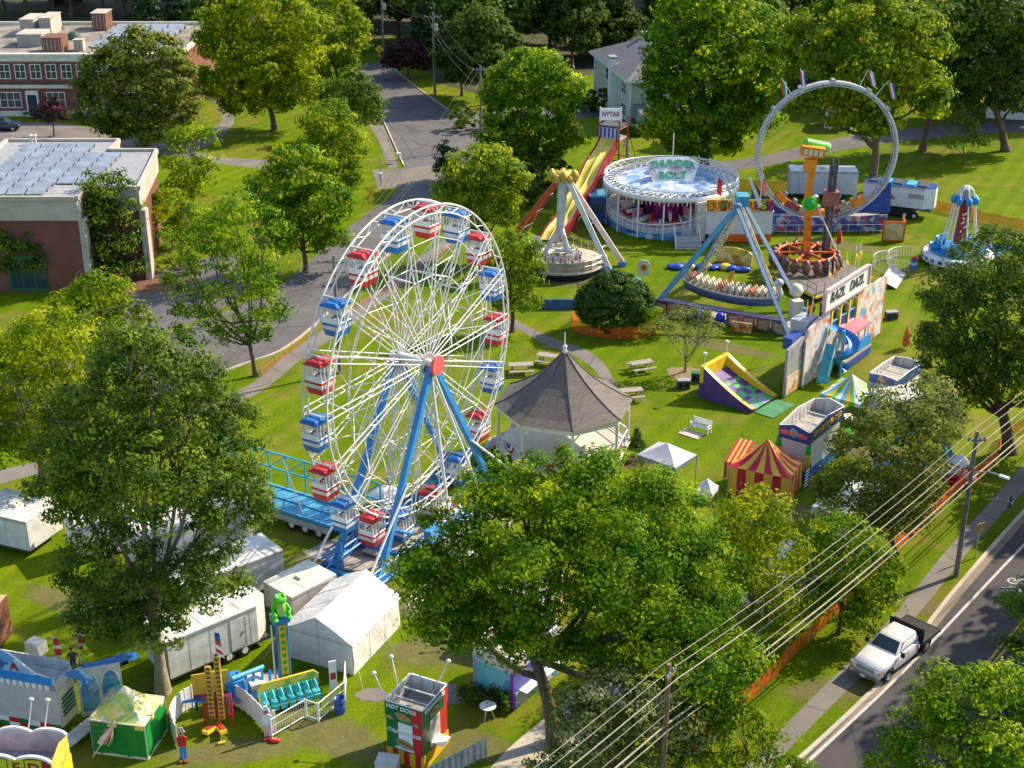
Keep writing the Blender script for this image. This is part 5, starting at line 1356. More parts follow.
for i in range(13):
    x = -3.5+i*.55; mb.ell((x, .6-.22*i*.3+g.uniform(-.3, .3), .22), g.uniform(.5, .8), g.uniform(.35, .6), g.uniform(.2, .38), IY if i in (3, 6, 9) else IB, 10, 6)
mb.build('cloth', T)

# ================================================================ swinging boat ride
C0 = ground(728, 303)
T = thing('boat_ride', 'swinging boat ride with blue and white A-frame legs and rows of cream seats', 'fairground ride', C0)
def rel(px, py, z=0.0): p = ground(px, py, z); return Vector((p.x-C0.x, p.y-C0.y, z))
f1, f2, f3, f4 = rel(657, 306), rel(692, 281), rel(789, 340), rel(801, 311)
f2 = rel(696, 280)
apF = at_y(737, 207, C0.y-1.4)-C0; apB = at_y(742, 199, C0.y+1.4)-C0
BS = paint('steel_blue_paint', (.10, .22, .42), .4, .18)
def leg(f, t, white, lat):
    mb = MB(); f = f+Vector((0,0,.3))
    mb.beam(f, t, .38, .38, BS, up=(0,1,0))
    mb.beam(f+Vector((0, -.2, .05)), t+Vector((0, -.2, .05)), .26, .05, CLEANWHITE if white else LBLUE, up=(0,1,0))
    mb.bx(f.x-.35, f.y-.35, 0, f.x+.35, f.y+.35, .3, BLUE)
    mb.build('leg', T)
leg(f1, apF, False, 0); leg(f2, apB, False, 0); leg(f3, apF, True, 0); leg(f4, apB, True, 0)
mb = MB(); mb.lattice(f2+Vector((.2,-1.2,.9)), apF+Vector((.1, .1, -.6)), .42, OFFWHITE, .05, 14); mb.build('swing_truss', T)
mb = MB(); q = rel(770, 303)+Vector((0,0,1.5)); mb.lattice(q, apF+Vector((.3, .3, -.2)), .42, OFFWHITE, .05, 14); mb.build('swing_truss', T)
ap = (apF+apB)/2
mb = MB(); mb.tube(apF+Vector((0, -.3, 0)), apB+Vector((0, .3, 0)), .3, .3, 10, BS); mb.box(ap+Vector((.2, 0, .3)), (1.0, 1.4, .9), paint('teal_box_paint', (.05, .28, .42), .4, .2)); mb.build('axle_box', T)
for k, (sx_, sh) in enumerate(((-.75, .0), (1.15, .5))):
    mb = MB(); mb.panel([(-.18, -1.2), (.18, -1.2), (.12, 1.5), (-.12, 1.5)], -.9, -.82, OFFWHITE); o = mb.build('top_board', T); o.location = ap+Vector((sx_, -.2, .6+sh)); o.rotation_euler = (0, R(-24), 0)
# boat: curved hull, local axis along the two ends
e0, e1 = rel(686, 300), rel(776, 318); ax = (e1-e0); BL = ax.length; bz = math.atan2(ax.y, ax.x); bc = (e0+e1)/2
def bp(t, y, z): # t in -1..1
    p = bc+ax*.5*t; n_ = Vector((-ax.y, ax.x, 0)).normalized(); return p+n_*y+Vector((0,0,z))
def hz(t): return 1.05+.45*abs(t)**2.2
ns = 20
HULL = paint('boat_hull_blue', (.10, .19, .36), .4, .2)
mb = MB(); vs = []
for i in range(ns+1):
    t = -1+2*i/ns; w_ = 1.05*(1-.45*abs(t)**3); z = hz(t)
    vs += [bp(t*1.04, -w_, z+.55), bp(t, -w_*.75, z-.25), bp(t, w_*.75, z-.25), bp(t*1.04, w_, z+.55)]
mb.add(vs, [(4*i+j, 4*i+4+j, 4*i+5+j, 4*i+1+j) for i in range(ns) for j in range(3)], HULL, True)
mb.add([vs[0], vs[1], vs[2], vs[3]], [(0,1,2,3)], HULL); mb.add(vs[-4:], [(3,2,1,0)], HULL)
hull = mb.build('hull', T)
mb = MB()
for i in range(ns):
    t0, t1 = -1+2*i/ns, -1+2*(i+1)/ns
    pass
for s_ in (-1, 1):
    mb = MB()
    for i in range(ns):
        t0, t1 = -1+2*i/ns, -1+2*(i+1)/ns; w0, w1 = 1.05*(1-.45*abs(t0)**3), 1.05*(1-.45*abs(t1)**3)
        mb.beam(bp(t0*1.04, s_*w0, hz(t0)+.6), bp(t1*1.04, s_*w1, hz(t1)+.6), .12, .14, paint('cream_trim', (.60, .54, .40), .5, .1))
    mb.build('gunwale', hull)
CREAM = paint('cream_seat_plastic', (.66, .58, .42), .5, .15)
for i in range(14):
    t = -.88+i*.135; w_ = .9*(1-.4*abs(t)**3); z = hz(t); mb = MB()
    c = bp(t, 0, z+.45); mb.box(c, (.22, w_*1.9, .8), CREAM, rz=bz)
    for y in (-.7, -.25, .25, .7): mb.ell(bp(t, y*w_, z+.95), .2, .26, .34, CREAM if i % 5 else paint('salmon_seat', (.62, .22, .12), .5, .1), 8, 6)
    mb.build('seat_row', hull)
for t, lab in ((-1.02, 'prow'), (1.02, 'prow')):
    mb = MB(); pts = [bp(t, 0, hz(t)+.3+.22*j) + ax.normalized()*(.12*math.sin(j*.9)*(1 if t > 0 else -1)) for j in range(8)]
    mb.path(pts, .2, 8, OFFWHITE, [.30, .30, .27, .24, .24, .32, .30, .1]); mb.ell(pts[-2], .42, .34, .4, STEEL); mb.build('figurehead', hull)
mb = MB(); c = bp(-.06, .2, 2.3); mb.add([c+Vector((-.3, 0, .9)), c+Vector((.35, 0, 1.1)), c+Vector((.1, 0, 0)), c+Vector((-.08, 0, 0))], [(0,1,2,3)], GOLD); mb.add([c+Vector((-.3, .06, .9)), c+Vector((.35, .06, 1.1)), c+Vector((.1, .06, 0)), c+Vector((-.08, .06, 0))], [(3,2,1,0)], GOLD); mb.tube(c+Vector((0,.03,-1.2)), c+Vector((0,.03,1.0)), .05, .05, 5, GOLD); mb.build('fan_ornament', hull)
art_brown = art('pharaoh_artwork', [(.10, .06, .06), (.38, .30, .24), (.16, .08, .12), (.50, .42, .34), (.20, .12, .10)], 1.6)
b0, b1 = rel(654, 313), rel(785, 336); dd = (b1-b0).normalized(); rzb = math.atan2(dd.y, dd.x); Lb = (b1-b0).length
for i in range(9):
    if i == 4: continue
    c = b0.lerp(b1, (i+.5)/9)+Vector((0,0,.62)); mb = MB(); mb.box(c, (Lb/9*.97, .1, 1.1), art_brown, rz=rzb); mb.box(c+Vector((0,-.07,0)), (Lb/9*.6, .04, .7), TAN, rz=rzb); mb.build('front_panel', T)
mb = MB(); nrm = Vector((-dd.y, dd.x, 0)); mb.box((b0+b1)/2+nrm*1.4+Vector((0,0,.35)), (Lb*1.02, 2.6, .3), DECK, rz=rzb); mb.build('deck', T)
mb = MB(); mb.box((b0+b1)/2+Vector((0,0,1.22)), (Lb, .16, .12), PURPLE, rz=rzb); mb.build('front_rail', T)
for t in (.37, .52):
    c = b0.lerp(b1, t)-nrm*.25; mb = MB(); mb.ell(c+Vector((0,0,.7)), .42, .42, .5, paint('cobalt_tarp', (.02, .05, .50), .4, .2)); mb.build('blue_cover', T)
c = rel(741, 333); mb = MB(); mb.box(c+Vector((0,0,.5)), (1.7, .1, .9), art('red_sign_artwork', [(.50, .04, .02), (.66, .30, .05), (.55, .08, .04), (.62, .50, .30)], 3), rz=rzb+.1); mb.build('entrance_sign', T)
mb = MB(); mb.box(rel(795, 322)+Vector((0,0,1.0)), (.9, .9, 2.0), OFFWHITE, rz=.3); mb.ell(rel(794, 318)+Vector((0,0,2.5)), .6, .6, .6, OFFWHITE); mb.build('side_statue', T)

# ================================================================ looping ring ride
C0 = ground(828, 226)
T = thing('loop_ride', 'tall white vertical ring coaster on a blue painted base with flags on top', 'fairground ride', C0, R(1.5))
cz = zat(C0.y, 152); cc = at_y(826.5, 152, C0.y)-C0; RRg = 6.95
def rp(r, a, y=0): return Vector((cc.x+r*math.cos(a), y, cc.z+r*math.sin(a)))
seg = 72; mb = MB(); SIL = paint('pale_grey_ring_paint', (.42, .44, .47), .5, .2)
vs = []
for i in range(seg):
    a = 2*math.pi*i/seg
    for r_, y_ in ((RRg+.12, -.38), (RRg-.16, -.38), (RRg-.16, .38), (RRg+.12, .38)): vs.append(rp(r_, a, y_))
mb.add(vs, [(4*i+j, 4*i+(j+1) % 4, (4*i+4+(j+1) % 4) % (4*seg), (4*i+4+j) % (4*seg)) for i in range(seg) for j in range(4)], SIL)
ringo = mb.build('ring_track', T)
mb = MB()
for y in (-.5, .5): mb.path([rp(RRg-.3, 2*math.pi*i/seg, y*.7) for i in range(seg)], .06, 5, STEEL, closed=True)
for i in range(seg): mb.tube(rp(RRg-.3, 2*math.pi*i/seg, -.35), rp(RRg-.3, 2*math.pi*i/seg, .35), .03, .03, 4, DGREY, False)
for i in range(seg*2): mb.ell(rp(RRg-.02, math.pi*i/seg, -.48), .06, .04, .06, CLEANWHITE, 6, 4)
mb.build('inner_rails', ringo)
mb = MB()
for a_ in (R(142), R(116), R(60), R(38), R(90)): mb.box(rp(RRg+.05, a_), (.35, 1.05, .55), STEEL, ry=-(a_-math.pi/2))
mb.build('joint_plate', ringo)
FL = [((.50, .06, .06), (.02, .25, .06), (.7, .7, .7)), ((.45, .05, .07), (.7, .7, .7), (.05, .08, .35)), ((.50, .10, .10), (.7, .7, .7), (.4, .4, .5)), ((.60, .08, .05), (.65, .65, .65), (.02, .12, .5))]
for k, (px, py, sx) in enumerate(((785, 84, -1), (803, 77, -1), (864, 78, 1), (881, 90, 1))):
    e = at_y(px, py, C0.y)-C0; e.y = 0; v_ = (e-cc); v_.y = 0; base = cc+v_.normalized()*RRg; base.y = 0
    tp_ = base+v_.normalized()*2.0; tp_.z = max(tp_.z, e.z+.6)
    MB().tube(base, tp_, .035, .025, 5, CLEANWHITE).build('flag_pole', ringo)
    mb = MB(); nn = 6
    mats = [paint('flag_cloth_%s' % 'abcdefghijkl'[k*3+j], FL[k][j], .7, .1) for j in range(3)]
    for j in range(nn):
        def fpnt(u_, w_): p = tp_+Vector((.3*u_*sx*-1*-.3, .1*math.sin(u_*5), -.1-1.5*u_)); return p+Vector((w_*.55+.25*u_, .12*math.sin(w_*3+u_*4), -w_*.35))
        u0, u1 = j/nn, (j+1)/nn
        for s3 in range(3): mb.add([fpnt(u0, s3/3), fpnt(u0, (s3+1)/3), fpnt(u1, (s3+1)/3), fpnt(u1, s3/3)], [(0,1,2,3)], mats[s3], True)
    mb.build('flag', ringo)
art_deep = art('deep_blue_flame_artwork', [(.02, .05, .24), (.03, .10, .38), (.02, .06, .28), (.50, .06, .05), (.03, .09, .35), (.40, .42, .45)], 2.2)
bz0 = C0.z
mb = MB(); mb.panel([(-6.2, .1), (5.3, .1), (5.3, 1.9), (2.2, 1.7), (0, 1.3), (-2.2, 1.7), (-6.2, 1.9)], -2.3, -2.2, art_deep); mb.build('front_panel', T)
for s_ in (-1, 1):
    mb = MB(); xo_ = cc.x; mb.panel([(xo_+s_*2.5, 1.2), (xo_+s_*7.2, 1.2), (xo_+s_*7.0, 4.4), (xo_+s_*6.0, 3.2), (xo_+s_*4.6, 2.0)] if s_ > 0 else [(xo_-2.5, 1.2), (xo_-4.6, 2.0), (xo_-6.0, 3.2), (xo_-7.0, 4.6), (xo_-7.2, 1.2)], .5, .75, DBLUE); mb.build('side_support', T)
mb = MB(); mb.bx(-6.5, -2.1, .6, 5.5, 1.6, .85, DECK); mb.bx(-6.5, -.6, .25, 5.5, .6, .59, DGREY)
for x in (-4, -2.8, 3, 4.2): mb.tube((x, -.9, .42), (x, .9, .42), .42, .42, 12, BLACK)
mb.build('base', T)
mb = MB()
for i in range(10): mb.tube((-6.2+i*1.25, -2.9, 0), (-6.2+i*1.25, -2.9, 1.05), .03, .03, 4, STEEL)
for z in (.4, 1.05): mb.tube((-6.2, -2.9, z), (5.2, -2.9, z), .025, .025, 4, STEEL)
mb.build('queue_rail', T)
# train of cars sitting at the bottom of the loop
for i in range(7):
    a_ = R(-132+i*13); c = rp(RRg-.75, a_); mb = MB(); mb.box(c, (1.25, .8, .6), [ORANGE, paint('maroon_car', (.3, .06, .05), .4, .1), TAN][i % 3], ry=-(a_+math.pi/2)); mb.box(c+(cc-c).normalized()*.45, (.3, .75, .5), GREY, ry=-(a_+math.pi/2)); mb.build('car', T)

# ================================================================ orange pendulum arm ride
C0 = ground(816, 272)
T = thing('arm_ride', 'tall orange and green spinning arm ride with brown seat pods on a yellow-edged deck', 'fairground ride', C0)
def rel(px, py, z=0.0): p = ground(px, py, z); return Vector((p.x-C0.x, p.y-C0.y, z))
pv = at_y(808, 201, C0.y)-C0; hd = at_y(812, 152, C0.y-.4)-C0; bt = at_y(806, 262, C0.y-.8)-C0
mb = MB(); mb.box((pv+Vector((.0, -.5, 0))).lerp(hd, .5)+Vector((0, -.1, 0)), (.55, .5, (hd-pv).z*.82), ORANGE, ry=R(4)); mb.box(hd+Vector((-.15, -.3, -1.1)), (1.0, .8, 1.1), ORANGE, ry=R(4))
mb.box(hd+Vector((0, -.3, .15)), (2.1, .9, .85), ORANGE, ry=R(8))
mb.beam(pv+Vector((-.05, -.6, 0)), bt+Vector((0,0,-.4)), .62, .5, ORANGE, up=(0,1,0)); arm = mb.build('swing_arm', T)
for i in range(4): MB().box(hd+Vector((-.7+.45*i, -.77, .2-.06*i)), (.3, .03, .5), OFFWHITE, ry=R(8)).build('lamp_panel', arm)
for i in range(5): MB().box(pv.lerp(bt, .25+.16*i)+Vector((0, -.87, 0)), (.3, .03, .4), DORANGE).build('lamp_panel', arm)
mb = MB(); mb.tube(hd+Vector((-.6, .3, .75)), hd+Vector((1.3, .9, .2)), .45, .5, 12, LIME); mb.ell(hd+Vector((1.3, .9, .2)), .5, .5, .5, LIME); mb.ell(hd+Vector((1.55, .9, .25)), .32, .32, .38, OFFWHITE); mb.build('counterweight', arm)
mb = MB(); mb.tube(pv+Vector((0, -1.0, 0)), pv+Vector((0, -.55, 0)), .66, .66, 20, LIME); mb.ell(pv+Vector((0, -.9, 0)), .55, .35, .55, GREEN, 14, 8); mb.build('hub', arm)
mb = MB(); tw = Vector((.9, .9, 0)); mb.lattice(tw, Vector((.95, .8, hd.z-.9)), .5, DGREY, .09, 10); mb.bx(.7, .6, 1, 1.15, 1.0, hd.z-1.5, paint('tower_grey', (.16, .16, .17), .5, .2)); mb.tube(pv+Vector((0, -.5, 0)), pv+Vector((.9, 1.0, 0)), .35, .35, 10, GREY); mb.bx(.3, .3, pv.z-.6, 1.6, 1.4, pv.z+.7, paint('motor_red', (.35, .12, .10), .5, .2)); mb.build('tower', T)
mb = MB(); mb.tube(pv+Vector((1.0, .7, -.6)), Vector((2.3, -.9, .8)), .07, .07, 5, CLEANWHITE); mb.tube(pv+Vector((.6, .7, -1)), Vector((-2.6, 1.5, .8)), .07, .07, 5, DRED); mb.build('stay', T)
MAR = paint('maroon_pod', (.26, .075, .06), .4, .25); DG2 = paint('grey_pod_shell', (.17, .12, .12), .4, .2)
for i in range(18):
    a = 2*math.pi*i/18; c = Vector((bt.x+2.9*math.cos(a), bt.y+.3+2.9*math.sin(a), 1.35+.25*math.cos(a)*0)); mb = MB()
    mb.ell(c+Vector((0,0,.25)), .40, .40, .72, DG2 if i % 2 else MAR, 10, 8); mb.ell(c+Vector((.18*math.cos(a), .18*math.sin(a), .05)), .34, .34, .5, BROWN, 8, 6); mb.ell(c+Vector((.25*math.cos(a), .25*math.sin(a), -.5)), .16, .16, .14, GOLD, 6, 4)
    mb.build('seat_pod', T)
mb = MB(); mb.path([Vector((bt.x+2.6*math.cos(i*.314), bt.y+.3+2.6*math.sin(i*.314), 2.05)) for i in range(20)], .16, 6, DORANGE, closed=True)
for i in range(6): a = i*1.047; mb.tube((bt.x, bt.y+.3, 2.1), (bt.x+2.6*math.cos(a), bt.y+.3+2.6*math.sin(a), 2.05), .14, .12, 6, DORANGE)
mb.ell((bt.x, bt.y+.3, 2.0), .7, .7, .5, MAR); mb.build('pod_ring', T)
q0, q1, q2, q3 = rel(772, 283), rel(815, 305), rel(872, 284), rel(834, 264)
mb = MB(); mb.slab([(q.x, q.y) for q in (q0, q1, q2, q3)], .55, .75, YELLOW); mb.slab([(q.x*.985, q.y*.985) for q in (q0, q1, q2, q3)], .753, .80, paint('dark_tread_plate', (.16, .15, .15), .6, .25)); mb.slab([(q.x*.93, q.y*.9) for q in (q0, q1, q2, q3)], .1, .547, BLACK); mb.build('deck', T)
mb = MB()
for a_, b_ in ((q0, q1), (q1, q2)):
    nseg = int((b_-a_).length/1.1)
    for i in range(nseg+1):
        p = a_.lerp(b_, i/nseg)*.975; mb.tube((p.x, p.y, .8), (p.x, p.y, 1.8), .03, .03, 4, BROWN)
    for z in (1.3, 1.8): mb.tube((a_.x*.975, a_.y*.975, z), (b_.x*.975, b_.y*.975, z), .03, .03, 4, BROWN)
mb.build('railing', T)
mb = MB(); p = rel(888, 286); mb.add([(p.x-.9, p.y-.6, .8), (p.x+.5, p.y-1.0, .1), (p.x+2.4, p.y+3.0, .1), (p.x+1.0, p.y+3.4, .8)], [(0,1,2,3)], paint('ramp_plate', (.34, .33, .36), .5, .2)); mb.build('ramp', T)

# ================================================================ small tower ride at right
C0 = ground(957, 262)
T = thing('small_tower_ride', 'small blue and white round ride with red central tower and leaning white poles', 'fairground ride', C0)
th = zat(C0.y, 186)
mb = MB(); mb.lathe([(3.3, .35), (3.3, .95), (3.1, 1.05), (.01, 1.1)], 24, CLEANWHITE); mb.lathe([(2.6, 1.12), (2.6, 1.3), (.01, 1.34)], 20, BLUE); mb.lathe([(3.0, .34), (2.8, .03)], 24, RED); mb.build('base', T)
mb = MB()
for i in range(24): a = i*.2618; mb.box((3.33*math.cos(a), 3.33*math.sin(a), .68), (.05, .42, .3), DBLUE if i % 2 else BLUE, rz=a)
mb.build('rim_panels', T)
mb = MB(); mb.box((0, 0, 1.3+(th-2.6)/2), (.95, .95, th-2.6), DRED); mb.box((0, 0, th-1.3), (.7, .7, 2.0), GREY); tw = mb.build('tower', T)
mb = MB(); [mb.beam((-.25+.25*(i % 2), -.49, 2.2+i*.42), (.25-.2*(i % 3), -.49, 2.45+i*.42), .04, .12, CLEANWHITE, up=(0,0,1)) for i in range(7)]; mb.build('painted_marks', tw)
for i in range(7):
    a = 2*math.pi*i/7+.3; mb = MB(); mb.tube((1.75*math.cos(a), 1.75*math.sin(a), 1.2), (.85*math.cos(a), .85*math.sin(a), th-1.0), .09, .08, 6, CLEANWHITE); mb.path([Vector((.85*math.cos(a), .85*math.sin(a), th-1.0)), Vector((.7*math.cos(a), .7*math.sin(a), th-.4)), Vector((.3*math.cos(a), .3*math.sin(a), th-.05)), Vector((0, 0, th))], .07, 5, CLEANWHITE)
    mb.build('pole', T); MB().ell((1.0*math.cos(a), 1.0*math.sin(a), th-1.3), .33, .33, .4, BLUE, 10, 6).build('lamp_globe', T)
for i in range(6):
    a = 2*math.pi*i/6; c = Vector((2.25*math.cos(a), 2.25*math.sin(a), 1.3)); mb = MB(); mb.lathe([(.3, 0), (.55, .15), (.6, .6), (.5, .62), (.45, .2), (.01, .15)], 10, BLUE if i % 2 else paint('azure_tub', (.05, .25, .60), .3, .1), c); mb.box(c+Vector((math.cos(a)*-.3, math.sin(a)*-.3, .7)), (.15, .8, .6), LBLUE, rz=a); mb.build('tub', T)
mb = MB()
for k in range(3):
    mb = MB(); cx_, cy_, r_ = (-4.4, -.6, 2.3) if k == 0 else ((-6.2, -1.6, 2.1) if k == 1 else (1.5, -3.6, 2.0))
    for i in range(14):
        a = math.pi*(.35+i*.075)+k*.2; p = Vector((cx_+r_*math.cos(a), cy_+r_*math.sin(a), 0)); a2 = a+math.pi*.075; q = Vector((cx_+r_*math.cos(a2), cy_+r_*math.sin(a2), 0))
        mb.tube(p, p+Vector((0,0,1.0)), .025, .025, 4, WSTEEL); mb.tube(p+Vector((0,0,1)), q+Vector((0,0,1)), .03, .03, 4, WSTEEL); mb.tube(p+Vector((0,0,.15)), q+Vector((0,0,.15)), .02, .02, 4, WSTEEL); mb.tube(p.lerp(q, .5), p.lerp(q, .5)+Vector((0,0,1)), .015, .015, 4, WSTEEL)
    mb.build('queue_rail', T)
mb = MB(); mb.bx(2.4, 1.2, 0, 5.6, 2.6, 1.0, BLUETARP); mb.bx(3.0, .2, 0, 4.2, 1.1, .8, BLUE); mb.build('blue_crate', T)
b = ground(913, 268); T = thing('litter_bin', 'small blue and white bin with red lid near the small tower ride', 'bin', b); mb = MB(); mb.tube((0,0,0), (0,0,.8), .28, .34, 10, BLUE); mb.tube((0,0,.4), (0,0,.55), .325, .335, 10, CLEANWHITE); mb.build('body', T); MB().ell((.1,0,.95), .34, .34, .2, RED, 10, 6).build('lid', T)

# ================================================================ fun house
A, rz, FW = fp(782, 398, 876, 333)
T = thing('fun_house', 'two-storey painted fun house front with arched windows, spiral slide and small flags on top', 'fun house', A, rz)
FH = art('fun_house_artwork', [(.70, .64, .62), (.60, .12, .10), (.74, .70, .70), (.14, .32, .56), (.74, .70, .68), (.64, .40, .38), (.72, .68, .66), (.60, .22, .14), (.40, .55, .65), (.72, .66, .60)], 2.3)
FH2 = art('fun_house_wing_artwork', [(.55, .20, .08), (.70, .55, .30), (.62, .40, .22), (.66, .60, .55)], 1.5)
PINKT = paint('pale_pink_trim', (.66, .46, .46), .5, .15)
k_ = FW/17.2
X = lambda v: v*k_
# lower left wing
mb = MB(); mb.panel([(0, .1), (X(2.6), .1), (X(2.6), 4.2), (0, 3.9)], -.2, 0, paint('wing_grey', (.34, .33, .36), .5, .25)); mb.build('left_wing', T)
mb = MB(); mb.panel([(X(.1), .15), (X(2.5), .15), (X(2.5), 1.7), (X(.1), 1.7)], -.23, -.203, FH2); mb.build('wing_picture', T)
# main front, with three arched openings on top and a recess below: built from pieces round the openings
z0, z1 = 3.15, 5.1; xs = [6.9, 8.5, 10.1, 11.7]
mb = MB()
mb.panel([(X(2.62), .1), (X(6.6), .1), (X(6.6), 5.3), (X(5.4), 5.0), (X(4.2), 4.9), (X(3.1), 4.5), (X(2.62), 3.9)], -.35, -.1, FH)
mb.panel([(X(6.6), 2.6), (X(12.0), 2.6), (X(12.0), z0), (X(6.6), z0)], -.35, -.1, FH); mb.panel([(X(6.6), z1), (X(12.0), z1), (X(12.0), 5.5), (X(6.6), 5.5)], -.35, -.1, FH)
mb.panel([(X(6.6), .1), (X(7.6), .1), (X(7.6), 2.6), (X(6.6), 2.6)], -.35, -.1, FH); mb.panel([(X(11.4), .1), (X(12.0), .1), (X(12.0), 2.6), (X(11.4), 2.6)], -.35, -.1, FH)
mb.panel([(X(12.0), .1), (X(17.2), .1), (X(17.2), 4.9), (X(16.6), 5.1), (X(15.0), 5.0), (X(13.4), 5.5), (X(12.0), 5.5)], -.35, -.1, FH)
mb.build('front', T)
mb = MB()
for x in xs: mb.bx(X(x)-.12, -.42, z0, X(x)+.12, -.05, z1, PYELLOW)
for x in xs[:-1]:
    for j in range(6):
        a0_, a1_ = math.pi*j/6, math.pi*(j+1)/6; r_ = X(.68); cx_ = X(x+.8)
        mb.beam((cx_+r_*math.cos(a0_), -.3, z1-.55+.5*math.sin(a0_)), (cx_+r_*math.cos(a1_), -.3, z1-.55+.5*math.sin(a1_)), .1, .14, OFFWHITE, up=(0,1,0))
mb.build('pillars', T)
mb = MB(); mb.bx(X(6.7), .5, z0-.6, X(11.9), .6, z1+.3, paint('dark_maroon_interior', (.06, .03, .035), .7, .2)); mb.bx(X(6.7), -.1, z0-.02, X(11.9), .49, z0+.05, DGREY); mb.bx(X(6.7), -.05, z1+.303, X(11.9), .7, z1+.4, BROWN); mb.build('upper_interior', T)
mb = MB(); mb.bx(X(6.9), -.28, z0+.06, X(11.7), -.2, z0+.85, BLUE)
for i in range(24): mb.bx(X(6.9)+i*X(.2), -.31, z0+.1, X(6.9)+i*X(.2)+.04, -.283, z0+.8, DBLUE)
mb.bx(X(6.9), -.34, z0+.82, X(11.7), -.18, z0+.9, LBLUE); mb.build('balcony_panel', T)
mb = MB(); mb.panel([(X(5.0), 5.45), (X(13.2), 5.45), (X(13.2), 7.0), (X(12.9), 7.25), (X(5.4), 7.15), (X(5.0), 6.9)], -.5, -.3, CLEANWHITE, PINKT); tb = mb.build('title_board', T)
mb = MB()
for (xa, za), (xb, zb) in (((5.0, 5.5), (13.2, 5.5)), ((13.15, 5.45), (13.15, 7.0)), ((13.2, 7.0), (12.9, 7.25)), ((12.9, 7.22), (5.4, 7.12)), ((5.4, 7.12), (5.0, 6.9)), ((5.05, 6.9), (5.05, 5.45))): mb.beam((X(xa), -.55, za), (X(xb), -.55, zb), .14, .16, PINKT, up=(0,1,0))
mb.build('board_edging', tb)
lettering(tb, 'RAZL', (X(7.3), -.53, 6.3), 1.15, DGREY, width=X(2.6), shear=.2); lettering(tb, 'DAZL', (X(10.8), -.53, 6.3), 1.15, DGREY, width=X(2.6), shear=.2)
mb = MB(); mb.bx(X(7.6), -.04, .1, X(11.4), .06, 2.6, GREY); mb.bx(X(7.4), -1.6, .75, X(12.4), 1.2, .95, DECK); mb.bx(X(7.4), -1.58, .15, X(12.4), -1.5, .75, DBLUE); mb.build('porch', T)
mb = MB()
for x in (8.6, 10.0, 11.3): mb.tube((X(x), -1.4, .95), (X(x), -1.4, 2.9), .08, .08, 6, CLEANWHITE)
mb.bx(X(8.3), -1.7, 2.9, X(11.7), -.35, 3.05, paint('rose_awning', (.62, .18, .24), .5, .15)); mb.bx(X(9.9), -1.55, .96, X(12.3), -1.48, 1.9, BLUE); mb.bx(X(8.7), -1.52, .96, X(9.6), -1.45, 2.0, RED); mb.build('porch_canopy', T)
# spiral slide: open chute winding down
mb = MB(); pts = []; n = 34; cx_, cy_ = X(6.4), -1.7
for i in range(n+1):
    t = i/n; a_ = R(100)-t*R(470); z = 3.5*(1-t)+.25; r_ = .82
    c = Vector((cx_+r_*math.cos(a_), cy_+r_*math.sin(a_), z)); o_ = Vector((math.cos(a_), math.sin(a_), 0))
    for q, dz in ((-.42, .30), (-.30, .02), (.30, .02), (.44, .42)): pts.append(c+o_*q+Vector((0,0,dz)))
mb.add(pts, [(4*i+j, 4*i+4+j, 4*i+5+j, 4*i+1+j) for i in range(n) for j in range(3)], BLUE, True); mb.tube((cx_, cy_, 0), (cx_, cy_, 3.9), .12, .12, 8, LBLUE); mb.build('spiral_slide', T)
mb = MB(); mb.beam((X(3.9), -1.4, .3), (X(6.2), -.9, 2.6), .9, .1, CYAN); mb.beam((X(3.9), -1.8, .9), (X(6.2), -1.3, 3.2), .08, .5, paint('pale_teal', (.25, .50, .52), .4, .1)); mb.build('stair_ramp', T)
mb = MB(); mb.bx(X(3.4), .1, .6, X(13.0), 1.5, 3.4, paint('trailer_grey', (.42, .45, .50), .45, .12)); mb.bx(X(3.4), .1, 3.403, X(5.4), 1.4, 5.0, paint('trailer_grey', (.42, .45, .50))); mb.bx(X(1.0), .02, 3.5, X(2.9), .8, 4.4, DBLUE); mb.bx(X(5.403), .1, 3.403, X(13.0), 1.3, 3.5, GREY); mb.build('trailer_body', T)
mb = MB(); mb.bx(X(17.2), -.38, .1, X(17.2)+.12, -.06, 4.95, ORANGE); mb.bx(X(2.5), -.42, .1, X(2.5)+.12, -.355, 3.9, OFFWHITE); mb.build('edge_light', T)
mb = MB()
for x in (5.8, 8.2, 11.5, 14.5): mb.tube((X(x), 1.4, .2), (X(x), 1.9, .2), .38, .38, 12, BLACK)
mb.build('wheel', T)
for i, (x, y, zb, m) in enumerate(((4.4, .6, 4.9, RED), (5.3, .6, 4.9, RED), (6.9, .2, 7.1, YELLOW), (7.8, .2, 7.15, DORANGE), (10.2, .3, 7.2, YELLOW), (12.2, .4, 7.2, YELLOW), (13.2, .5, 7.2, YELLOW), (13.9, .0, 5.4, RED))):
    MB().tube((X(x), y, zb-1), (X(x), y, zb+1.5), .03, .03, 5, CLEANWHITE).build('flag_pole', T)
    mb = MB(); nn = 5; vs = []
    for j in range(nn+1):
        u_ = j/nn; vs += [(X(x)+.02, y+.05*math.sin(u_*6), zb+1.5-1.3*u_), (X(x)+.12+.35*u_, y+.12*math.sin(u_*6+1), zb+1.4-1.35*u_)]
    mb.add(vs, [(2*j, 2*j+1, 2*j+3, 2*j+2) for j in range(nn)], m, True)
    if m is YELLOW: mb.add([(v[0]+.0, v[1]-.02, v[2]) for v in vs[:6]], [(0,1,3,2), (2,3,5,4)], DGREEN, True)
    mb.build('flag', T)
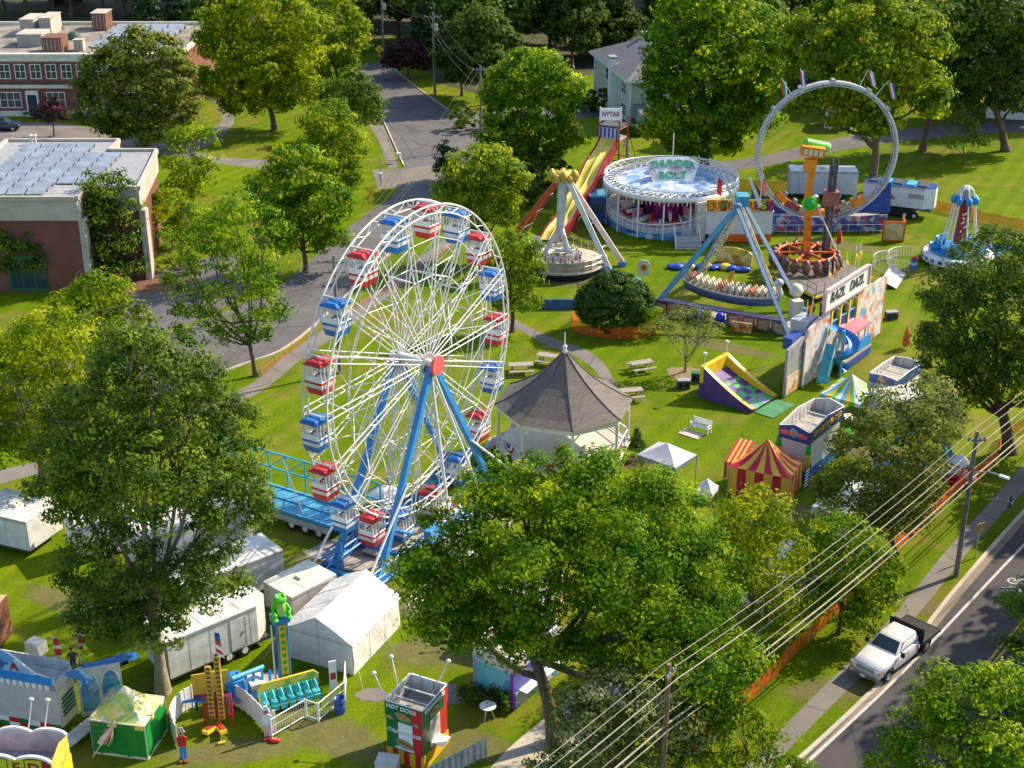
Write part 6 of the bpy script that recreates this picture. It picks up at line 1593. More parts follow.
# ================================================================ stalls, tents, trailers
def frame3(pl, pf, pr):
    """footprint from three surveyed ground corners: left, front, right -> origin, angle, width, depth (square to the first side)"""
    L_, F_, R_ = ground(*pl), ground(*pf), ground(*pr)
    d = F_-L_; rz = math.atan2(d.y, d.x); e = R_-F_
    n = Vector((-math.sin(rz), math.cos(rz), 0))
    return L_, rz, d.length, abs(e.dot(n))
def stall(name, label, pl, pf, pr, h, par, wall, front_par, side_par, inner=WHITE, cat='stall', rim=None, skirt=None, sk_h=.9, posts=None, arch=0.0, lights=()):
    """booth with a tall open-topped sign parapet; front = left-to-front side, side = front-to-right side"""
    o, rz, W, D = frame3(pl, pf, pr); T = thing(name, label, cat, o, rz)
    z1 = h-par
    mb = MB(); mb.bx(0, 0, .1, W, D, z1, wall); mb.build('wall', T)
    if skirt:
        mb = MB(); mb.bx(-.05, -.05, .02, W+.05, D+.05, sk_h, skirt); mb.build('skirt', T)
    for nm, pts, m in (('front_sign', [(0, 0), (W, 0)], front_par), ('side_sign', [(W, 0), (W, D)], side_par), ('back_parapet', [(W, D), (0, D)], inner), ('left_parapet', [(0, D), (0, 0)], inner)):
        (ax_, ay), (bx_, by) = pts; a_ = Vector((ax_, ay, 0)); b_ = Vector((bx_, by, 0)); d = (b_-a_); Ld = d.length; d.normalize(); nrm = Vector((d.y, -d.x, 0))
        mb = MB(); n = 8
        vs = []
        for i in range(n+1):
            t = i/n; zt = h+arch*(1-abs(2*t-1)); p = a_+d*(Ld*t)
            vs += [p+nrm*.06+Vector((0,0,z1-.05)), p+nrm*.06+Vector((0,0,zt)), p-nrm*.02+Vector((0,0,zt)), p-nrm*.02+Vector((0,0,z1-.05))]
        mb.add(vs, [(4*i, 4*i+4, 4*i+5, 4*i+1) for i in range(n)], m); mb.add(vs, [(4*i+1, 4*i+5, 4*i+6, 4*i+2) for i in range(n)], rim or CLEANWHITE); mb.add(vs, [(4*i+2, 4*i+6, 4*i+7, 4*i+3) for i in range(n)], inner)
        k = int(Ld/.55)
        for i in range(1, k): p = a_+d*(Ld*i/k)-nrm*.05; mb.tube(p+Vector((0,0,z1)), p+Vector((0,0,h-.05)), .018, .018, 4, GREY, False)
        mb.build(nm, T)
    mb = MB(); mb.bx(.05, .05, z1, W-.05, D-.05, z1+.04, DECK)
    for i in range(1, 3): mb.beam((.1, D*i/3, h-.25), (W-.1, D*i/3, h-.25), .06, .06, WSTEEL)
    mb.build('roof', T)
    for (x, y, dx, dy, ln) in lights:
        mb = MB(); mb.tube((x, y, h-.8), (x+dx, y+dy, h+ln), .035, .03, 5, CLEANWHITE); mb.ell((x+dx, y+dy, h+ln), .13, .13, .1, LAMPG, 8, 6); mb.build('flood_lamp', T)
    return T, W, D
GRART = paint('sign_green', (.015, .16, .04), .4, .2)
# hot dog and sausage stand
T, W, D = stall('food_stand', 'tall open-topped hot dog stand in green, white and red with yellow striped skirt', (388, 759), (424, 771), (460, 747), 3.45, .95, GRART, GRART, GRART,
    skirt=banded('yellow_red_skirt_stripes', [(.75, .48, .02), (.55, .02, .02)], .62, 0), sk_h=.78, lights=((.05, 1.3, -1.0, .9, .75), (.05, .4, -1.2, .5, .55), (1.3, 2.0, .5, .9, .9)))
mb = MB()   # flag-coloured bands on the lower wall
mb.bx(W*.33, -.012, .85, W*.72, -.003, 1.65, CLEANWHITE); mb.bx(W*.72, -.014, .8, W+.0, -.005, 2.45, RED)
mb.bx(W*.33, -.012, 1.66, W*.72, -.003, 2.4, CLEANWHITE)
mb.bx(W*.72, -.09, 2.5, W, -.065, 3.4, RED)
mb.bx(W+.003, D*.3, .85, W+.012, D*.7, 2.45, CLEANWHITE); mb.bx(W+.003, D*.7, .8, W+.014, D, 2.45, RED); mb.bx(W+.063, D*.8, 2.5, W+.075, D, 3.4, RED)
mb.build('painted_bands', T)
SAUS = paint('bread_roll_colour', (.55, .24, .06), .5, .2); MEAT = paint('grilled_sausage_colour', (.20, .07, .03), .5, .3); PLATE = paint('plate_green', (.10, .30, .22), .4, .2)
def food(par, c, rzf, s_, m):
    mb = MB(); mb.ell((0, .0, -.03*s_), .42*s_, .015, .20*s_, PLATE, 16, 8); mb.ell((0, -.02, .0), .36*s_, .02, .13*s_, SAUS, 16, 8); mb.ell((0, -.035, .02*s_), .33*s_, .02, .06*s_, m, 16, 8)
    for i in range(6): mb.ell((-.25*s_+i*.1*s_, -.055, .02*s_+.015*(i % 2)), .03*s_, .012, .02*s_, YELLOW if m is not MEAT else GREEN, 6, 4)
    o = mb.build('food_picture', par); o.location = c; o.rotation_euler = (0, R(12), rzf); return o
food(T, (W*.5, -.085, 2.82), 0, 1.15, DORANGE); food(T, (W*.5, -.03, 1.25), 0, 1.2, MEAT); food(T, (W+.085, D*.45, 2.85), R(90), 1.25, MEAT); food(T, (W*.12, -.085, 2.62), 0, .6, SAUS); food(T, (W*.86, -.12, 2.6), 0, .5, SAUS)
lettering(T, 'HOT DOGS', (W*.45, -.08, 3.24), .30, CLEANWHITE, width=W*.8); lettering(T, 'ITALIAN SAUSAGE', (W*.5, -.03, 1.85), .26, CLEANWHITE, width=W*.9); lettering(T, 'FRENCH FRIES', (W*.5, -.03, .93), .16, CLEANWHITE, width=W*.5)
lettering(T, 'ITALIAN SAUSAGE', (W+.09, D*.45, 3.26), .26, CLEANWHITE, width=D*.8, rz=90)
mb = MB(); mb.bx(W+.02, D*.35, 1.05, W+.6, D*.68, 1.1, CLEANWHITE); mb.build('counter', T)
mb = MB(); mb.bx(W+.003, D*.32, 1.2, W+.02, D*.68, 2.3, paint('serving_shutter', (.50, .50, .48), .4, .25)); mb.build('shutter', T)
b = ground(388, 773); T = thing('cooler_box', 'grey-white box unit at the foot of the hot dog stand', 'box', b, R(-10)); mb = MB(); mb.bx(-.5, -.4, 0, .5, .4, .75, OFFWHITE, top=WHITE); mb.build('body', T); MB().bx(-.53, -.43, .753, .53, .43, .82, WHITE).build('lid', T)
a, rz, wd = fp(424, 790, 486, 757); T = thing('barricade', 'row of pale metal barricade panels leading from the hot dog stand to the path', 'fence', a, rz)
for i in range(5):
    mb = MB(); x0, x1 = wd*i/5+.03, wd*(i+1)/5-.03; mb.bx(x0, -.03, .12, x1, .03, 1.15, paint('pale_grey_sheet', (.5, .5, .48), .5, .2))
    for x in (x0, x1, (x0+x1)/2): mb.tube((x, -.05, 0), (x, -.05, 1.2), .03, .03, 5, STEEL)
    mb.build('panel', T)

# pizza trailer with wave-shaped sign
a, rz, wd = fp(-70, 712, 63, 737); T = thing('pizza_trailer', 'pizza trailer with wave-shaped blue roof sign and red, white and green checked foot', 'trailer', a, rz)
Dp = 1.5; hh = 2.75
mb = MB(); mb.bx(0, 0, .5, wd, Dp, hh, paint('grey_white_shutter', (.50, .51, .53), .45, .1)); mb.build('body', T)
mb = MB(); CK = [RED, CLEANWHITE, DGREEN]
n = int(wd/.55)
for i in range(n):
    for j in range(2): mb.bx(i*wd/n, -.04, .15+j*.26, (i+1)*wd/n, -.003, .41+j*.26, CK[(i*2+j*2) % 3])
mb.build('checked_skirt', T)
bz_art = art('sky_and_cloud_artwork', [(.03, .14, .42), (.30, .50, .60), (.04, .20, .50), (.55, .66, .68), (.05, .28, .58), (.45, .58, .62)], .9)
mb = MB(); pts = [(0, hh+.35), (wd, hh+.35)]+[(wd-wd*.15*0-x, z) for x, z in ((.0, hh+.7), (.9, hh+.9), (1.3, hh+1.15), (1.8, hh+1.55), (2.2, hh+1.8), (2.6, hh+1.95), (4.0, hh+2.1))]+[(0, hh+2.1)]
mb.panel(pts, -.15, -.05, bz_art, CLEANWHITE); sg = mb.build('wave_sign', T)
mb = MB(); mb.bx(0, -.19, hh+.353, wd, -.153, hh+.8, BLUE); mb.build('sign_band', sg)
mb = MB(); mb.bx(0, -.1, hh, wd, -.003, hh+.33, GREY)
for i in range(int(wd/.35)): mb.bx(i*.35, -.14, hh+.02, i*.35+.24, -.103, hh+.3, CLEANWHITE)
mb.build('lamp_strip', T)
for i, ch in enumerate('PIZZA'): 
    x = wd-2.0-(4-i)*.9; lettering(sg, ch, (x, -.17, hh+1.12+(.0 if i == 4 else .2)), .66, DRED, extr=.02); 
mb = MB(); mb.bx(0, 0, hh, wd, Dp, hh+.08, WHITE); mb.bx(wd-.06, -.0, hh+.083, wd, Dp, hh+.4, WHITE); mb.bx(0, Dp-.08, hh+.083, wd-.063, Dp, hh+.7, WHITE); mb.build('roof', T)
mb = MB(); mb.bx(wd+.003, .1, .5, wd+.05, Dp-.1, hh-.1, paint('cream_end_panel', (.60, .52, .36), .5, .2))
for j in range(5): mb.box((wd+.09, Dp*.5, 1.1+j*.24), (.04, 1.0, .14), DGREEN, ry=.3)
mb.build('end_door', T)
mb = MB(); mb.panel([(wd-.1, hh+.4), (wd+1.0, hh+1.0), (wd+1.6, hh+.5), (wd+1.5, hh+.1)], Dp*.5, Dp*.5+.1, bz_art); mb.build('corner_fin', T)
mb = MB(); mb.box((wd+.9, .3, .35), (.8, 2.4, .1), WHITE, rz=R(-12)); mb.build('ramp', T)
mb = MB()
for x in (2.2, 3.2, 7.0): mb.tube((x, .2, .4), (x, .5, .4), .4, .4, 12, BLACK)
mb.build('wheel', T)
# board with two painted arches
a, rz, wd = fp(82, 717, 126, 709); T = thing('arch_backdrop', 'pale board with two tall painted blue arches behind the green tent', 'panel', a, rz)
mb = MB(); mb.bx(0, 0, 0, wd, .12, 2.75, OFFWHITE, top=CLEANWHITE); mb.build('board', T)
sea = art('sea_view_artwork', [(.05, .22, .45), (.30, .48, .58), (.04, .18, .40), (.10, .34, .50)], 2.2)
for k in range(2):
    x0 = wd*(.06+.48*k); x1 = x0+wd*.40; xm = (x0+x1)/2; r_ = (x1-x0)/2
    pts = [(x0, .3), (x1, .3)]+[(xm+r_*math.cos(t*math.pi/8), 1.8+.75*math.sin(t*math.pi/8)) for t in range(9)]
    mb = MB(); mb.panel(pts, -.03, -.003, sea); mb.build('arch_picture', T)
    mb = MB(); mb.path([Vector((xm+r_*math.cos(t*math.pi/8), -.05, 1.8+.75*math.sin(t*math.pi/8))) for t in range(9)], .05, 5, CLEANWHITE); mb.build('arch_moulding', T)

# scalloped stand, bottom-left corner
a, rz, wd = fp(-80, 826, 62, 833); T = thing('scalloped_stand', 'white stand with a scalloped open parapet and yellow-green lettering in the bottom left corner', 'stall', a, rz)
Dp = 1.9; hz_ = 3.9
def scallop(xx, w0=1.55, amp=.28): return amp*abs(math.sin(math.pi*xx/w0))**.6
YG = paint('yellow_green_sign', (.55, .55, .04), .4, .15)
mb = MB(); mb.bx(0, 0, .1, wd, Dp, hz_-1.0, WHITE); mb.bx(.05, .05, hz_-1.0, wd-.05, Dp-.05, hz_-.96, GREY); mb.build('wall', T)
for nm, y, m in (('front_sign', -.05, DRED), ('back_parapet', Dp-.03, WHITE)):
    mb = MB(); N_ = 60; top_ = [(wd*i/N_, hz_+scallop(wd*(1-i/N_))) for i in range(N_+1)]
    mb.panel([(0, hz_-1.05), (wd, hz_-1.05)]+top_[::-1], y, y+.08, m, CLEANWHITE)
    for p_, q_ in zip(top_[:-1], top_[1:]): mb.beam((p_[0], y+.04, p_[1]), (q_[0], y+.04, q_[1]), .12, .12, CLEANWHITE, up=(0,1,0))
    s_ = mb.build(nm, T)
    if y < 0:
        for i, ch in enumerate('FRIED'): 
            xx = wd-.75-(4-i)*.78; mbt = MB(); mbt.bx(xx-.36, -.09, hz_-.75, xx+.36, -.053, hz_+.12, YG); tl = mbt.build('letter_tile', s_); lettering(tl, ch, (xx, -.1, hz_-.32), .75, DRED, extr=.01)
mb = MB(); N_ = 10
vs = []
for i in range(N_+1):
    t = i/N_*math.pi/2; vs.append((wd+.9*math.sin(t)*.9, Dp*.5-Dp*.5*math.cos(t*2), 0))
mb.bx(wd+.003, 0, .1, wd+.1, Dp, hz_-1.0, YELLOW); mb.add([(wd+.05, -.05, hz_-1), (wd+.05, Dp, hz_-1), (wd+.05, Dp, hz_), (wd+.05, Dp*.5, hz_+.3), (wd+.05, -.05, hz_)], [(0,1,2,3,4)], art('end_yellow_artwork', [(.75, .52, .05), (.70, .30, .05), (.78, .60, .12)], 2.5)); mb.build('end_sign', T)
for x, y in ((wd-1.9, Dp), (wd-1.15, Dp)):
    mb = MB(); mb.tube((x, y+.1, hz_-.5), (x+.35, y+.5, hz_+1.5), .035, .03, 5, OFFWHITE); mb.ell((x+.35, y+.45, hz_+1.52), .14, .1, .09, OFFWHITE, 8, 6); mb.build('flood_lamp', T)
mb = MB(); mb.box((wd-.6, .7, hz_-.75), (.5, .5, .35), OFFWHITE, rz=.5); mb.tube((wd-.4, .7, hz_-.6), (wd-.1, 1.1, hz_-.2), .04, .04, 5, CLEANWHITE); mb.build('roof_fan', T)

def closed_umbrella(px, py, h, label, m, m2=None, tilt=(0, 0), r=.28, z0=.7, name='closed_umbrella'):
    b = ground(px, py); T = thing(name, label, 'umbrella', b); T.rotation_euler = (R(tilt[0]), R(tilt[1]), 0)
    MB().tube((0,0,0), (0,0,h+.15), .035, .03, 6, OFFWHITE).build('pole', T)
    mb = MB()
    for i in range(8): mb.lathe([(r*(1.05 if i % 2 else .7), z0), (r*(.95 if i % 2 else .6), z0+(h-z0)*.4), (r*.4, z0+(h-z0)*.8), (.03, h)], 1, (m2 if (m2 and i % 2) else m), a0=R(45*i), a1=R(45*i+45))
    mb.build('cloth', T); return T
PKC = paint('pale_pink_cloth', (.66, .50, .46), .7, .15); ORC = paint('orange_cloth', (.72, .24, .03), .7, .15); REC = paint('red_cloth', (.62, .05, .02), .7, .15); TERR = paint('terracotta_cloth', (.60, .16, .05), .7, .2)
closed_umbrella(14, 792, 3.3, 'closed cream and pink umbrella standing beside the scalloped stand', PKC, OFFWHITE, (0, -8), .36, 1.6)
closed_umbrella(93, 757, 2.4, 'closed salmon umbrella leaning at the corner of the green tent', paint('salmon_cloth', (.66, .30, .16), .7, .15), PKC, (8, 32), .34, 1.3)
closed_umbrella(905, 349, 2.0, 'closed bright orange umbrella on the lawn right of the fun house', ORC, TERR, r=.42, z0=.35)
closed_umbrella(838, 248, 2.0, 'closed red umbrella beside the orange arm ride', REC, r=.34, z0=.5)

# tents
def peak_tent(label, pl, pf, pr, eave, peak, roofm, wallm=None, cat='tent', valance=None, trim=None, roof_part=None, bell=.42, nst=0, cols=None, wcols=None):
    o, rz, W, D = frame3(pl, pf, pr); T = thing('peaked_tent' if wallm or wcols else 'canopy_tent', label, cat, o, rz)
    c = Vector((W/2, D/2, peak)); cor = [Vector((0,0,eave)), Vector((W,0,eave)), Vector((W,D,eave)), Vector((0,D,eave))]
    mb = MB(); n = 6; K = max(1, nst)
    for s_ in range(4):
        a_, b_ = cor[s_], cor[(s_+1) % 4]
        for k in range(K):
            u0, u1 = k/K, (k+1)/K; vs = []
            m = cols[k % len(cols)] if cols else roofm
            for i in range(n+1):
                t = i/n; z = eave+(peak-eave)*(t**(1+bell))
                for u_ in (u0, u1):
                    e = a_.lerp(b_, u_); p = e.lerp(c, t); vs.append((p.x, p.y, z+.03*math.sin(u_*math.pi*3)*(1-t)))
            mb.add(vs, [(2*i, 2*i+1, 2*i+3, 2*i+2) for i in range(n)], m, True)
            if valance or wcols is None:
                q0, q1 = a_.lerp(b_, u0), a_.lerp(b_, u1); mb.add([q0, q1, q1+Vector((0,0,-.28)), q0+Vector((0,0,-.28))], [(3,2,1,0)], (valance or m))
    mb.build('roof', T)
    if wallm or wcols:
        mb = MB()
        for s_ in range(4):
            a_, b_ = cor[s_]*1.0, cor[(s_+1) % 4]*1.0; K2 = K if wcols else 6
            for k in range(K2):
                m = wcols[k % len(wcols)] if wcols else wallm
                q0, q1 = a_.lerp(b_, k/K2), a_.lerp(b_, (k+1)/K2)
                w0, w1 = .05*math.sin(k*2.1), .05*math.sin(k*2.1+2.1)
                nr = (b_-a_).cross(Vector((0,0,1))).normalized()
                mb.add([(q0.x, q0.y, eave), (q1.x, q1.y, eave), (q1.x+nr.x*w1, q1.y+nr.y*w1, .05), (q0.x+nr.x*w0, q0.y+nr.y*w0, .05)], [(3,2,1,0)], m)
        mb.build('wall', T)
    for q in cor:
        MB().tube((q.x, q.y, 0), (q.x, q.y, eave), .035, .035, 5, STEEL).build('leg', T)
    if trim:
        mb = MB()
        for s_ in range(4): mb.beam(cor[s_]+Vector((0,0,.01)), cor[(s_+1) % 4]+Vector((0,0,.01)), .06, .06, trim); mb.beam(Vector((cor[s_].x, cor[s_].y, .06)), Vector((cor[(s_+1) % 4].x, cor[(s_+1) % 4].y, .06)), .07, .1, trim)
        mb.build('edging', T)
    return T
lemon = art('lemonade_roof_artwork', [(.68, .60, .08), (.30, .52, .08), (.72, .66, .30), (.70, .58, .04), (.20, .44, .10), (.74, .72, .50)], 3.2)
peak_tent('bright green-walled tent with yellow and lime patterned peaked roof', (94, 753), (148, 760), (170, 730), 1.95, 3.3, lemon, GREENVINYL, trim=OFFWHITE)
RCs, YCs = paint('crimson_stripe_cloth', (.55, .02, .05), .6, .1), paint('yellow_stripe_cloth', (.76, .46, .05), .6, .1)
peak_tent('red and yellow striped peaked tent in front of the candy stand', (727, 494), (788, 507), (804, 488), 2.0, 3.75, None, None, cols=[RCs, YCs], wcols=[YCs, RCs], nst=7)
o, rz, W, D = frame3((724, 487), (740, 491), (752, 478))
T = thing('entrance_awning', 'small red and yellow striped awning at the left rear of the striped tent', 'awning', o, rz)
mb = MB(); vs = []
for k in range(7): mb.add([(W*k/7, -.2, 2.0), (W*(k+1)/7, -.2, 2.0), (W*(k+1)/7, D, 2.7), (W*k/7, D, 2.7)], [(0,1,2,3)], [RCs, YCs][k % 2]); mb.add([(W*k/7, -.2, 2.0), (W*(k+1)/7, -.2, 2.0), (W*(k+1)/7, -.2, .8), (W*k/7, -.2, .8)], [(3,2,1,0)], [RCs, YCs][k % 2])
mb.build('cloth', T); mb = MB(); [mb.tube((x, y, 0), (x, y, 2.0 if y < 0 else 2.7), .03, .03, 5, STEEL) for x in (0, W) for y in (-.2, D)]; mb.build('frame', T)
C4 = [paint('sky_blue_stripe_cloth', (.10, .45, .72), .6, .1), paint('marigold_stripe_cloth', (.78, .46, .02), .6, .1), paint('grass_green_stripe_cloth', (.12, .52, .10), .6, .1), paint('white_stripe_cloth', (.76, .76, .70), .6, .1)]
peak_tent('blue, orange, green and white striped canopy in front of the fun house slide', (818, 419), (857, 430), (876, 413), 2.0, 3.35, None, None, cols=C4, nst=8)
peak_tent('white-grey pop-up canopy behind the huge maple right of the gazebo', (636, 483), (674, 497), (692, 482), 2.1, 2.95, paint('pale_lavender_canopy', (.60, .57, .62), .6, .1), None, valance=paint('slate_valance', (.22, .23, .30), .6, .1), bell=.1)
peak_tent('white canopy corner just visible left of the striped red tent foot', (693, 520), (710, 524), (716, 515), 2.1, 2.8, VINYL, None, bell=.1)
peak_tent('white canopy hidden among the young maple branches', (735, 640), (760, 646), (772, 632), 2.2, 3.2, VINYL, None, bell=.2)
for px, py, lb in ((780, 372, 'x'),): pass

# white frame tent by the wheel
o, rz, W, D = frame3((287, 657), (354, 676), (417, 634)); D = 5.0
T = thing('white_frame_tent', 'large white frame tent with gabled roof between the wheel and the frog ride', 'tent', o, rz)
ev, pk = 1.95, 3.1
def cloth_quad(mb, A_, B_, C_, D_, m, nu=10, nv=6, amp=.04, seed=0):
    g = random.Random(seed); vs = []; A_, B_, C_, D_ = map(Vector, (A_, B_, C_, D_)); nr = (B_-A_).cross(D_-A_).normalized()
    for j in range(nv+1):
        for i in range(nu+1):
            u_, v_ = i/nu, j/nv; p = A_.lerp(B_, u_).lerp(D_.lerp(C_, u_), v_); s_ = amp*math.sin(u_*math.pi*nu/2.5+j*.7)*math.sin(v_*math.pi)+g.uniform(-amp, amp)*.35*(0 < i < nu and 0 < j < nv)
            vs.append(p+nr*s_)
    mb.add(vs, [(j*(nu+1)+i, j*(nu+1)+i+1, (j+1)*(nu+1)+i+1, (j+1)*(nu+1)+i) for j in range(nv) for i in range(nu)], m, True)
mb = MB(); e = .12
cloth_quad(mb, (-e, -e, ev-.04), (-e, D+e, ev-.04), (W/2, D+e, pk), (W/2, -e, pk), VINYL, 12, 6, .05, 1); cloth_quad(mb, (W+e, D+e, ev-.04), (W+e, -e, ev-.04), (W/2, -e, pk), (W/2, D+e, pk), VINYL, 12, 6, .05, 2)
mb.build('roof', T)
mb = MB(); cloth_quad(mb, (0, 0, .03), (W, 0, .03), (W, 0, ev), (0, 0, ev), VINYL, 14, 6, .05, 3); mb.add([(0, 0, ev), (W, 0, ev), (W/2, 0, pk-.03)], [(0,1,2)], VINYL)
cloth_quad(mb, (W, 0, .03), (W, D, .03), (W, D, ev), (W, 0, ev), VINYL, 16, 6, .05, 4); cloth_quad(mb, (0, D, .03), (0, 0, .03), (0, 0, ev), (0, D, ev), VINYL, 16, 6, .05, 5); cloth_quad(mb, (W, D, .03), (0, D, .03), (0, D, ev), (W, D, ev), VINYL, 14, 6, .05, 6)
mb.add([(0, D, ev), (W, D, ev), (W/2, D, pk-.03)], [(0,1,2)], VINYL); mb.build('wall', T)
mb = MB(); SEAM = paint('grey_seam', (.35, .35, .35), .6, .1)
for x in (W*.5,): mb.tube((x, -.06, .05), (x, -.06, pk-.1), .014, .014, 4, SEAM)
for y in (D*.33, D*.66): mb.tube((W+.06, y, .05), (W+.06, y, ev), .014, .014, 4, SEAM); mb.tube((W+.1, y, ev+.02), (W/2, y, pk+.05), .014, .014, 4, SEAM); mb.tube((-.1, y, ev+.02), (W/2, y, pk+.05), .014, .014, 4, SEAM)
mb.tube((-.1, -.14, ev-.05), (W+.1, -.14, ev-.05), .02, .02, 4, SEAM); mb.build('seams', T)
mb = MB()
for x, y in ((-1.0, -.8), (W+1.0, -.8), (W+1.2, D*.5), (-1.2, D*.5)): mb.tube((max(0, min(W, x)), max(0, min(D, y)), ev), (x, y, .02), .012, .012, 4, WSTEEL)
mb.build('guy_ropes', T)

# plain trailers
def trailer(label, pl, pr, D, h, body=WHITE, roof=None, z0=.6, cat='trailer', name='box_trailer', wheels=2, nose=0.0, hatch=True, doors=(), wheel_at=.62):
    a, rz, W = fp(*pl, *pr); T = thing(name, label, cat, a, rz)
    roof = roof or WHITE; mb = MB()
    pl_ = [(0, 0), (W, 0), (W, D), (0, D)] if not nose else [(0, 0), (W-nose, 0), (W, D*.28), (W, D*.72), (W-nose, D), (0, D)]
    mb.slab(pl_, z0, h, body); 
    for i in range(1, int(W/1.2)): mb.bx(i*1.2-.012, -.008, z0+.05, i*1.2+.012, -.002, h-.1, GREY)
    mb.build('body', T)
    mb = MB(); mb.slab([(x*1.003-.01, y) for x, y in pl_], h+.003, h+.07, roof); mb.bx(0, -.035, h-.12, W-nose, -.003, h+.03, STEEL)
    for i in range(1, int(W/1.1)): mb.bx(i*1.1-.02, .05, h+.072, i*1.1+.02, D-.05, h+.09, roof)
    mb.build('roof', T)
    if hatch: MB().bx(W*.45, D*.4, h+.073, W*.45+.5, D*.4+.5, h+.22, OFFWHITE).build('roof_hatch', T)
    mb = MB(); mb.bx(.1, .12, z0-.22, W-.2, D-.12, z0-.003, DGREY); mb.build('chassis', T)
    for k in range(wheels):
        x = W*wheel_at+k*.95; o = MB().tube((x, .02, .38), (x, .32, .38), .38, .38, 14, BLACK).build('wheel', T); MB().tube((x, -.0, .38), (x, .03, .38), .19, .19, 10, WSTEEL).build('rim', o)
    for x0, x1 in doors:
        mb = MB(); mb.bx(x0, -.02, z0+.1, x1, -.004, h-.25, body)
        for xa in (x0, x1): mb.bx(xa-.02, -.03, z0+.1, xa+.02, -.022, h-.25, GREY)
        d_ = mb.build('door', T); MB().bx(x1-.18, -.06, z0+.9, x1-.1, -.033, z0+1.1, STEEL).build('handle', d_)
    return T
trailer('long white cargo trailer with pointed nose left of the frog ride', (172, 689), (274, 644), 2.5, 2.75, nose=.9, doors=((3.6, 4.5),), wheel_at=.56)
trailer('long white trailer under the big oak, parked behind the pointed-nose trailer', (158, 640), (286, 590), 2.5, 2.6, wheel_at=.3)
trailer('white rounded trailer under the oak nearest the flatbed', (150, 585), (266, 541), 2.5, 2.9, nose=1.1, wheel_at=.4)
trailer('small white box trailer standing alone on the grass at the left edge', (-22, 547), (32, 560), 3.0, 2.5, wheel_at=.2, wheels=1)
trailer('white trailer seen through the lower branches left of the oak trunk', (82, 566), (140, 548), 2.4, 2.5, wheel_at=.4)
trailer('tan-sided ride trailer with roof hatch between the wheel base and the frame tent', (294, 631), (338, 607), 2.4, 2.1, body=paint('tan_grey_side', (.42, .39, .35), .6, .2), roof=OFFWHITE, wheels=1)
trailer('white office trailer with dark door seen through the ring', (789, 199), (856, 200), 2.6, 3.0, body=paint('bluish_white_side', (.60, .63, .67), .5, .1), roof=STEEL, doors=((.9, 2.1),), wheels=2)
T = trailer('white generator trailer with blue panelled roof and orange emblem right of the ring', (861, 213), (931, 222), 2.7, 3.3, body=paint('clean_bluish_white', (.64, .66, .70), .5, .08), roof=DBLUE, z0=1.2, nose=1.0, hatch=False)
mb = MB(); mb.bx(1.3, .1, .2, 5.2, 2.4, 1.15, BLACK); mb.bx(4.6, -.04, 2.2, 6.2, -.01, 2.7, GREY)
for i in range(5): mb.bx(.4+i*1.25, .5, 3.38, 1.3+i*1.25, 2.2, 3.5, LBLUE if i % 2 else DGREY)
mb.build('equipment', T)
mb = MB()
for i in range(5): a_ = R(200+i*35-90); mb.beam((2.6, -.03, 2.1), (2.6+.6*math.cos(R(20+i*35)), -.03, 2.1+.38*math.sin(R(20+i*35))), .14, .03, DORANGE, up=(0,1,0))
mb.bx(1.9, -.04, 1.9, 3.3, -.02, 2.08, DORANGE); mb.build('emblem', T)
trailer('flat white-roofed trailer under the grey-green tree by the candy stand', (842, 557), (882, 524), 2.3, 2.6, wheel_at=.4)
trailer('low white trailer roof under the pale silvery tree', (886, 438), (925, 432), 2.6, 2.6, wheel_at=.4)
trailer('white trailer roof glimpsed under the deep green round tree', (775, 620), (818, 590), 2.4, 2.4, wheel_at=.4)
trailer('white trailer hidden beneath the dogwood and wires at the bottom', (640, 728), (690, 705), 2.2, 2.2, wheel_at=.4)

# flatbed trailer with turquoise frame
a, rz, W = fp(186, 496, 336, 545); T = thing('flatbed_trailer', 'long flatbed trailer with blue deck and turquoise rail frame left of the wheel', 'trailer', a, rz)
FB = paint('flatbed_blue', (.06, .30, .50), .5, .2)
mb = MB(); mb.bx(0, 0, .95, W, 2.5, 1.12, FB); mb.bx(0, -.03, .55, W*.96, .12, .94, paint('pale_skirt', (.50, .50, .46), .5, .2))
for i in range(int(W)): mb.bx(i+.02, .2, 1.123, i+.08, 2.4, 1.14, LBLUE)
mb.bx(0, .02, 1.12, W, .14, 1.22, LBLUE); mb.bx(0, 1.25, 1.12, W, 1.4, 1.22, LBLUE); mb.bx(0, 2.36, 1.12, W, 2.48, 1.22, LBLUE); mb.build('deck', T)
for k in range(3): o = MB().tube((W*.72+k*1.05, 0, .42), (W*.72+k*1.05, .35, .42), .42, .42, 14, BLACK).build('wheel', T); MB().tube((W*.72+k*1.05, -.02, .42), (W*.72+k*1.05, .01, .42), .2, .2, 10, WSTEEL).build('rim', o)
mb = MB()
for z in (2.3, 3.4): mb.tube((W*.05, 2.6, z), (W*1.13, 2.6, z), .07, .07, 5, CYAN)
nn = 9
for i in range(nn+1):
    x = W*.05+W*1.08*i/nn; mb.tube((x, 2.6, 1.1 if i < nn else 0), (x, 2.6, 3.4), .06, .06, 5, CYAN)
    if i < nn: mb.tube((x, 2.6, 2.3), (x+W*1.08/nn, 2.6, 3.4), .045, .045, 4, CYAN)
mb.tube((W*.5, 2.6, 3.4), (W*.78, .3, 1.2), .05, .05, 5, WSTEEL); mb.build('rail_frame', T)

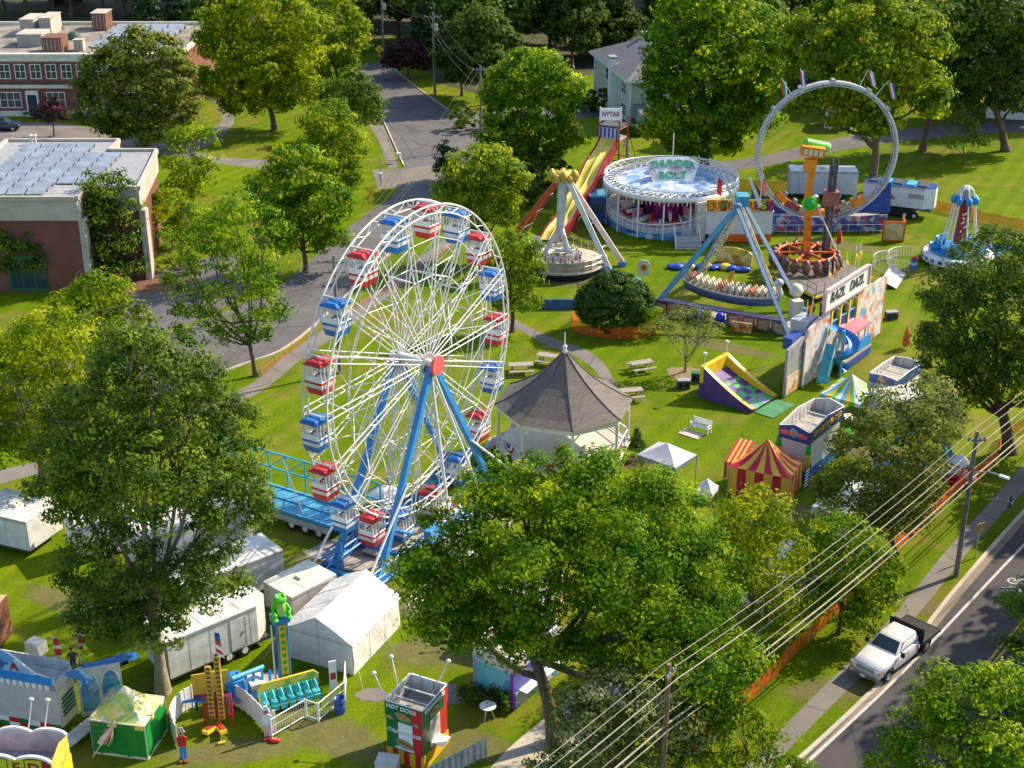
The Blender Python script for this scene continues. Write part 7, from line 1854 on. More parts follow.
# candy stand, small stand
CS, W, D = stall('candy_stand', 'tall open-topped candy stand with blue sign parapet, green and yellow corners and blue skirt', (776, 473), (805, 482), (833, 452), 3.6, .8, paint('cool_white_panel', (.60, .62, .65), .45, .08),
    DBLUE, paint('navy_sign', (.03, .05, .20), .4, .15), skirt=paint('blue_scalloped_skirt', (.03, .16, .50), .5, .2), sk_h=.75, arch=.3)
lettering(CS, 'CANDY FLOSS', (W+.07, D*.5, 3.28), .5, YCs, width=D*.82, rz=90)
for sx_ in (-1, 1):
    mb = MB(); mb.ell((W*.5+sx_*W*.24, -.09, 3.22), W*.15, .03, .2, paint('candy_pink', (.72, .12, .16), .4, .1), 12, 6); mb.box((W*.5+sx_*W*.40, -.09, 3.2), (.22, .03, .3), paint('candy_pink', (.72, .12, .16)), ry=.5*sx_); mb.build('sweet_emblem', CS)
MB().ell((W*.5, -.1, 3.3), .2, .03, .2, ORANGE, 12, 6).build('sweet_emblem', CS); MB().ell((W*.5, -.09, 3.3), .34, .03, .34, LBLUE, 12, 6).build('sweet_emblem', CS)
for i, (x, y) in enumerate(((0, -.05), (W+.05, -.05), (W+.05, D))):
    mb = MB(); 
    for z0_, z1_, w0_, w1_, m in ((1.4, 2.1, .26, .22, PYELLOW), (2.1, 2.8, .22, .12, GREEN), (.75, 1.4, .14, .26, YELLOW)):
        mb.lathe([(w0_, z0_), (w1_, z1_)], 8, m, (x, y, 0))
    mb.build('corner_drape', CS)
mb = MB(); mb.bx(W+.055, D+.0, .2, W+.5, D+.9, .9, DBLUE); 
for j in range(6): mb.box((W+.45, -.9+j*.02, .2+j*.22), (.05, .7, .05), CLEANWHITE)
mb.tube((W+.45, -1.25, 0), (W+.45, -1.1, 1.7), .04, .04, 5, DBLUE); mb.tube((W+.45, -.55, 0), (W+.45, -.4, 1.7), .04, .04, 5, DBLUE); mb.build('steps', CS)
SS, W, D = stall('small_stand', 'small white stand with open parapet and blue and orange sign beside the pale silvery tree', (866, 411), (893, 419), (914, 400), 3.05, .6, paint('cool_white_panel', (.6, .62, .65)),
    art('carnival_sign_artwork', [(.05, .08, .35), (.65, .20, .05), (.08, .14, .45), (.72, .52, .10), (.06, .12, .40)], 2.4), DBLUE, arch=.12)
mb = MB(); mb.bx(W+.003, D*.3, .3, W+.04, D*.9, 2.1, WHITE); d_ = mb.build('door', SS); MB().bx(W+.043, D*.35, 1.1, W+.08, D*.35+.1, 1.25, STEEL).build('handle', d_)
mb = MB(); mb.bx(W*.2, -.3, 1.0, W*.9, -.01, 1.06, CLEANWHITE); mb.build('counter', SS)
# open side table with striped cloth right of the candy stand
a, rz, W = fp(834, 447, 853, 446); T = thing('game_counter', 'low game counter with green shelf and blue and yellow striped cloth behind the candy stand', 'counter', a, rz)
mb = MB(); mb.bx(0, 0, 1.9, W, 1.1, 2.0, OFFWHITE); mb.bx(0, 1.0, .9, W, 1.1, 1.9, DGREEN); mb.build('roof', T); mb = MB(); mb.bx(0, 0, .85, W, 1.0, .93, GREEN); mb.build('shelf', T)
for i in range(5): MB().bx(W*i/5, -.04, .1, W*(i+1)/5-.003, 0, .85, [C4[0], C4[1], C4[2], C4[1], C4[0]][i]).build('cloth_stripe', T)
mb = MB(); [mb.tube((x, .03, 0), (x, .03, 1.9), .04, .04, 5, YELLOW) for x in (0, W)]; mb.build('post', T)
# orange booth behind the arm ride
o, rz, W, D = frame3((882, 241), (903, 242), (911, 248)); D = 1.4
T = thing('orange_booth', 'small cream booth with orange frame near the generator trailer', 'booth', o, rz)
mb = MB(); mb.bx(0, 0, .1, W, .1, 2.0, art('cream_booth_artwork', [(.60, .48, .24), (.66, .56, .34), (.50, .36, .14)], 2)); mb.bx(W-.1, .1, .1, W, 1.8, 2.0, TAN); mb.build('wall', T)
mb = MB()
for p_, q_ in (((0, -.03, 2.0), (W, -.03, 2.0)), ((0, -.03, .1), (W, -.03, .1)), ((0, -.03, .1), (0, -.03, 2.0)), ((W, -.03, .1), (W, -.03, 2.0)), ((W, 0, 2.0), (W, 1.8, 2.0))): mb.beam(p_, q_, .14, .14, DORANGE)
mb.build('frame', T)

# blue stand beneath the huge maple, and the stand beyond it
aqua = art('aqua_tank_artwork', [(.05, .30, .50), (.10, .42, .58), (.04, .26, .48), (.16, .48, .60)], 1.0)
side_art = art('ice_cream_artwork', [(.10, .30, .50), (.62, .60, .58), (.45, .35, .55), (.14, .40, .55), (.62, .48, .38), (.60, .58, .62)], 1.6)
BS_, W, D = stall('ice_cream_stand', 'blue and violet stand with light blue panel half hidden under the huge maple', (474, 693), (514, 711), (566, 676), 3.1, .8, paint('deep_violet_blue', (.06, .08, .40), .5, .15), side_art, side_art)
mb = MB(); mb.bx(.15, -.04, .5, W-.2, -.003, 2.2, aqua); mb.build('blue_panel', BS_)
mb = MB(); mb.bx(W-.18, -.05, .1, W, -.004, 3.0, paint('violet_trim', (.30, .04, .40), .5, .1)); mb.bx(0, -.05, .1, .12, -.004, 3.0, paint('mauve_trim', (.55, .25, .45), .5, .1)); mb.bx(.13, -.06, 2.2, W-.19, -.004, 2.32, CLEANWHITE); mb.build('trim', BS_)
mb = MB(); mb.bx(W+.003, .4, 1.0, W+.5, D-.3, 1.06, CLEANWHITE); mb.bx(W+.003, .1, .1, W+.05, D-.1, 1.0, side_art); mb.build('counter', BS_)
PS, W, D = stall('snack_stand', 'peach and pale blue stand glimpsed through the branches of the huge maple', (498, 640), (540, 650), (592, 622), 2.9, .7, paint('peach_panel', (.55, .36, .26), .5, .2), side_art, art('peach_sign_artwork', [(.62, .42, .30), (.60, .56, .52), (.40, .14, .06), (.60, .46, .40)], 1.6),
    lights=((.3, .3, -.9, .5, .7),))
b = ground(488, 718); T = thing('round_table', 'small white round table on the path before the blue stand', 'table', b)
mb = MB(); mb.tube((0,0,.72), (0,0,.76), .42, .42, 16, CLEANWHITE); mb.build('tabletop', T)
for i in range(3): a_ = i*2.09; MB().tube((.05*math.cos(a_), .05*math.sin(a_), .72), (.34*math.cos(a_), .34*math.sin(a_), 0), .025, .025, 5, WSTEEL).build('leg', T)
low_bush(489, 706, 12, 10, 'dark potted shrub at the left foot of the blue stand', 81, F_DARK); low_bush(470, 700, 9, 9, 'dark shrub beside the hot dog stand path', 82, F_DARK); cone_shrub(505, 712, 22, 10, 'thin bright green topiary at the corner of the blue stand', 83, F_MAPLE)

# ---------------------------------------------------------------- games and small rides at the lower left
a, rz, wd = fp(207, 726, 231, 726); T = thing('strength_game', 'two tall yellow strength-tester towers with red base and a flag on top', 'game', a, rz)
for k, (x, h) in enumerate(((wd*.28, 3.5), (wd*.68, 4.1))):
    mb = MB(); mb.bx(x-.14, -.1, .5, x+.14, .1, h, GOLD)
    for j in range(int(h/.26)): mb.bx(x-.09, -.125, .55+j*.26, x+.09, -.103, .68+j*.26, BROWN)
    mb.build('tower', T); mb = MB(); mb.box((x, -.55, .25), (.34, 1.1, .16), YELLOW, rx=-.25, rz=(-.4 if k == 0 else .5)); mb.box((x, -.5, .34), (.2, .8, .08), RED, rx=-.25, rz=(-.4 if k == 0 else .5)); mb.build('striker_pad', T)
mb = MB()
for z in (.6, 1.2, 1.8): mb.tube((-.1, .1, z), (wd+.1, .1, z), .04, .04, 5, RED)
for x in (-.1, wd/2, wd+.1): mb.tube((x, .1, 0), (x, .1, 1.85), .05, .05, 5, RED)
mb.bx(0, .12, .6, wd, .16, 1.7, paint('dull_red_mesh', (.30, .12, .12), .6, .2)); mb.build('base_frame', T)
mb = MB(); x = wd*.68; mb.tube((x, 0, 4.1), (x, 0, 5.6), .03, .025, 5, WSTEEL); mb.build('flag_pole', T)
mb = MB(); FR = [RED, CLEANWHITE, DBLUE]; 
for j in range(6): mb.add([(x+.02, .02*math.sin(j), 5.5-.22*j), (x+.22+.03*j, .1*math.sin(j+1), 5.4-.24*j), (x+.22+.03*(j+1), .1*math.sin(j+2), 5.4-.24*(j+1)), (x+.02, .02*math.sin(j+1), 5.5-.22*(j+1))], [(0,1,2,3)], DBLUE if j < 2 else FR[j % 2])
mb.build('flag', T)
a, rz, wd = fp(195, 712, 231, 706); T = thing('sign_banner', 'plain yellow banner board on dark blue legs behind the strength testers', 'sign', a, rz)
MB().bx(0, 0, 1.0, wd, .06, 2.2, paint('mustard_banner', (.68, .44, .05), .5, .15)).build('board', T)
for x in (.05, wd-.15): MB().bx(x, .07, 0, x+.12, .17, 2.1, DBLUE).build('leg', T)
mb = MB(); mb.bx(0, -.02, .75, wd, .04, .97, PURPLE); mb.build('skirt', T)
def screen(label, pts, h, m=CLEANWHITE, group=None):
    P = smooth_line([ground(*p) for p in pts], 5); b = P[0]; T = thing('screen_fence', label, 'fence', b, 0, group); mb = MB(); pm = MB()
    for i in range(len(P)-1):
        p_, q_ = P[i]-b, P[i+1]-b; mb.beam(p_+Vector((0,0,h/2+.05)), q_+Vector((0,0,h/2+.05)), .04, h-.05, m)
        if i % 2 == 0: pm.tube((p_.x, p_.y, 0), (p_.x, p_.y, h+.08), .04, .04, 5, OFFWHITE)
    mb.build('screen', T); pm.build('posts', T); return T
screen('white curved plastic screen fence around the left of the strength testers', [(178, 748), (172, 732), (180, 716), (196, 706), (204, 703)], 1.3)
screen('white curved plastic screen fence right of the strength testers', [(231, 704), (245, 712), (258, 724), (268, 734), (277, 733)], 1.35)
def cutout(label, px, py, h, cols_):
    b = ground(px, py); T = thing('cutout_figure', label, 'sign', b, R(rnd.uniform(-15, 15)))
    hatm, shirt, pants, shoe = cols_
    mb = MB(); mb.panel([(-.16, .12), (-.02, .12), (0, .75), (.02, .12), (.16, .12), (.17, .85), (-.17, .85)], -.03, .03, pants)
    mb.panel([(-.19, .8), (.19, .8), (.24, 1.30), (.10, 1.42), (-.10, 1.42), (-.24, 1.30)], -.032, .032, shirt); mb.build('body_board', T)
    mb = MB(); mb.panel([(.13*math.cos(i*.524), 1.56+.15*math.sin(i*.524)) for i in range(12)], -.034, .034, SKIN); mb.ell((0, -.04, 1.54), .03, .03, .03, RED, 8, 5)
    for sx_ in (-1, 1): mb.ell((sx_*.05, -.04, 1.6), .015, .01, .02, BLACK, 6, 4)
    mb.build('face_board', T)
    mb = MB(); mb.panel([(-.2, 1.65), (.2, 1.65), (.12, 1.72), (.10, 1.9), (-.10, 1.9), (-.12, 1.72)], -.036, .036, hatm); mb.build('hat_board', T)
    mb = MB(); mb.box((-.12, -.12, .06), (.18, .34, .12), shoe); mb.box((.12, -.12, .06), (.18, .34, .12), shoe); mb.build('shoe_boards', T)
cutout('painted clown cutout in red shirt and blue trousers before the white curved screen', 184, 760, 1.7, (paint('grey_hat', (.4, .38, .35), .6, .1), RED, BLUE, BROWN))
cutout('white and red painted cutout figure at the end of the frog ride fence', 268, 738, 1.7, (CLEANWHITE, CLEANWHITE, paint('rosy_white', (.65, .45, .42), .5, .1), DRED))
b = ground(275, 742); T = thing('sand_bag', 'small red bag lying on the grass beside the white and red cutout figure', 'bag', b); mb = MB(); mb.ell((0,0,.1), .32, .15, .11, RED, 10, 6); mb.build('body', T); MB().tube((-.1, 0, .2), (.1, 0, .2), .03, .03, 5, OFFWHITE).build('tie', T)
b = ground(222, 744); T = thing('hammer', 'small orange mallet lying on the grass in front of the strength testers', 'mallet', b, .4); MB().tube((-.18, 0, .08), (.18, 0, .08), .08, .08, 10, YELLOW).build('head', T); MB().tube((0, 0, .08), (0, .7, .05), .02, .02, 6, WOOD).build('handle', T)

# frog hopper ride on its trailer
a = ground(290, 704); T = thing('frog_ride', 'small drop ride with green frog on a blue and yellow tower and turquoise seats', 'fairground ride', a, R(26))
mb = MB(); mb.bx(-.26, .4, .6, .26, .85, 4.6, DBLUE); mb.bx(-.2, .35, .8, .2, .397, 4.5, YELLOW)
for j in range(9): mb.bx(-.1, .33, 1.0+j*.4, .1, .347, 1.2+j*.4, GREEN)
for x in (-.26, .26): mb.tube((x, .38, .5), (x, .38, 4.7), .05, .05, 6, BLUE)
mb.tube((-.48, .6, .5), (-.48, .6, 4.5), .05, .05, 6, WSTEEL); mb.bx(-.42, .3, 4.6, .42, 1.05, 4.9, BLUE); mb.build('tower', T)
mb = MB(); FG = LIME; mb.ell((0, .6, 5.45), .36, .34, .62, FG, 14, 10); mb.ell((0, .45, 5.98), .36, .34, .26, FG, 14, 8)
for sx_ in (-1, 1):
    mb.ell((sx_*.2, .38, 6.2), .12, .12, .13, FG, 10, 6); mb.ell((sx_*.34, .35, 5.2), .14, .25, .22, FG, 10, 6); mb.path([(sx_*.33, .5, 5.6), (sx_*.45, .25, 5.4), (sx_*.3, .12, 5.25)], .07, 6, FG); mb.ell((sx_*.36, .15, 5.02), .16, .22, .06, FG, 8, 5)
fr = mb.build('frog', T)
mb = MB()
for sx_ in (-1, 1): mb.ell((sx_*.2, .28, 6.22), .07, .05, .08, CLEANWHITE, 8, 6); mb.ell((sx_*.2, .235, 6.22), .03, .02, .04, BLACK, 6, 4)
mb.ell((0, .26, 5.45), .22, .05, .42, paint('frog_belly', (.45, .62, .12), .4, .1), 10, 8); mb.build('frog_eyes', fr)
mb = MB(); mb.panel([(-1.55, .45), (1.55, .45), (1.6, 1.35), (1.35, 1.62), (-1.35, 1.62), (-1.6, 1.35)], .0, .12, art('lily_pond_artwork', [(.72, .56, .06), (.74, .62, .16), (.20, .45, .08), (.70, .50, .05)], 2.4), YELLOW)
for x in (-1.5, 1.5): mb.tube((x, .3, .3), (0, .6, 1.2), .06, .06, 5, BLUE)
sbk = mb.build('seat_board', T)
for i in range(7):
    x = -1.32+i*.44; mb = MB(); mb.bx(x-.18, -.5, .55, x+.18, -.01, .68, CYAN); mb.bx(x-.18, -.1, .68, x+.18, -.004, 1.15, CYAN); mb.path([(x, -.1, 1.2), (x, -.45, 1.1), (x, -.5, .8)], .05, 6, paint('aqua_bar', (.10, .60, .58), .4, .1)); mb.bx(x-.16, -.6, .28, x+.16, -.42, .56, CYAN); mb.build('seat', sbk)
mb = MB(); mb.bx(-3.2, .5, .5, .6, 2.2, .66, GREY); mb.beam((-3.2, 1.3, .6), (-5.0, 1.6, .7), .12, .12, BLUE); mb.beam((-3.2, .7, .6), (-4.6, 1.5, .7), .1, .1, BLUE)
for k in range(6): mb.beam((-2.8+k*.42, .7+.25*(k % 2), .7), (-2.6+k*.42, 1.5, 1.8-.1*k), .14, .16, BLUE)
mb.bx(-2.9, .9, .66, -2.0, 1.9, 1.5, BLUE); mb.bx(-1.7, .8, .66, -.9, 1.8, 1.1, WSTEEL); mb.tube((-2.6, 1.0, 1.7), (-.8, 1.6, 1.5), .12, .12, 8, LBLUE); mb.build('drive_trailer', T)
for x in (-1.6,):
    mb = MB()
    for i in range(9): a0_, a1_ = math.pi*i/9, math.pi*(i+1)/9; mb.add([(x+.5*math.cos(a0_), .2, .38+.5*math.sin(a0_)), (x+.5*math.cos(a1_), .2, .38+.5*math.sin(a1_)), (x+.5*math.cos(a1_), .55, .38+.5*math.sin(a1_)), (x+.5*math.cos(a0_), .55, .38+.5*math.sin(a0_))], [(0,1,2,3)], BLUE)
    mb.add([(x+.5*math.cos(math.pi*i/9), .2, .38+.5*math.sin(math.pi*i/9)) for i in range(10)], [tuple(range(10))], BLUE); mb.build('mudguard', T)
    o = MB().tube((x, .1, .36), (x, .42, .36), .36, .36, 14, BLACK).build('wheel', T); MB().tube((x, .07, .36), (x, .11, .36), .2, .2, 10, WSTEEL).build('rim', o)
def barrier(label, pl, pr, h=1.1, group='white barrier panels round the frog ride'):
    a, rz, wd = fp(*pl, *pr); T = thing('barrier_panel', label, 'fence', a, rz, group); mb = MB()
    for z in (.15, h): mb.tube((0, 0, z), (wd, 0, z), .035, .035, 5, CLEANWHITE)
    for x in (0, wd): mb.tube((x, 0, 0), (x, 0, h+.05), .04, .04, 5, CLEANWHITE)
    mb.build('frame', T); mb = MB(); n = max(2, int(wd/.14))
    for i in range(1, n): mb.tube((wd*i/n, 0, .15), (wd*i/n, 0, h), .012, .012, 4, WSTEEL, False)
    mb.tube((0, 0, h*.6), (wd, 0, h*.6), .012, .012, 4, WSTEEL, False); mb.build('bars', T)
barrier('white barrier panel beside the white and red cutout figure', (272, 738), (306, 718)); barrier('white gate panel at the front corner of the frog ride fence', (307, 718), (318, 722)); barrier('white barrier panel right of the frog ride gate', (319, 722), (345, 700)); barrier('white barrier panel nearest the blue barrel', (345, 699), (346, 680))
b = ground(334, 692); T = thing('notice_board', 'narrow white notice board standing by the barrier near the frame tent', 'sign', b, R(20)); MB().bx(-.2, -.03, .2, .2, .03, 1.9, CLEANWHITE).build('board', T); MB().bx(-.14, -.05, .8, .14, -.033, 1.2, RED).build('notice', T)
b = ground(340, 712); T = thing('waste_barrel', 'blue waste barrel on the grass by the frog ride fence', 'barrel', b); mb = MB(); mb.lathe([(.26, 0), (.29, .05), (.28, .3), (.30, .33), (.28, .36), (.29, .6), (.30, .63), (.29, .85), (.25, .86), (.24, .3), (.01, .28)], 14, paint('barrel_blue', (.03, .10, .38), .4, .2)); mb.build('body', T); MB().path([(.28*math.cos(i*.524), .28*math.sin(i*.524), .87) for i in range(12)], .025, 5, DBLUE, closed=True).build('rim', T)

# bounce slide
o, rz, W, D = frame3((702, 398), (752, 414), (775, 398)); T = thing('inflatable_slide', 'open purple, green and yellow inflatable ramp on the lawn', 'inflatable', o, rz)
PV = PURPLE; YV = paint('yellow_vinyl', (.76, .54, .03), .35, .12); GV = paint('green_vinyl', (.05, .38, .12), .4, .15); LV = paint('lilac_vinyl', (.30, .26, .42), .4, .15)
# ramp: high at x=0, running down to x=W
mb = MB(); n = 12; cols6 = [PV, GV, PV, GV, LV, GV]
def rz_(t): return 1.35*(1-t)**1.5+.22
for i in range(n):
    for j in range(4):
        t0, t1 = i/n, (i+1)/n; y0, y1 = .35+(D-.7)*j/4, .35+(D-.7)*(j+1)/4
        mb.add([(W*t0, y0, rz_(t0)), (W*t1, y0, rz_(t1)), (W*t1, y1, rz_(t1)), (W*t0, y1, rz_(t0))], [(0,1,2,3)], PV if i < 3 else ([GV, LV] if i > 8 else [GV, PV])[(i//2+j) % 2])
mb.build('ramp', T)
mb = MB()
for y0, y1 in ((0, .35), (D-.35, D)):
    vs = []
    for i in range(n+1):
        t = i/n; z = .35+2.1*(1-t)**1.25; vs += [(W*t, y0, z), (W*t, y1, z), (W*t, y0, .02), (W*t, y1, .02)]
    mb.add(vs, [(4*i, 4*i+4, 4*i+5, 4*i+1) for i in range(n)], YV, True)
    mb.add(vs, [(4*i, 4*i+2, 4*i+6, 4*i+4) for i in range(n)], PV if y0 == 0 else YV); mb.add(vs, [(4*i+1, 4*i+5, 4*i+7, 4*i+3) for i in range(n)], YV)
mb.bx(-.3, 0, 1.2, .05, D, 2.5, YV); mb.bx(-.35, 0, .02, .05, D, 1.197, PV); mb.build('side_tubes', T)
mb = MB()
for y in (.25, D-.25): mb.tube((-.1, y, 0), (-.1, y, 3.5), .035, .035, 5, WSTEEL); mb.box((-.1, y, 3.5), (.3, .12, .14), CLEANWHITE)
mb.build('light_stands', T)
mb = MB(); mb.bx(W+.0, .3, .01, W+1.6, D-.2, .06, paint('green_mat', (.06, .22, .10), .8, .2)); mb.build('landing_mat', T)

# whale of small lower-right ride pieces under the trees
b = ground(958, 478); T = thing('kiddie_ride', 'small round children ride with red and white tubs seen under the wires', 'fairground ride', b); T.scale = (.62, .62, .62)
mb = MB(); mb.lathe([(1.9, .1), (1.9, .35), (.01, .4)], 20, RED); mb.tube((0,0,.4), (0,0,2.2), .12, .12, 8, CLEANWHITE); mb.build('base', T)
for i in range(6): a_ = i*1.047; mb = MB(); mb.ell((1.4*math.cos(a_), 1.4*math.sin(a_), .75), .5, .38, .35, RED if i % 2 == 0 else CLEANWHITE, 10, 6); mb.tube((0, 0, .6), (1.3*math.cos(a_), 1.3*math.sin(a_), .6), .05, .05, 5, STEEL); mb.build('tub', T)
mb = MB(); mb.lathe([(1.0, 1.9), (.5, 2.5), (.02, 2.9)], 12, CLEANWHITE); mb.build('canopy', T)
b = ground(908, 478); T = thing('dragon_coaster', 'small blue and green looping children coaster track under the grey-green tree', 'fairground ride', b, .5)
mb = MB(); pts = [(3.4*math.cos(i*.2618), 2.2*math.sin(i*.2618), 1.5+.9*math.sin(i*.5236)) for i in range(24)]; mb.path(pts, .12, 6, BLUE, closed=True); mb.path([(x*.88, y*.86, z) for x, y, z in pts], .10, 6, LBLUE, closed=True)
for x, y, z in pts[::3]: mb.tube((x, y, 0), (x, y, z), .05, .05, 5, GREEN)
mb.build('track', T)
for i in range(5): x, y, z = pts[3+i]; mb = MB(); mb.ell((x*.94, y*.93, z+.4), .42, .36, .34, GREEN if i % 2 else LIME, 10, 6); mb.build('car', T)
trailer('low white control trailer glimpsed behind the small coaster', (838, 540), (872, 530), 2.0, 2.2, wheel_at=.4, wheels=1)
# ================================================================ street furniture, vehicles, people
def picnic_table(px, py, rz, label):
    b = ground(px, py); T = thing('picnic_table', label, 'picnic table', b, R(rz), 'picnic tables on the lawn')
    mb = MB()
    for i in range(5): mb.bx(-.95, -.38+i*.155, .72, .95, -.24+i*.155, .77, WOOD)
    mb.build('tabletop', T)
    for s_ in (-1, 1):
        mb = MB()
        for k in range(2): mb.bx(-.95, s_*.72-.14+k*.145, .43, .95, s_*.72-.01+k*.145, .47, WOOD)
        mb.build('bench', T)
    for x in (-.65, .65):
        mb = MB(); mb.beam((x, -.68, 0), (x, -.18, .72), .09, .05, WOOD); mb.beam((x, .68, 0), (x, .18, .72), .09, .05, WOOD); mb.beam((x, -.8, .40), (x, .8, .40), .05, .09, WOOD); mb.beam((x, -.36, .69), (x, .36, .69), .05, .07, WOOD); mb.build('leg_frame', T)
picnic_table(641, 371, 20, 'pale picnic table on the open lawn in front of the round dark bush')
picnic_table(630, 399, 10, 'picnic table just behind the right corner of the gazebo roof')
picnic_table(521, 373, 5, 'grey picnic table on the lawn between the wheel and the gazebo')
picnic_table(549, 364, -20, 'far picnic table peeking out behind the gazebo peak')
b = ground(700, 432); T = thing('park_bench', 'white slatted park bench on a small slab in the lawn', 'bench', b, R(-38))
mb = MB()
for i in range(4): mb.bx(-.75, -.2+i*.12, .42, .75, -.1+i*.12, .46, CLEANWHITE)
mb.build('seat', T); mb = MB()
for i in range(4): mb.bx(-.75, .3, .52+i*.11, .75, .34, .6+i*.11, CLEANWHITE)
mb.build('backrest', T)
for x in (-.7, .7): mb = MB(); mb.bx(x-.04, -.2, 0, x+.04, -.12, .62, CLEANWHITE); mb.bx(x-.04, .26, 0, x+.04, .34, .95, CLEANWHITE); mb.bx(x-.05, -.22, .62, x+.05, .3, .67, CLEANWHITE); mb.build('leg', T)
mb = MB(); mb.box((-.3, -.7, .03), (1.6, 1.0, .06), CONC); mb.build('slab', T)
for px, py, m, lab, rz in ((683, 388, DGREY, 'dark speaker box on the lawn left of the purple inflatable ramp', 0), (698, 381, DGREY, 'dark equipment case with green top behind the purple inflatable ramp', -15), (891, 319, DGREY, 'black speaker box alone on the lawn between the fun house and the dark oak', 10)):
    b = ground(px, py); T = thing('equipment_case', lab, 'case', b, R(rz)); mb = MB(); mb.bx(-.5, -.28, .04, .5, .28, .62, m); mb.build('body', T); mb = MB(); mb.bx(-.52, -.3, .622, .52, .3, .72, GREY if 'green' not in lab else DGREEN); mb.build('lid', T)
    mb = MB(); mb.tube((-.22, -.3, .33), (-.22, -.282, .33), .18, .18, 12, BLACK); mb.tube((.22, -.3, .33), (.22, -.282, .33), .18, .18, 12, BLACK); mb.build('grille', T)
b = ground(704, 390); T = thing('air_blower', 'round red air blower at the corner of the purple inflatable ramp', 'blower', b); mb = MB(); mb.tube((0, -.18, .38), (0, .18, .38), .34, .34, 14, RED); mb.bx(-.3, -.2, 0, .3, .2, .08, BLACK); mb.build('housing', T); MB().tube((0, -.2, .38), (0, -.183, .38), .16, .16, 10, BLACK).build('intake', T)
b = ground(38, 657); T = thing('utility_box', 'small white box on legs alone on the grass at the left', 'box', b, R(-25)); MB().bx(-.45, -.35, .3, .45, .35, 1.0, WHITE, top=STEEL).build('body', T)
for x in (-.4, .4):
    for y in (-.3, .3): MB().tube((x, y, 0), (x, y, .3), .03, .03, 5, STEEL).build('leg', T)
o, rz, W, D = frame3((-46, 652), (-3, 655), (0, 648)); T = thing('edge_stall', 'tall pale stall with dark reddish front cut by the left edge', 'stall', o, rz)
mb = MB(); mb.bx(0, 0, .1, W, 2.0, 2.5, art('dark_red_artwork', [(.16, .06, .04), (.30, .14, .08), (.10, .05, .05)], 2), top=TAN); mb.build('wall', T); mb = MB(); mb.bx(W-.12, -.08, 0, W+.05, 0.0-.003, 2.6, OFFWHITE); mb.bx(0, -.08, 2.5, W-.123, -.003, 2.62, OFFWHITE); mb.build('frame', T)
def feather_flag(px, py, h, label):
    b = ground(px, py); T = thing('feather_flag', label, 'flag', b, .3); MB().tube((0,0,0), (0,0,h), .025, .015, 5, WSTEEL).build('pole', T); mb = MB(); vs = []; n = 8
    for i in range(n+1): t = i/n; vs += [(.02, 0, h-.1-t*(h*.62)), (.16+.22*math.sin(t*3), .08*math.sin(t*8), h-.15-t*(h*.62))]
    for i in range(n): mb.add([vs[2*i], vs[2*i+1], vs[2*i+3], vs[2*i+2]], [(0,1,2,3)], REC if i % 3 else CLEANWHITE)
    mb.build('cloth', T)
feather_flag(58, 676, 2.6, 'red and white flag rising from behind the pizza trailer roof'); feather_flag(81, 664, 2.6, 'red and white flag on the grass left of the oak trunk')
b = ground(112, 664); T = thing('blue_tarpaulin', 'crumpled blue tarpaulin on the shaded grass left of the oak trunk', 'tarpaulin', b, .5); mb = MB(); g = random.Random(9); vs = [(x*.35-1.4, y*.3-.4, .05+g.uniform(0, .22)) for y in range(4) for x in range(9)]; mb.add(vs, [(j*9+i, j*9+i+1, (j+1)*9+i+1, (j+1)*9+i) for j in range(3) for i in range(8)], BLUETARP, True); mb.build('sheet', T)

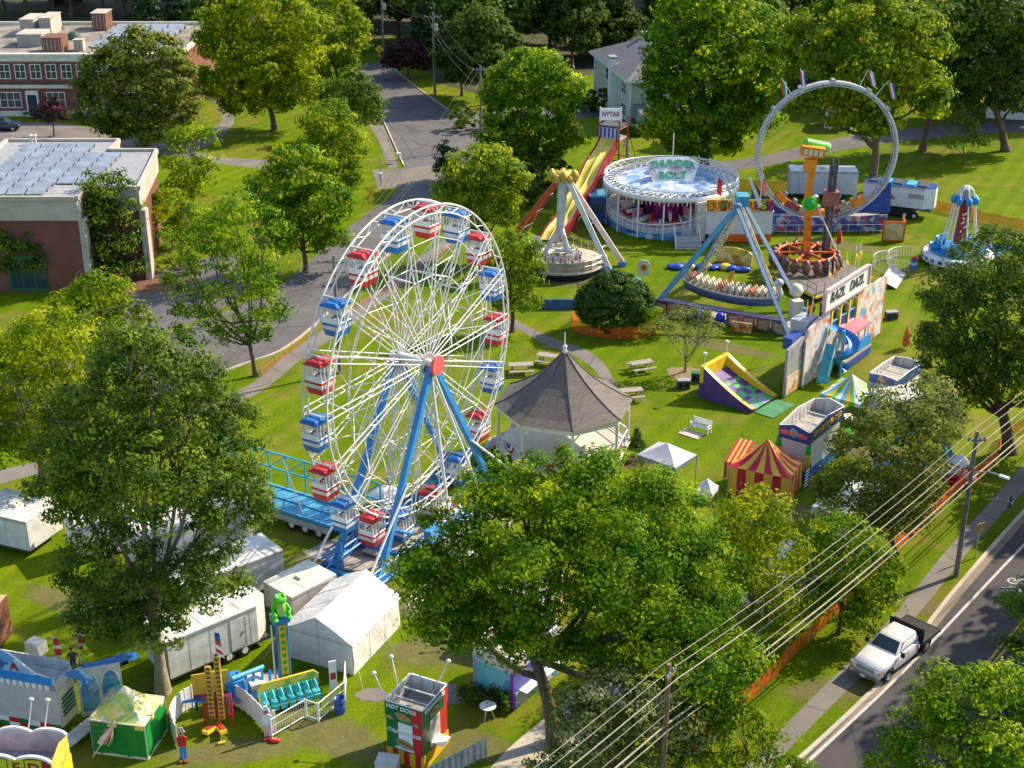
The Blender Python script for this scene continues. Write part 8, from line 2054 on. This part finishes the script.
def person(px, py, h, label, shirt, pants, hair, rz=0, arm=0.25):
    b = ground(px, py); T = thing('person', label, 'person', b, R(rz)); k = h/1.75
    V = [(0,0,.95), (0,0,1.12), (0,0,1.32), (0,-.01,1.45), (0,-.02,1.55), (0,-.03,1.64)]
    rad = [.15, .13, .165, .09, .065, .10]; E_ = [(0,1), (1,2), (2,3), (3,4), (4,5)]
    def chain(st, pts, rs):
        i = st
        for p, r_ in zip(pts, rs): V.append(p); rad.append(r_); E_.append((i, len(V)-1)); i = len(V)-1
    for s_ in (-1, 1):
        chain(0, [(s_*.10, 0, .86), (s_*.11, -.03*s_, .50), (s_*.11, .0, .09), (s_*.12, -.13, .04)], [.11, .075, .05, .04])
        chain(2, [(s_*.19, 0, 1.37), (s_*.25, .02, 1.10), (s_*.22, -arm, .98), (s_*.21, -arm-.08, .97)], [.065, .05, .036, .034])
        for fj in range(4): chain(len(V)-1 if fj == 0 else hand, [(s_*(.185+fj*.018), -arm-.16, .955)], [.010]) if False else None
    me = bpy.data.meshes.new('body'); me.from_pydata([tuple(c*k for c in v) for v in V], E_, []); o = bpy.data.objects.new('body', me); col.objects.link(o); o.parent = T
    o.modifiers.new('s', 'SKIN'); 
    for i, r_ in enumerate(rad): me.skin_vertices[0].data[i].radius = (r_*k, r_*k*.8)
    me.skin_vertices[0].data[0].use_root = True
    sb_ = o.modifiers.new('u', 'SUBSURF'); sb_.levels = 2; sb_.render_levels = 2
    dg = bpy.context.evaluated_depsgraph_get(); dg.update(); nm = bpy.data.meshes.new_from_object(o.evaluated_get(dg)); o.modifiers.clear(); o.data = nm; nm.name = 'body'
    for m in (SKIN, shirt, pants, BLACK): nm.materials.append(m)
    for p in nm.polygons:
        c = p.center/k; ax_ = abs(c.x); mi = 0
        if c.z < .11: mi = 3
        elif c.z < .96 and ax_ < .19: mi = 2
        elif c.z < 1.46 and (ax_ < .19 or c.z > 1.15): mi = 1
        p.material_index = mi; p.use_smooth = True
    mb = MB(); mb.ell((0, .0, 1.70*k), .105*k, .115*k, .10*k, hair, 12, 8); mb.build('hair', T)
    mb = MB(); mb.ell((0, -.125*k, 1.645*k), .016*k, .02*k, .022*k, SKIN, 6, 4)
    for s_ in (-1, 1): mb.ell((s_*.035*k, -.112*k, 1.67*k), .012*k, .01*k, .01*k, BLACK, 6, 4); mb.ell((s_*.1*k, -.02*k, 1.65*k), .015*k, .025*k, .03*k, SKIN, 6, 4)
    mb.build('face', T)
    for s_ in (-1, 1):
        mb = MB(); w_ = Vector((s_*.21, -arm-.08, .97))
        for fj in range(4): st = w_+Vector((s_*(fj-1.5)*.018, -.02, 0)); mb.path([st*k, (st+Vector((0, -.05, -.005)))*k, (st+Vector((0, -.075+.008*abs(fj-1), -.035)))*k], .01*k, 5, SKIN)
        st = w_+Vector((-s_*.03, .01, 0)); mb.path([st*k, (st+Vector((-s_*.02, -.03, -.01)))*k, (st+Vector((-s_*.015, -.055, -.02)))*k], .011*k, 5, SKIN); mb.build('fingers', T)
    return T
person(75, 675, 1.75, 'person in dark top standing behind the pizza trailer near the blue tarpaulin', DGREY, paint('jeans', (.05, .08, .16), .8, .1), BROWN, 20)

# ---------------------------------------------------------------- utility poles and wires
def utility_pole(px, py, h, label, m, arms=((.3, 2.2),), lean=0.0, trans=False, lamp=None, rz=0.0, r=.16):
    b = ground(px, py); T = thing('utility_pole', label, 'utility pole', b, rz); MB().tube((0,0,-.1), (lean, 0, h), r, r*.68, 10, m).build('pole', T)
    for dz, ln in arms:
        mb = MB(); mb.box((lean, -.12, h-dz), (ln, .1, .12), m)
        mb.build('crossarm', T)
        for x in (-ln*.45, -ln*.2, ln*.2, ln*.45): mb = MB(); mb.lathe([(.05, 0), (.07, .06), (.04, .1), (.06, .16), (.01, .18)], 8, GREY, (x+lean, -.12, h-dz+.06)); mb.build('insulator', T)
    if trans: mb = MB(); mb.tube((lean+.35, 0, h-2.4), (lean+.35, 0, h-1.5), .26, .26, 12, STEEL); mb.tube((lean+.35, 0, h-1.5), (lean+.35, 0, h-1.35), .12, .08, 8, GREY); mb.build('transformer', T)
    if lamp: mb = MB(); mb.path([(0, 0, h-2.6), (lamp[0]*.5, lamp[1]*.5, h-2.2), (lamp[0], lamp[1], h-2.15)], .04, 6, STEEL); mb.box((lamp[0], lamp[1], h-2.2), (.55, .22, .12), LAMPG, rz=math.atan2(lamp[1], lamp[0])); mb.build('lamp_arm', T)
    return T, b
rd = (ground(1024, 512)-ground(953, 593)).normalized(); ra = math.atan2(rd.y, rd.x)
P1T, P1 = utility_pole(956, 576, 9.4, 'grey wooden utility pole between the sidewalk and the lower road', POLEGREY, ((.5, 1.0),), lean=.0, lamp=(1.4, -1.3), rz=0)
P2T, P2 = utility_pole(660, 830, 8.9, 'brown wooden utility pole rising out of the trees at the bottom centre', POLEWOOD, ((.5, .9),), rz=R(60))
def wire(mb, a, b, sag, r, m, n=16):
    pts = []
    for i in range(n+1): t = i/n; p = a.lerp(b, t); p.z -= sag*4*t*(1-t); pts.append(p)
    mb.path(pts, r, 5, m)
WIRE = paint('pale_weathered_cable', (.34, .30, .26), .6, .15); WIRED = paint('dark_cable', (.10, .09, .09), .6, .15)
span = P1-P2; P0 = P1+rd*28+Vector((1.5, 0, 0)); P3 = P2-span.normalized()*30
sx = Vector((rd.y, -rd.x, 0))
for nm, zo, off, r_, m, n_, lab in (('upper', 0.0, -.35, .018, WIRE, 1, 'upper left power cable strung between the two poles'), ('upper', -.15, 0, .018, WIRE, 1, 'topmost middle power cable strung between the two poles'), ('upper', -.4, .4, .03, WIRE, 1, 'upper right power cable strung between the two poles'),
    ('mid', -1.5, 0, .018, WIRE, 1, 'single cable below the upper three'), ('low', -2.3, .05, .018, WIRE, 1, 'thin cable above the thick telephone bundle'), ('low', -2.95, .0, .05, WIRE, 1, 'thick pale telephone cable bundle nearest the road'), ('low', -3.2, .12, .03, WIRE, 1, 'lowest cable hanging just under the thick bundle')):
    mb = MB(); zz1 = P1.z+9.3+zo; zz2 = 8.7+zo
    for A_, B_, za, zb in ((P0, P1, zz1+.6, zz1), (P1, P2, zz1, zz2), (P2, P3, zz2, zz2-.2)):
        a_ = A_+sx*off; b_ = B_+sx*off; a_ = Vector((a_.x, a_.y, za)); b_ = Vector((b_.x, b_.y, zb)); wire(mb, a_, b_, .55 if abs(zo) < 1 else .45, r_, m)
    o = mb.build('power_cable' if abs(zo) < 1 else 'telephone_cable'); tag(o, lab, 'cable', 'cables strung along the lower road')
# brace pole leaning at the bottom right of P2
utility_pole(384, 63, 10.5, 'utility pole at the far bend of the upper road', POLEGREY, ((.5, 2.2),), trans=True, r=.2)
utility_pole(435, 97, 11.5, 'utility pole on the bank right of the upper road', POLEGREY, ((.5, 2.4),), trans=True, r=.2)
utility_pole(481, 148, 10.0, 'thin utility pole at the side street corner', POLEGREY, ((.5, 2.0),), r=.17)
utility_pole(340, 373, 9.6, 'grey utility pole seen through the left side of the big wheel', POLEGREY, ((.5, 2.4), (1.3, 1.8)), r=.16)
A_, B_ = ground(340, 373), ground(481, 148); C_ = Vector((-44, 84, 0))
mb = MB()
for off, z in ((-.8, 9.1), (0, 9.3), (.8, 9.1), (0, 7.6)):
    wire(mb, Vector((A_.x+off, A_.y, z)), Vector((B_.x+off, B_.y, z+.5)), .9, .012, WIRED, 20); wire(mb, Vector((A_.x+off, A_.y, z)), Vector((C_.x+off, C_.y, z)), .8, .012, WIRED, 20)
tag(mb.build('overhead_cables'), 'thin overhead cables running along the upper road behind the big wheel', 'cable')
mb = MB(); A_, B_, C_ = ground(384, 63), ground(435, 97), ground(481, 148)
for off, z in ((-.8, 10.0), (.8, 10.0), (0, 8.0)): wire(mb, A_+Vector((off, 0, z)), B_+Vector((off, 0, z+.9)), .8, .02, WIRED, 14); wire(mb, B_+Vector((off, 0, z+.9)), C_+Vector((off, 0, z-.6)), .8, .02, WIRED, 14)
tag(mb.build('overhead_cables'), 'thin overhead cables along the far bank of the upper road', 'cable')

b = ground(279, 275); T = thing('street_lamp', 'curved steel street lamp beside the upper road left of the wheel', 'street lamp', b)
h = zat(b.y, 196); mb = MB(); mb.path([(0,0,0), (0,0,h*.5), (0,0,h-.8), (-.25,0,h-.2), (-.9,0,h), (-1.6,0,h-.05)], .1, 8, STEEL, [.13, .10, .085, .075, .06, .05]); mb.build('pole', T); MB().box((-1.85, 0, h-.07), (.7, .25, .14), STEEL).build('lamp_head', T)
def diamond_sign(px, py, h, label, m=YELLOW, diamond=True, rz=0, s=.45, sub=True):
    b = ground(px, py); T = thing('road_sign', label, 'road sign', b, R(rz)); MB().tube((0,0,0), (0,0,h), .04, .04, 6, m if diamond else STEEL).build('post', T)
    mb = MB(); mb.panel([(0, h-s*1.5), (s, h-s*.5+.0), (0, h+s*.5), (-s, h-s*.5)] if diamond else [(-s, h-1.9*s), (s, h-1.9*s), (s, h), (-s, h)], -.07, -.045, m); mb.build('sign_board', T)
    if diamond:
        mb = MB(); mb.tube((0, -.075, h-s*.9), (0, -.075, h-s*.2), .04, .04, 4, BLACK); mb.ell((0, -.08, h-s*.15), .05, .01, .05, BLACK); mb.build('symbol', T)
        if sub: MB().bx(-.3, -.07, h-s*1.5-.55, .3, -.045, h-s*1.5-.1, m).build('sub_plate', T)
diamond_sign(372, 216, 2.9, 'yellow diamond road sign beside the upper road above the wheel', rz=10, s=.5)
diamond_sign(380, 66, 2.9, 'far yellow diamond road sign at the top of the upper road', s=.7)
diamond_sign(975, 558, 2.4, 'square sign seen from behind between the sidewalk and lower road', paint('tan_sign_back', (.42, .30, .12), .6, .2), False, 30, .34)
b = ground(1010, 507); T = thing('fire_hydrant', 'small dark and white fire hydrant on the verge beside the lower sidewalk', 'fire hydrant', b); mb = MB(); mb.lathe([(.16, 0), (.16, .06), (.11, .08), (.11, .5), (.14, .52), (.13, .6), (.06, .7), (.03, .76)], 10, DGREY); mb.build('body', T); mb = MB(); mb.tube((-.2, 0, .42), (.2, 0, .42), .05, .05, 8, CLEANWHITE); mb.tube((0, -.2, .36), (0, 0, .36), .06, .06, 8, CLEANWHITE); mb.build('outlet', T)
b = ground(381, 186); T = thing('signal_cabinet', 'slim grey signal post with small box at the crosswalk slab', 'post', b); MB().tube((0,0,0), (0,0,3.4), .07, .06, 6, STEEL).build('post', T); MB().bx(-.2, -.2, .9, .2, .15, 1.5, CLEANWHITE).build('box', T)
b = ground(399, 163); T = thing('post_box', 'low white box on a post at the roadside verge', 'box', b); MB().tube((0,0,0), (0,0,.9), .05, .05, 6, WOOD).build('post', T); MB().bx(-.25, -.2, .9, .25, .2, 1.2, CLEANWHITE).build('body', T)

# ---------------------------------------------------------------- vehicles
def loft(mb, rings, m, cap=True, smooth=True):
    n = len(rings[0]); vs = [p for r_ in rings for p in r_]
    mb.add(vs, [(i*n+j, i*n+(j+1) % n, (i+1)*n+(j+1) % n, (i+1)*n+j) for i in range(len(rings)-1) for j in range(n)], m, smooth)
    if cap: mb.add(vs, [tuple(range(n-1, -1, -1)), tuple(range((len(rings)-1)*n, len(rings)*n))], m)
def sec(x, hw, zb, zt, r=.12, tw=None):
    """cross-section ring at x: half width hw (tw at top), bottom zb, top zt"""
    tw = tw or hw
    return [(x, -hw+r*.5, zb), (x, hw-r*.5, zb), (x, hw, zb+r), (x, hw, (zb+zt)/2), (x, tw, zt-r), (x, tw-r, zt), (x, -tw+r, zt), (x, -tw, zt-r), (x, -hw, (zb+zt)/2), (x, -hw, zb+r)]
fr_, rr_ = ground(884, 682), ground(921, 653); dv = (fr_-rr_).normalized(); ang = math.atan2(dv.y, dv.x)
side = Vector((dv.y, -dv.x, 0))   # towards the kerb
mid = (fr_+rr_)/2+side*.72+dv*-.02
mid.z = 0.02
T = thing('pickup_truck', 'white crew-cab pickup truck with black flat bed on the kerb of the lower road', 'truck', mid, ang); T.scale = (.9, .9, .9)
PW = paint('truck_white_paint', (.66, .66, .68), .25, .06, spec=.6); TB = paint('bed_black_steel', (.03, .03, .033), .55, .25)
mb = MB(); loft(mb, [sec(2.95, .80, .62, 1.02, .08), sec(2.85, .93, .55, 1.18, .1), sec(2.2, .98, .52, 1.26, .1), sec(1.4, 1.0, .5, 1.32, .1), sec(.9, 1.0, .48, 1.34, .08), sec(-.9, 1.0, .48, 1.34, .08), sec(-1.15, 1.0, .5, 1.34, .08)], PW)
mb.build('body', T)
mb = MB(); loft(mb, [sec(1.15, .93, 1.30, 1.36, .03, .90), sec(.45, .93, 1.30, 1.93, .08, .76), sec(.2, .93, 1.30, 1.98, .08, .76), sec(-.95, .93, 1.30, 1.98, .08, .76), sec(-1.12, .93, 1.30, 1.92, .08, .76)], PW); cb_ = mb.build('cab', T)
def quad_glass(mb, pts): mb.add(pts, [(0,1,2,3)], GLASS)
mb = MB(); quad_glass(mb, [(1.12, -.82, 1.40), (1.12, .82, 1.40), (.53, .68, 1.91), (.53, -.68, 1.91)]); mb.build('windscreen', cb_)
for s_ in (-1, 1):
    for x0, x1, xt0, xt1 in ((.05, .92, .05, .42), (-.95, -.05, -.90, -.05)):
        mb = MB(); y0, y1 = s_*.945, s_*.79; mb.add([(x0, y0, 1.40), (x1, y0, 1.40), (xt1, y1+s_*.01, 1.86), (xt0, y1+s_*.01, 1.86)], [(0,1,2,3)], GLASS); mb.build('side_window', cb_)
    for x0, x1 in ((.0, 1.05), (-1.05, -.02)):
        mb = MB(); 
        for x in (x0, x1): mb.bx(x-.012, s_*1.003-.004, .6, x+.012, s_*1.003+.004, 1.33, GREY)
        d_ = mb.build('door_seam', T); MB().box(((x0+.12), s_*1.02, 1.18), (.16, .03, .04), GREY).build('handle', d_)
    mb = MB(); mb.box((.95, s_*1.18, 1.45), (.14, .22, .3), BLACK); mb.tube((.95, s_*.98, 1.38), (.95, s_*1.15, 1.42), .03, .03, 5, BLACK); mb.build('wing_mirror', T)
    mb = MB(); mb.box((2.93, s_*.72, .98), (.1, .28, .2), LAMPG); mb.build('headlight', T); MB().box((2.90, s_*.9, .98), (.1, .1, .2), AMBER).build('indicator', T)
mb = MB(); mb.bx(2.9, -.56, .86, 2.985, .56, 1.08, GREY)
for i in range(4): mb.bx(2.984, -.54, .88+i*.05, 2.995, .54, .90+i*.05, CHROME)
mb.build('grille', T); mb = MB(); loft(mb, [[(2.9, -1.0, .5), (3.08, -.9, .5), (3.08, -.9, .72), (2.9, -1.0, .72)], [(2.95, 0, .5), (3.18, 0, .5), (3.18, 0, .72), (2.95, 0, .72)], [(2.9, 1.0, .5), (3.08, .9, .5), (3.08, .9, .72), (2.9, 1.0, .72)]], CHROME, smooth=False); mb.build('bumper', T)
MB().bx(3.185, -.16, .52, 3.195, .16, .68, CLEANWHITE).build('number_plate', T)
mb = MB(); mb.bx(-3.45, -1.12, 1.0, -1.35, 1.12, 1.1, TB); mb.bx(-3.5, -1.13, .9, -3.4, 1.13, 1.12, TB); mb.bx(-1.45, -1.05, 1.1, -1.35, 1.05, 1.95, TB); mb.bx(-1.46, -1.13, 1.103, -1.36, -1.05, 2.02, BLACK); mb.bx(-1.46, 1.05, 1.103, -1.36, 1.13, 2.02, BLACK); mb.bx(-1.47, -1.13, 1.953, -1.34, 1.13, 2.05, BLACK)
for y in (-1.14, 1.10): mb.bx(-3.45, y, .98, -1.35, y+.04, 1.14, BLACK)
mb.build('flat_bed', T); MB().bx(-3.2, -.45, .55, 2.7, .45, .75, BLACK).build('chassis', T)
for x in (1.95, -2.25):
    for s_ in (-1, 1):
        o = MB().tube((x, s_*.74, .40), (x, s_*1.0, .40), .40, .40, 18, BLACK).build('wheel', T); MB().tube((x, s_*1.0, .40), (x, s_*1.015, .40), .22, .2, 12, CHROME).build('rim', o)
        if x > 0:
            mb = MB(); mb.path([(x+.5*math.cos(i*.314), s_*1.0, .42+.5*math.sin(i*.314)) for i in range(11)], .05, 5, BLACK); mb.build('wheel_arch', T)
        else:
            mb = MB(); mb.path([(x+.5*math.cos(i*.314), s_*.95, .42+.5*math.sin(i*.314)) for i in range(11)], .04, 5, BLACK); mb.build('wheel_arch', T)
# far dark blue car by the school
b = ground(4, 130); T = thing('parked_car', 'dark blue estate car parked in front of the brick school at the left edge', 'car', b, R(3))
CB_ = paint('navy_car_paint', (.02, .03, .07), .25, .1, spec=.7); mb = MB(); loft(mb, [sec(2.2, .75, .45, .8, .1), sec(2.0, .85, .35, .95, .1), sec(1.0, .88, .3, 1.02, .1), sec(-1.9, .88, .3, 1.05, .1), sec(-2.2, .82, .45, .95, .1)], CB_); mb.build('body', T)
mb = MB(); loft(mb, [sec(1.0, .8, 1.0, 1.05, .03, .75), sec(.4, .8, 1.0, 1.52, .08, .64), sec(-1.5, .8, 1.0, 1.55, .08, .64), sec(-2.0, .8, 1.0, 1.1, .05, .7)], GLASS); cbo = mb.build('cabin', T); MB().bx(-1.5, -.62, 1.553, .35, .62, 1.58, CB_).build('roof', cbo)
for x in (1.35, -1.4):
    for s_ in (-1, 1): o = MB().tube((x, s_*.66, .34), (x, s_*.89, .34), .34, .34, 14, BLACK).build('wheel', T); MB().tube((x, s_*.89, .34), (x, s_*.9, .34), .18, .18, 10, STEEL).build('rim', o)
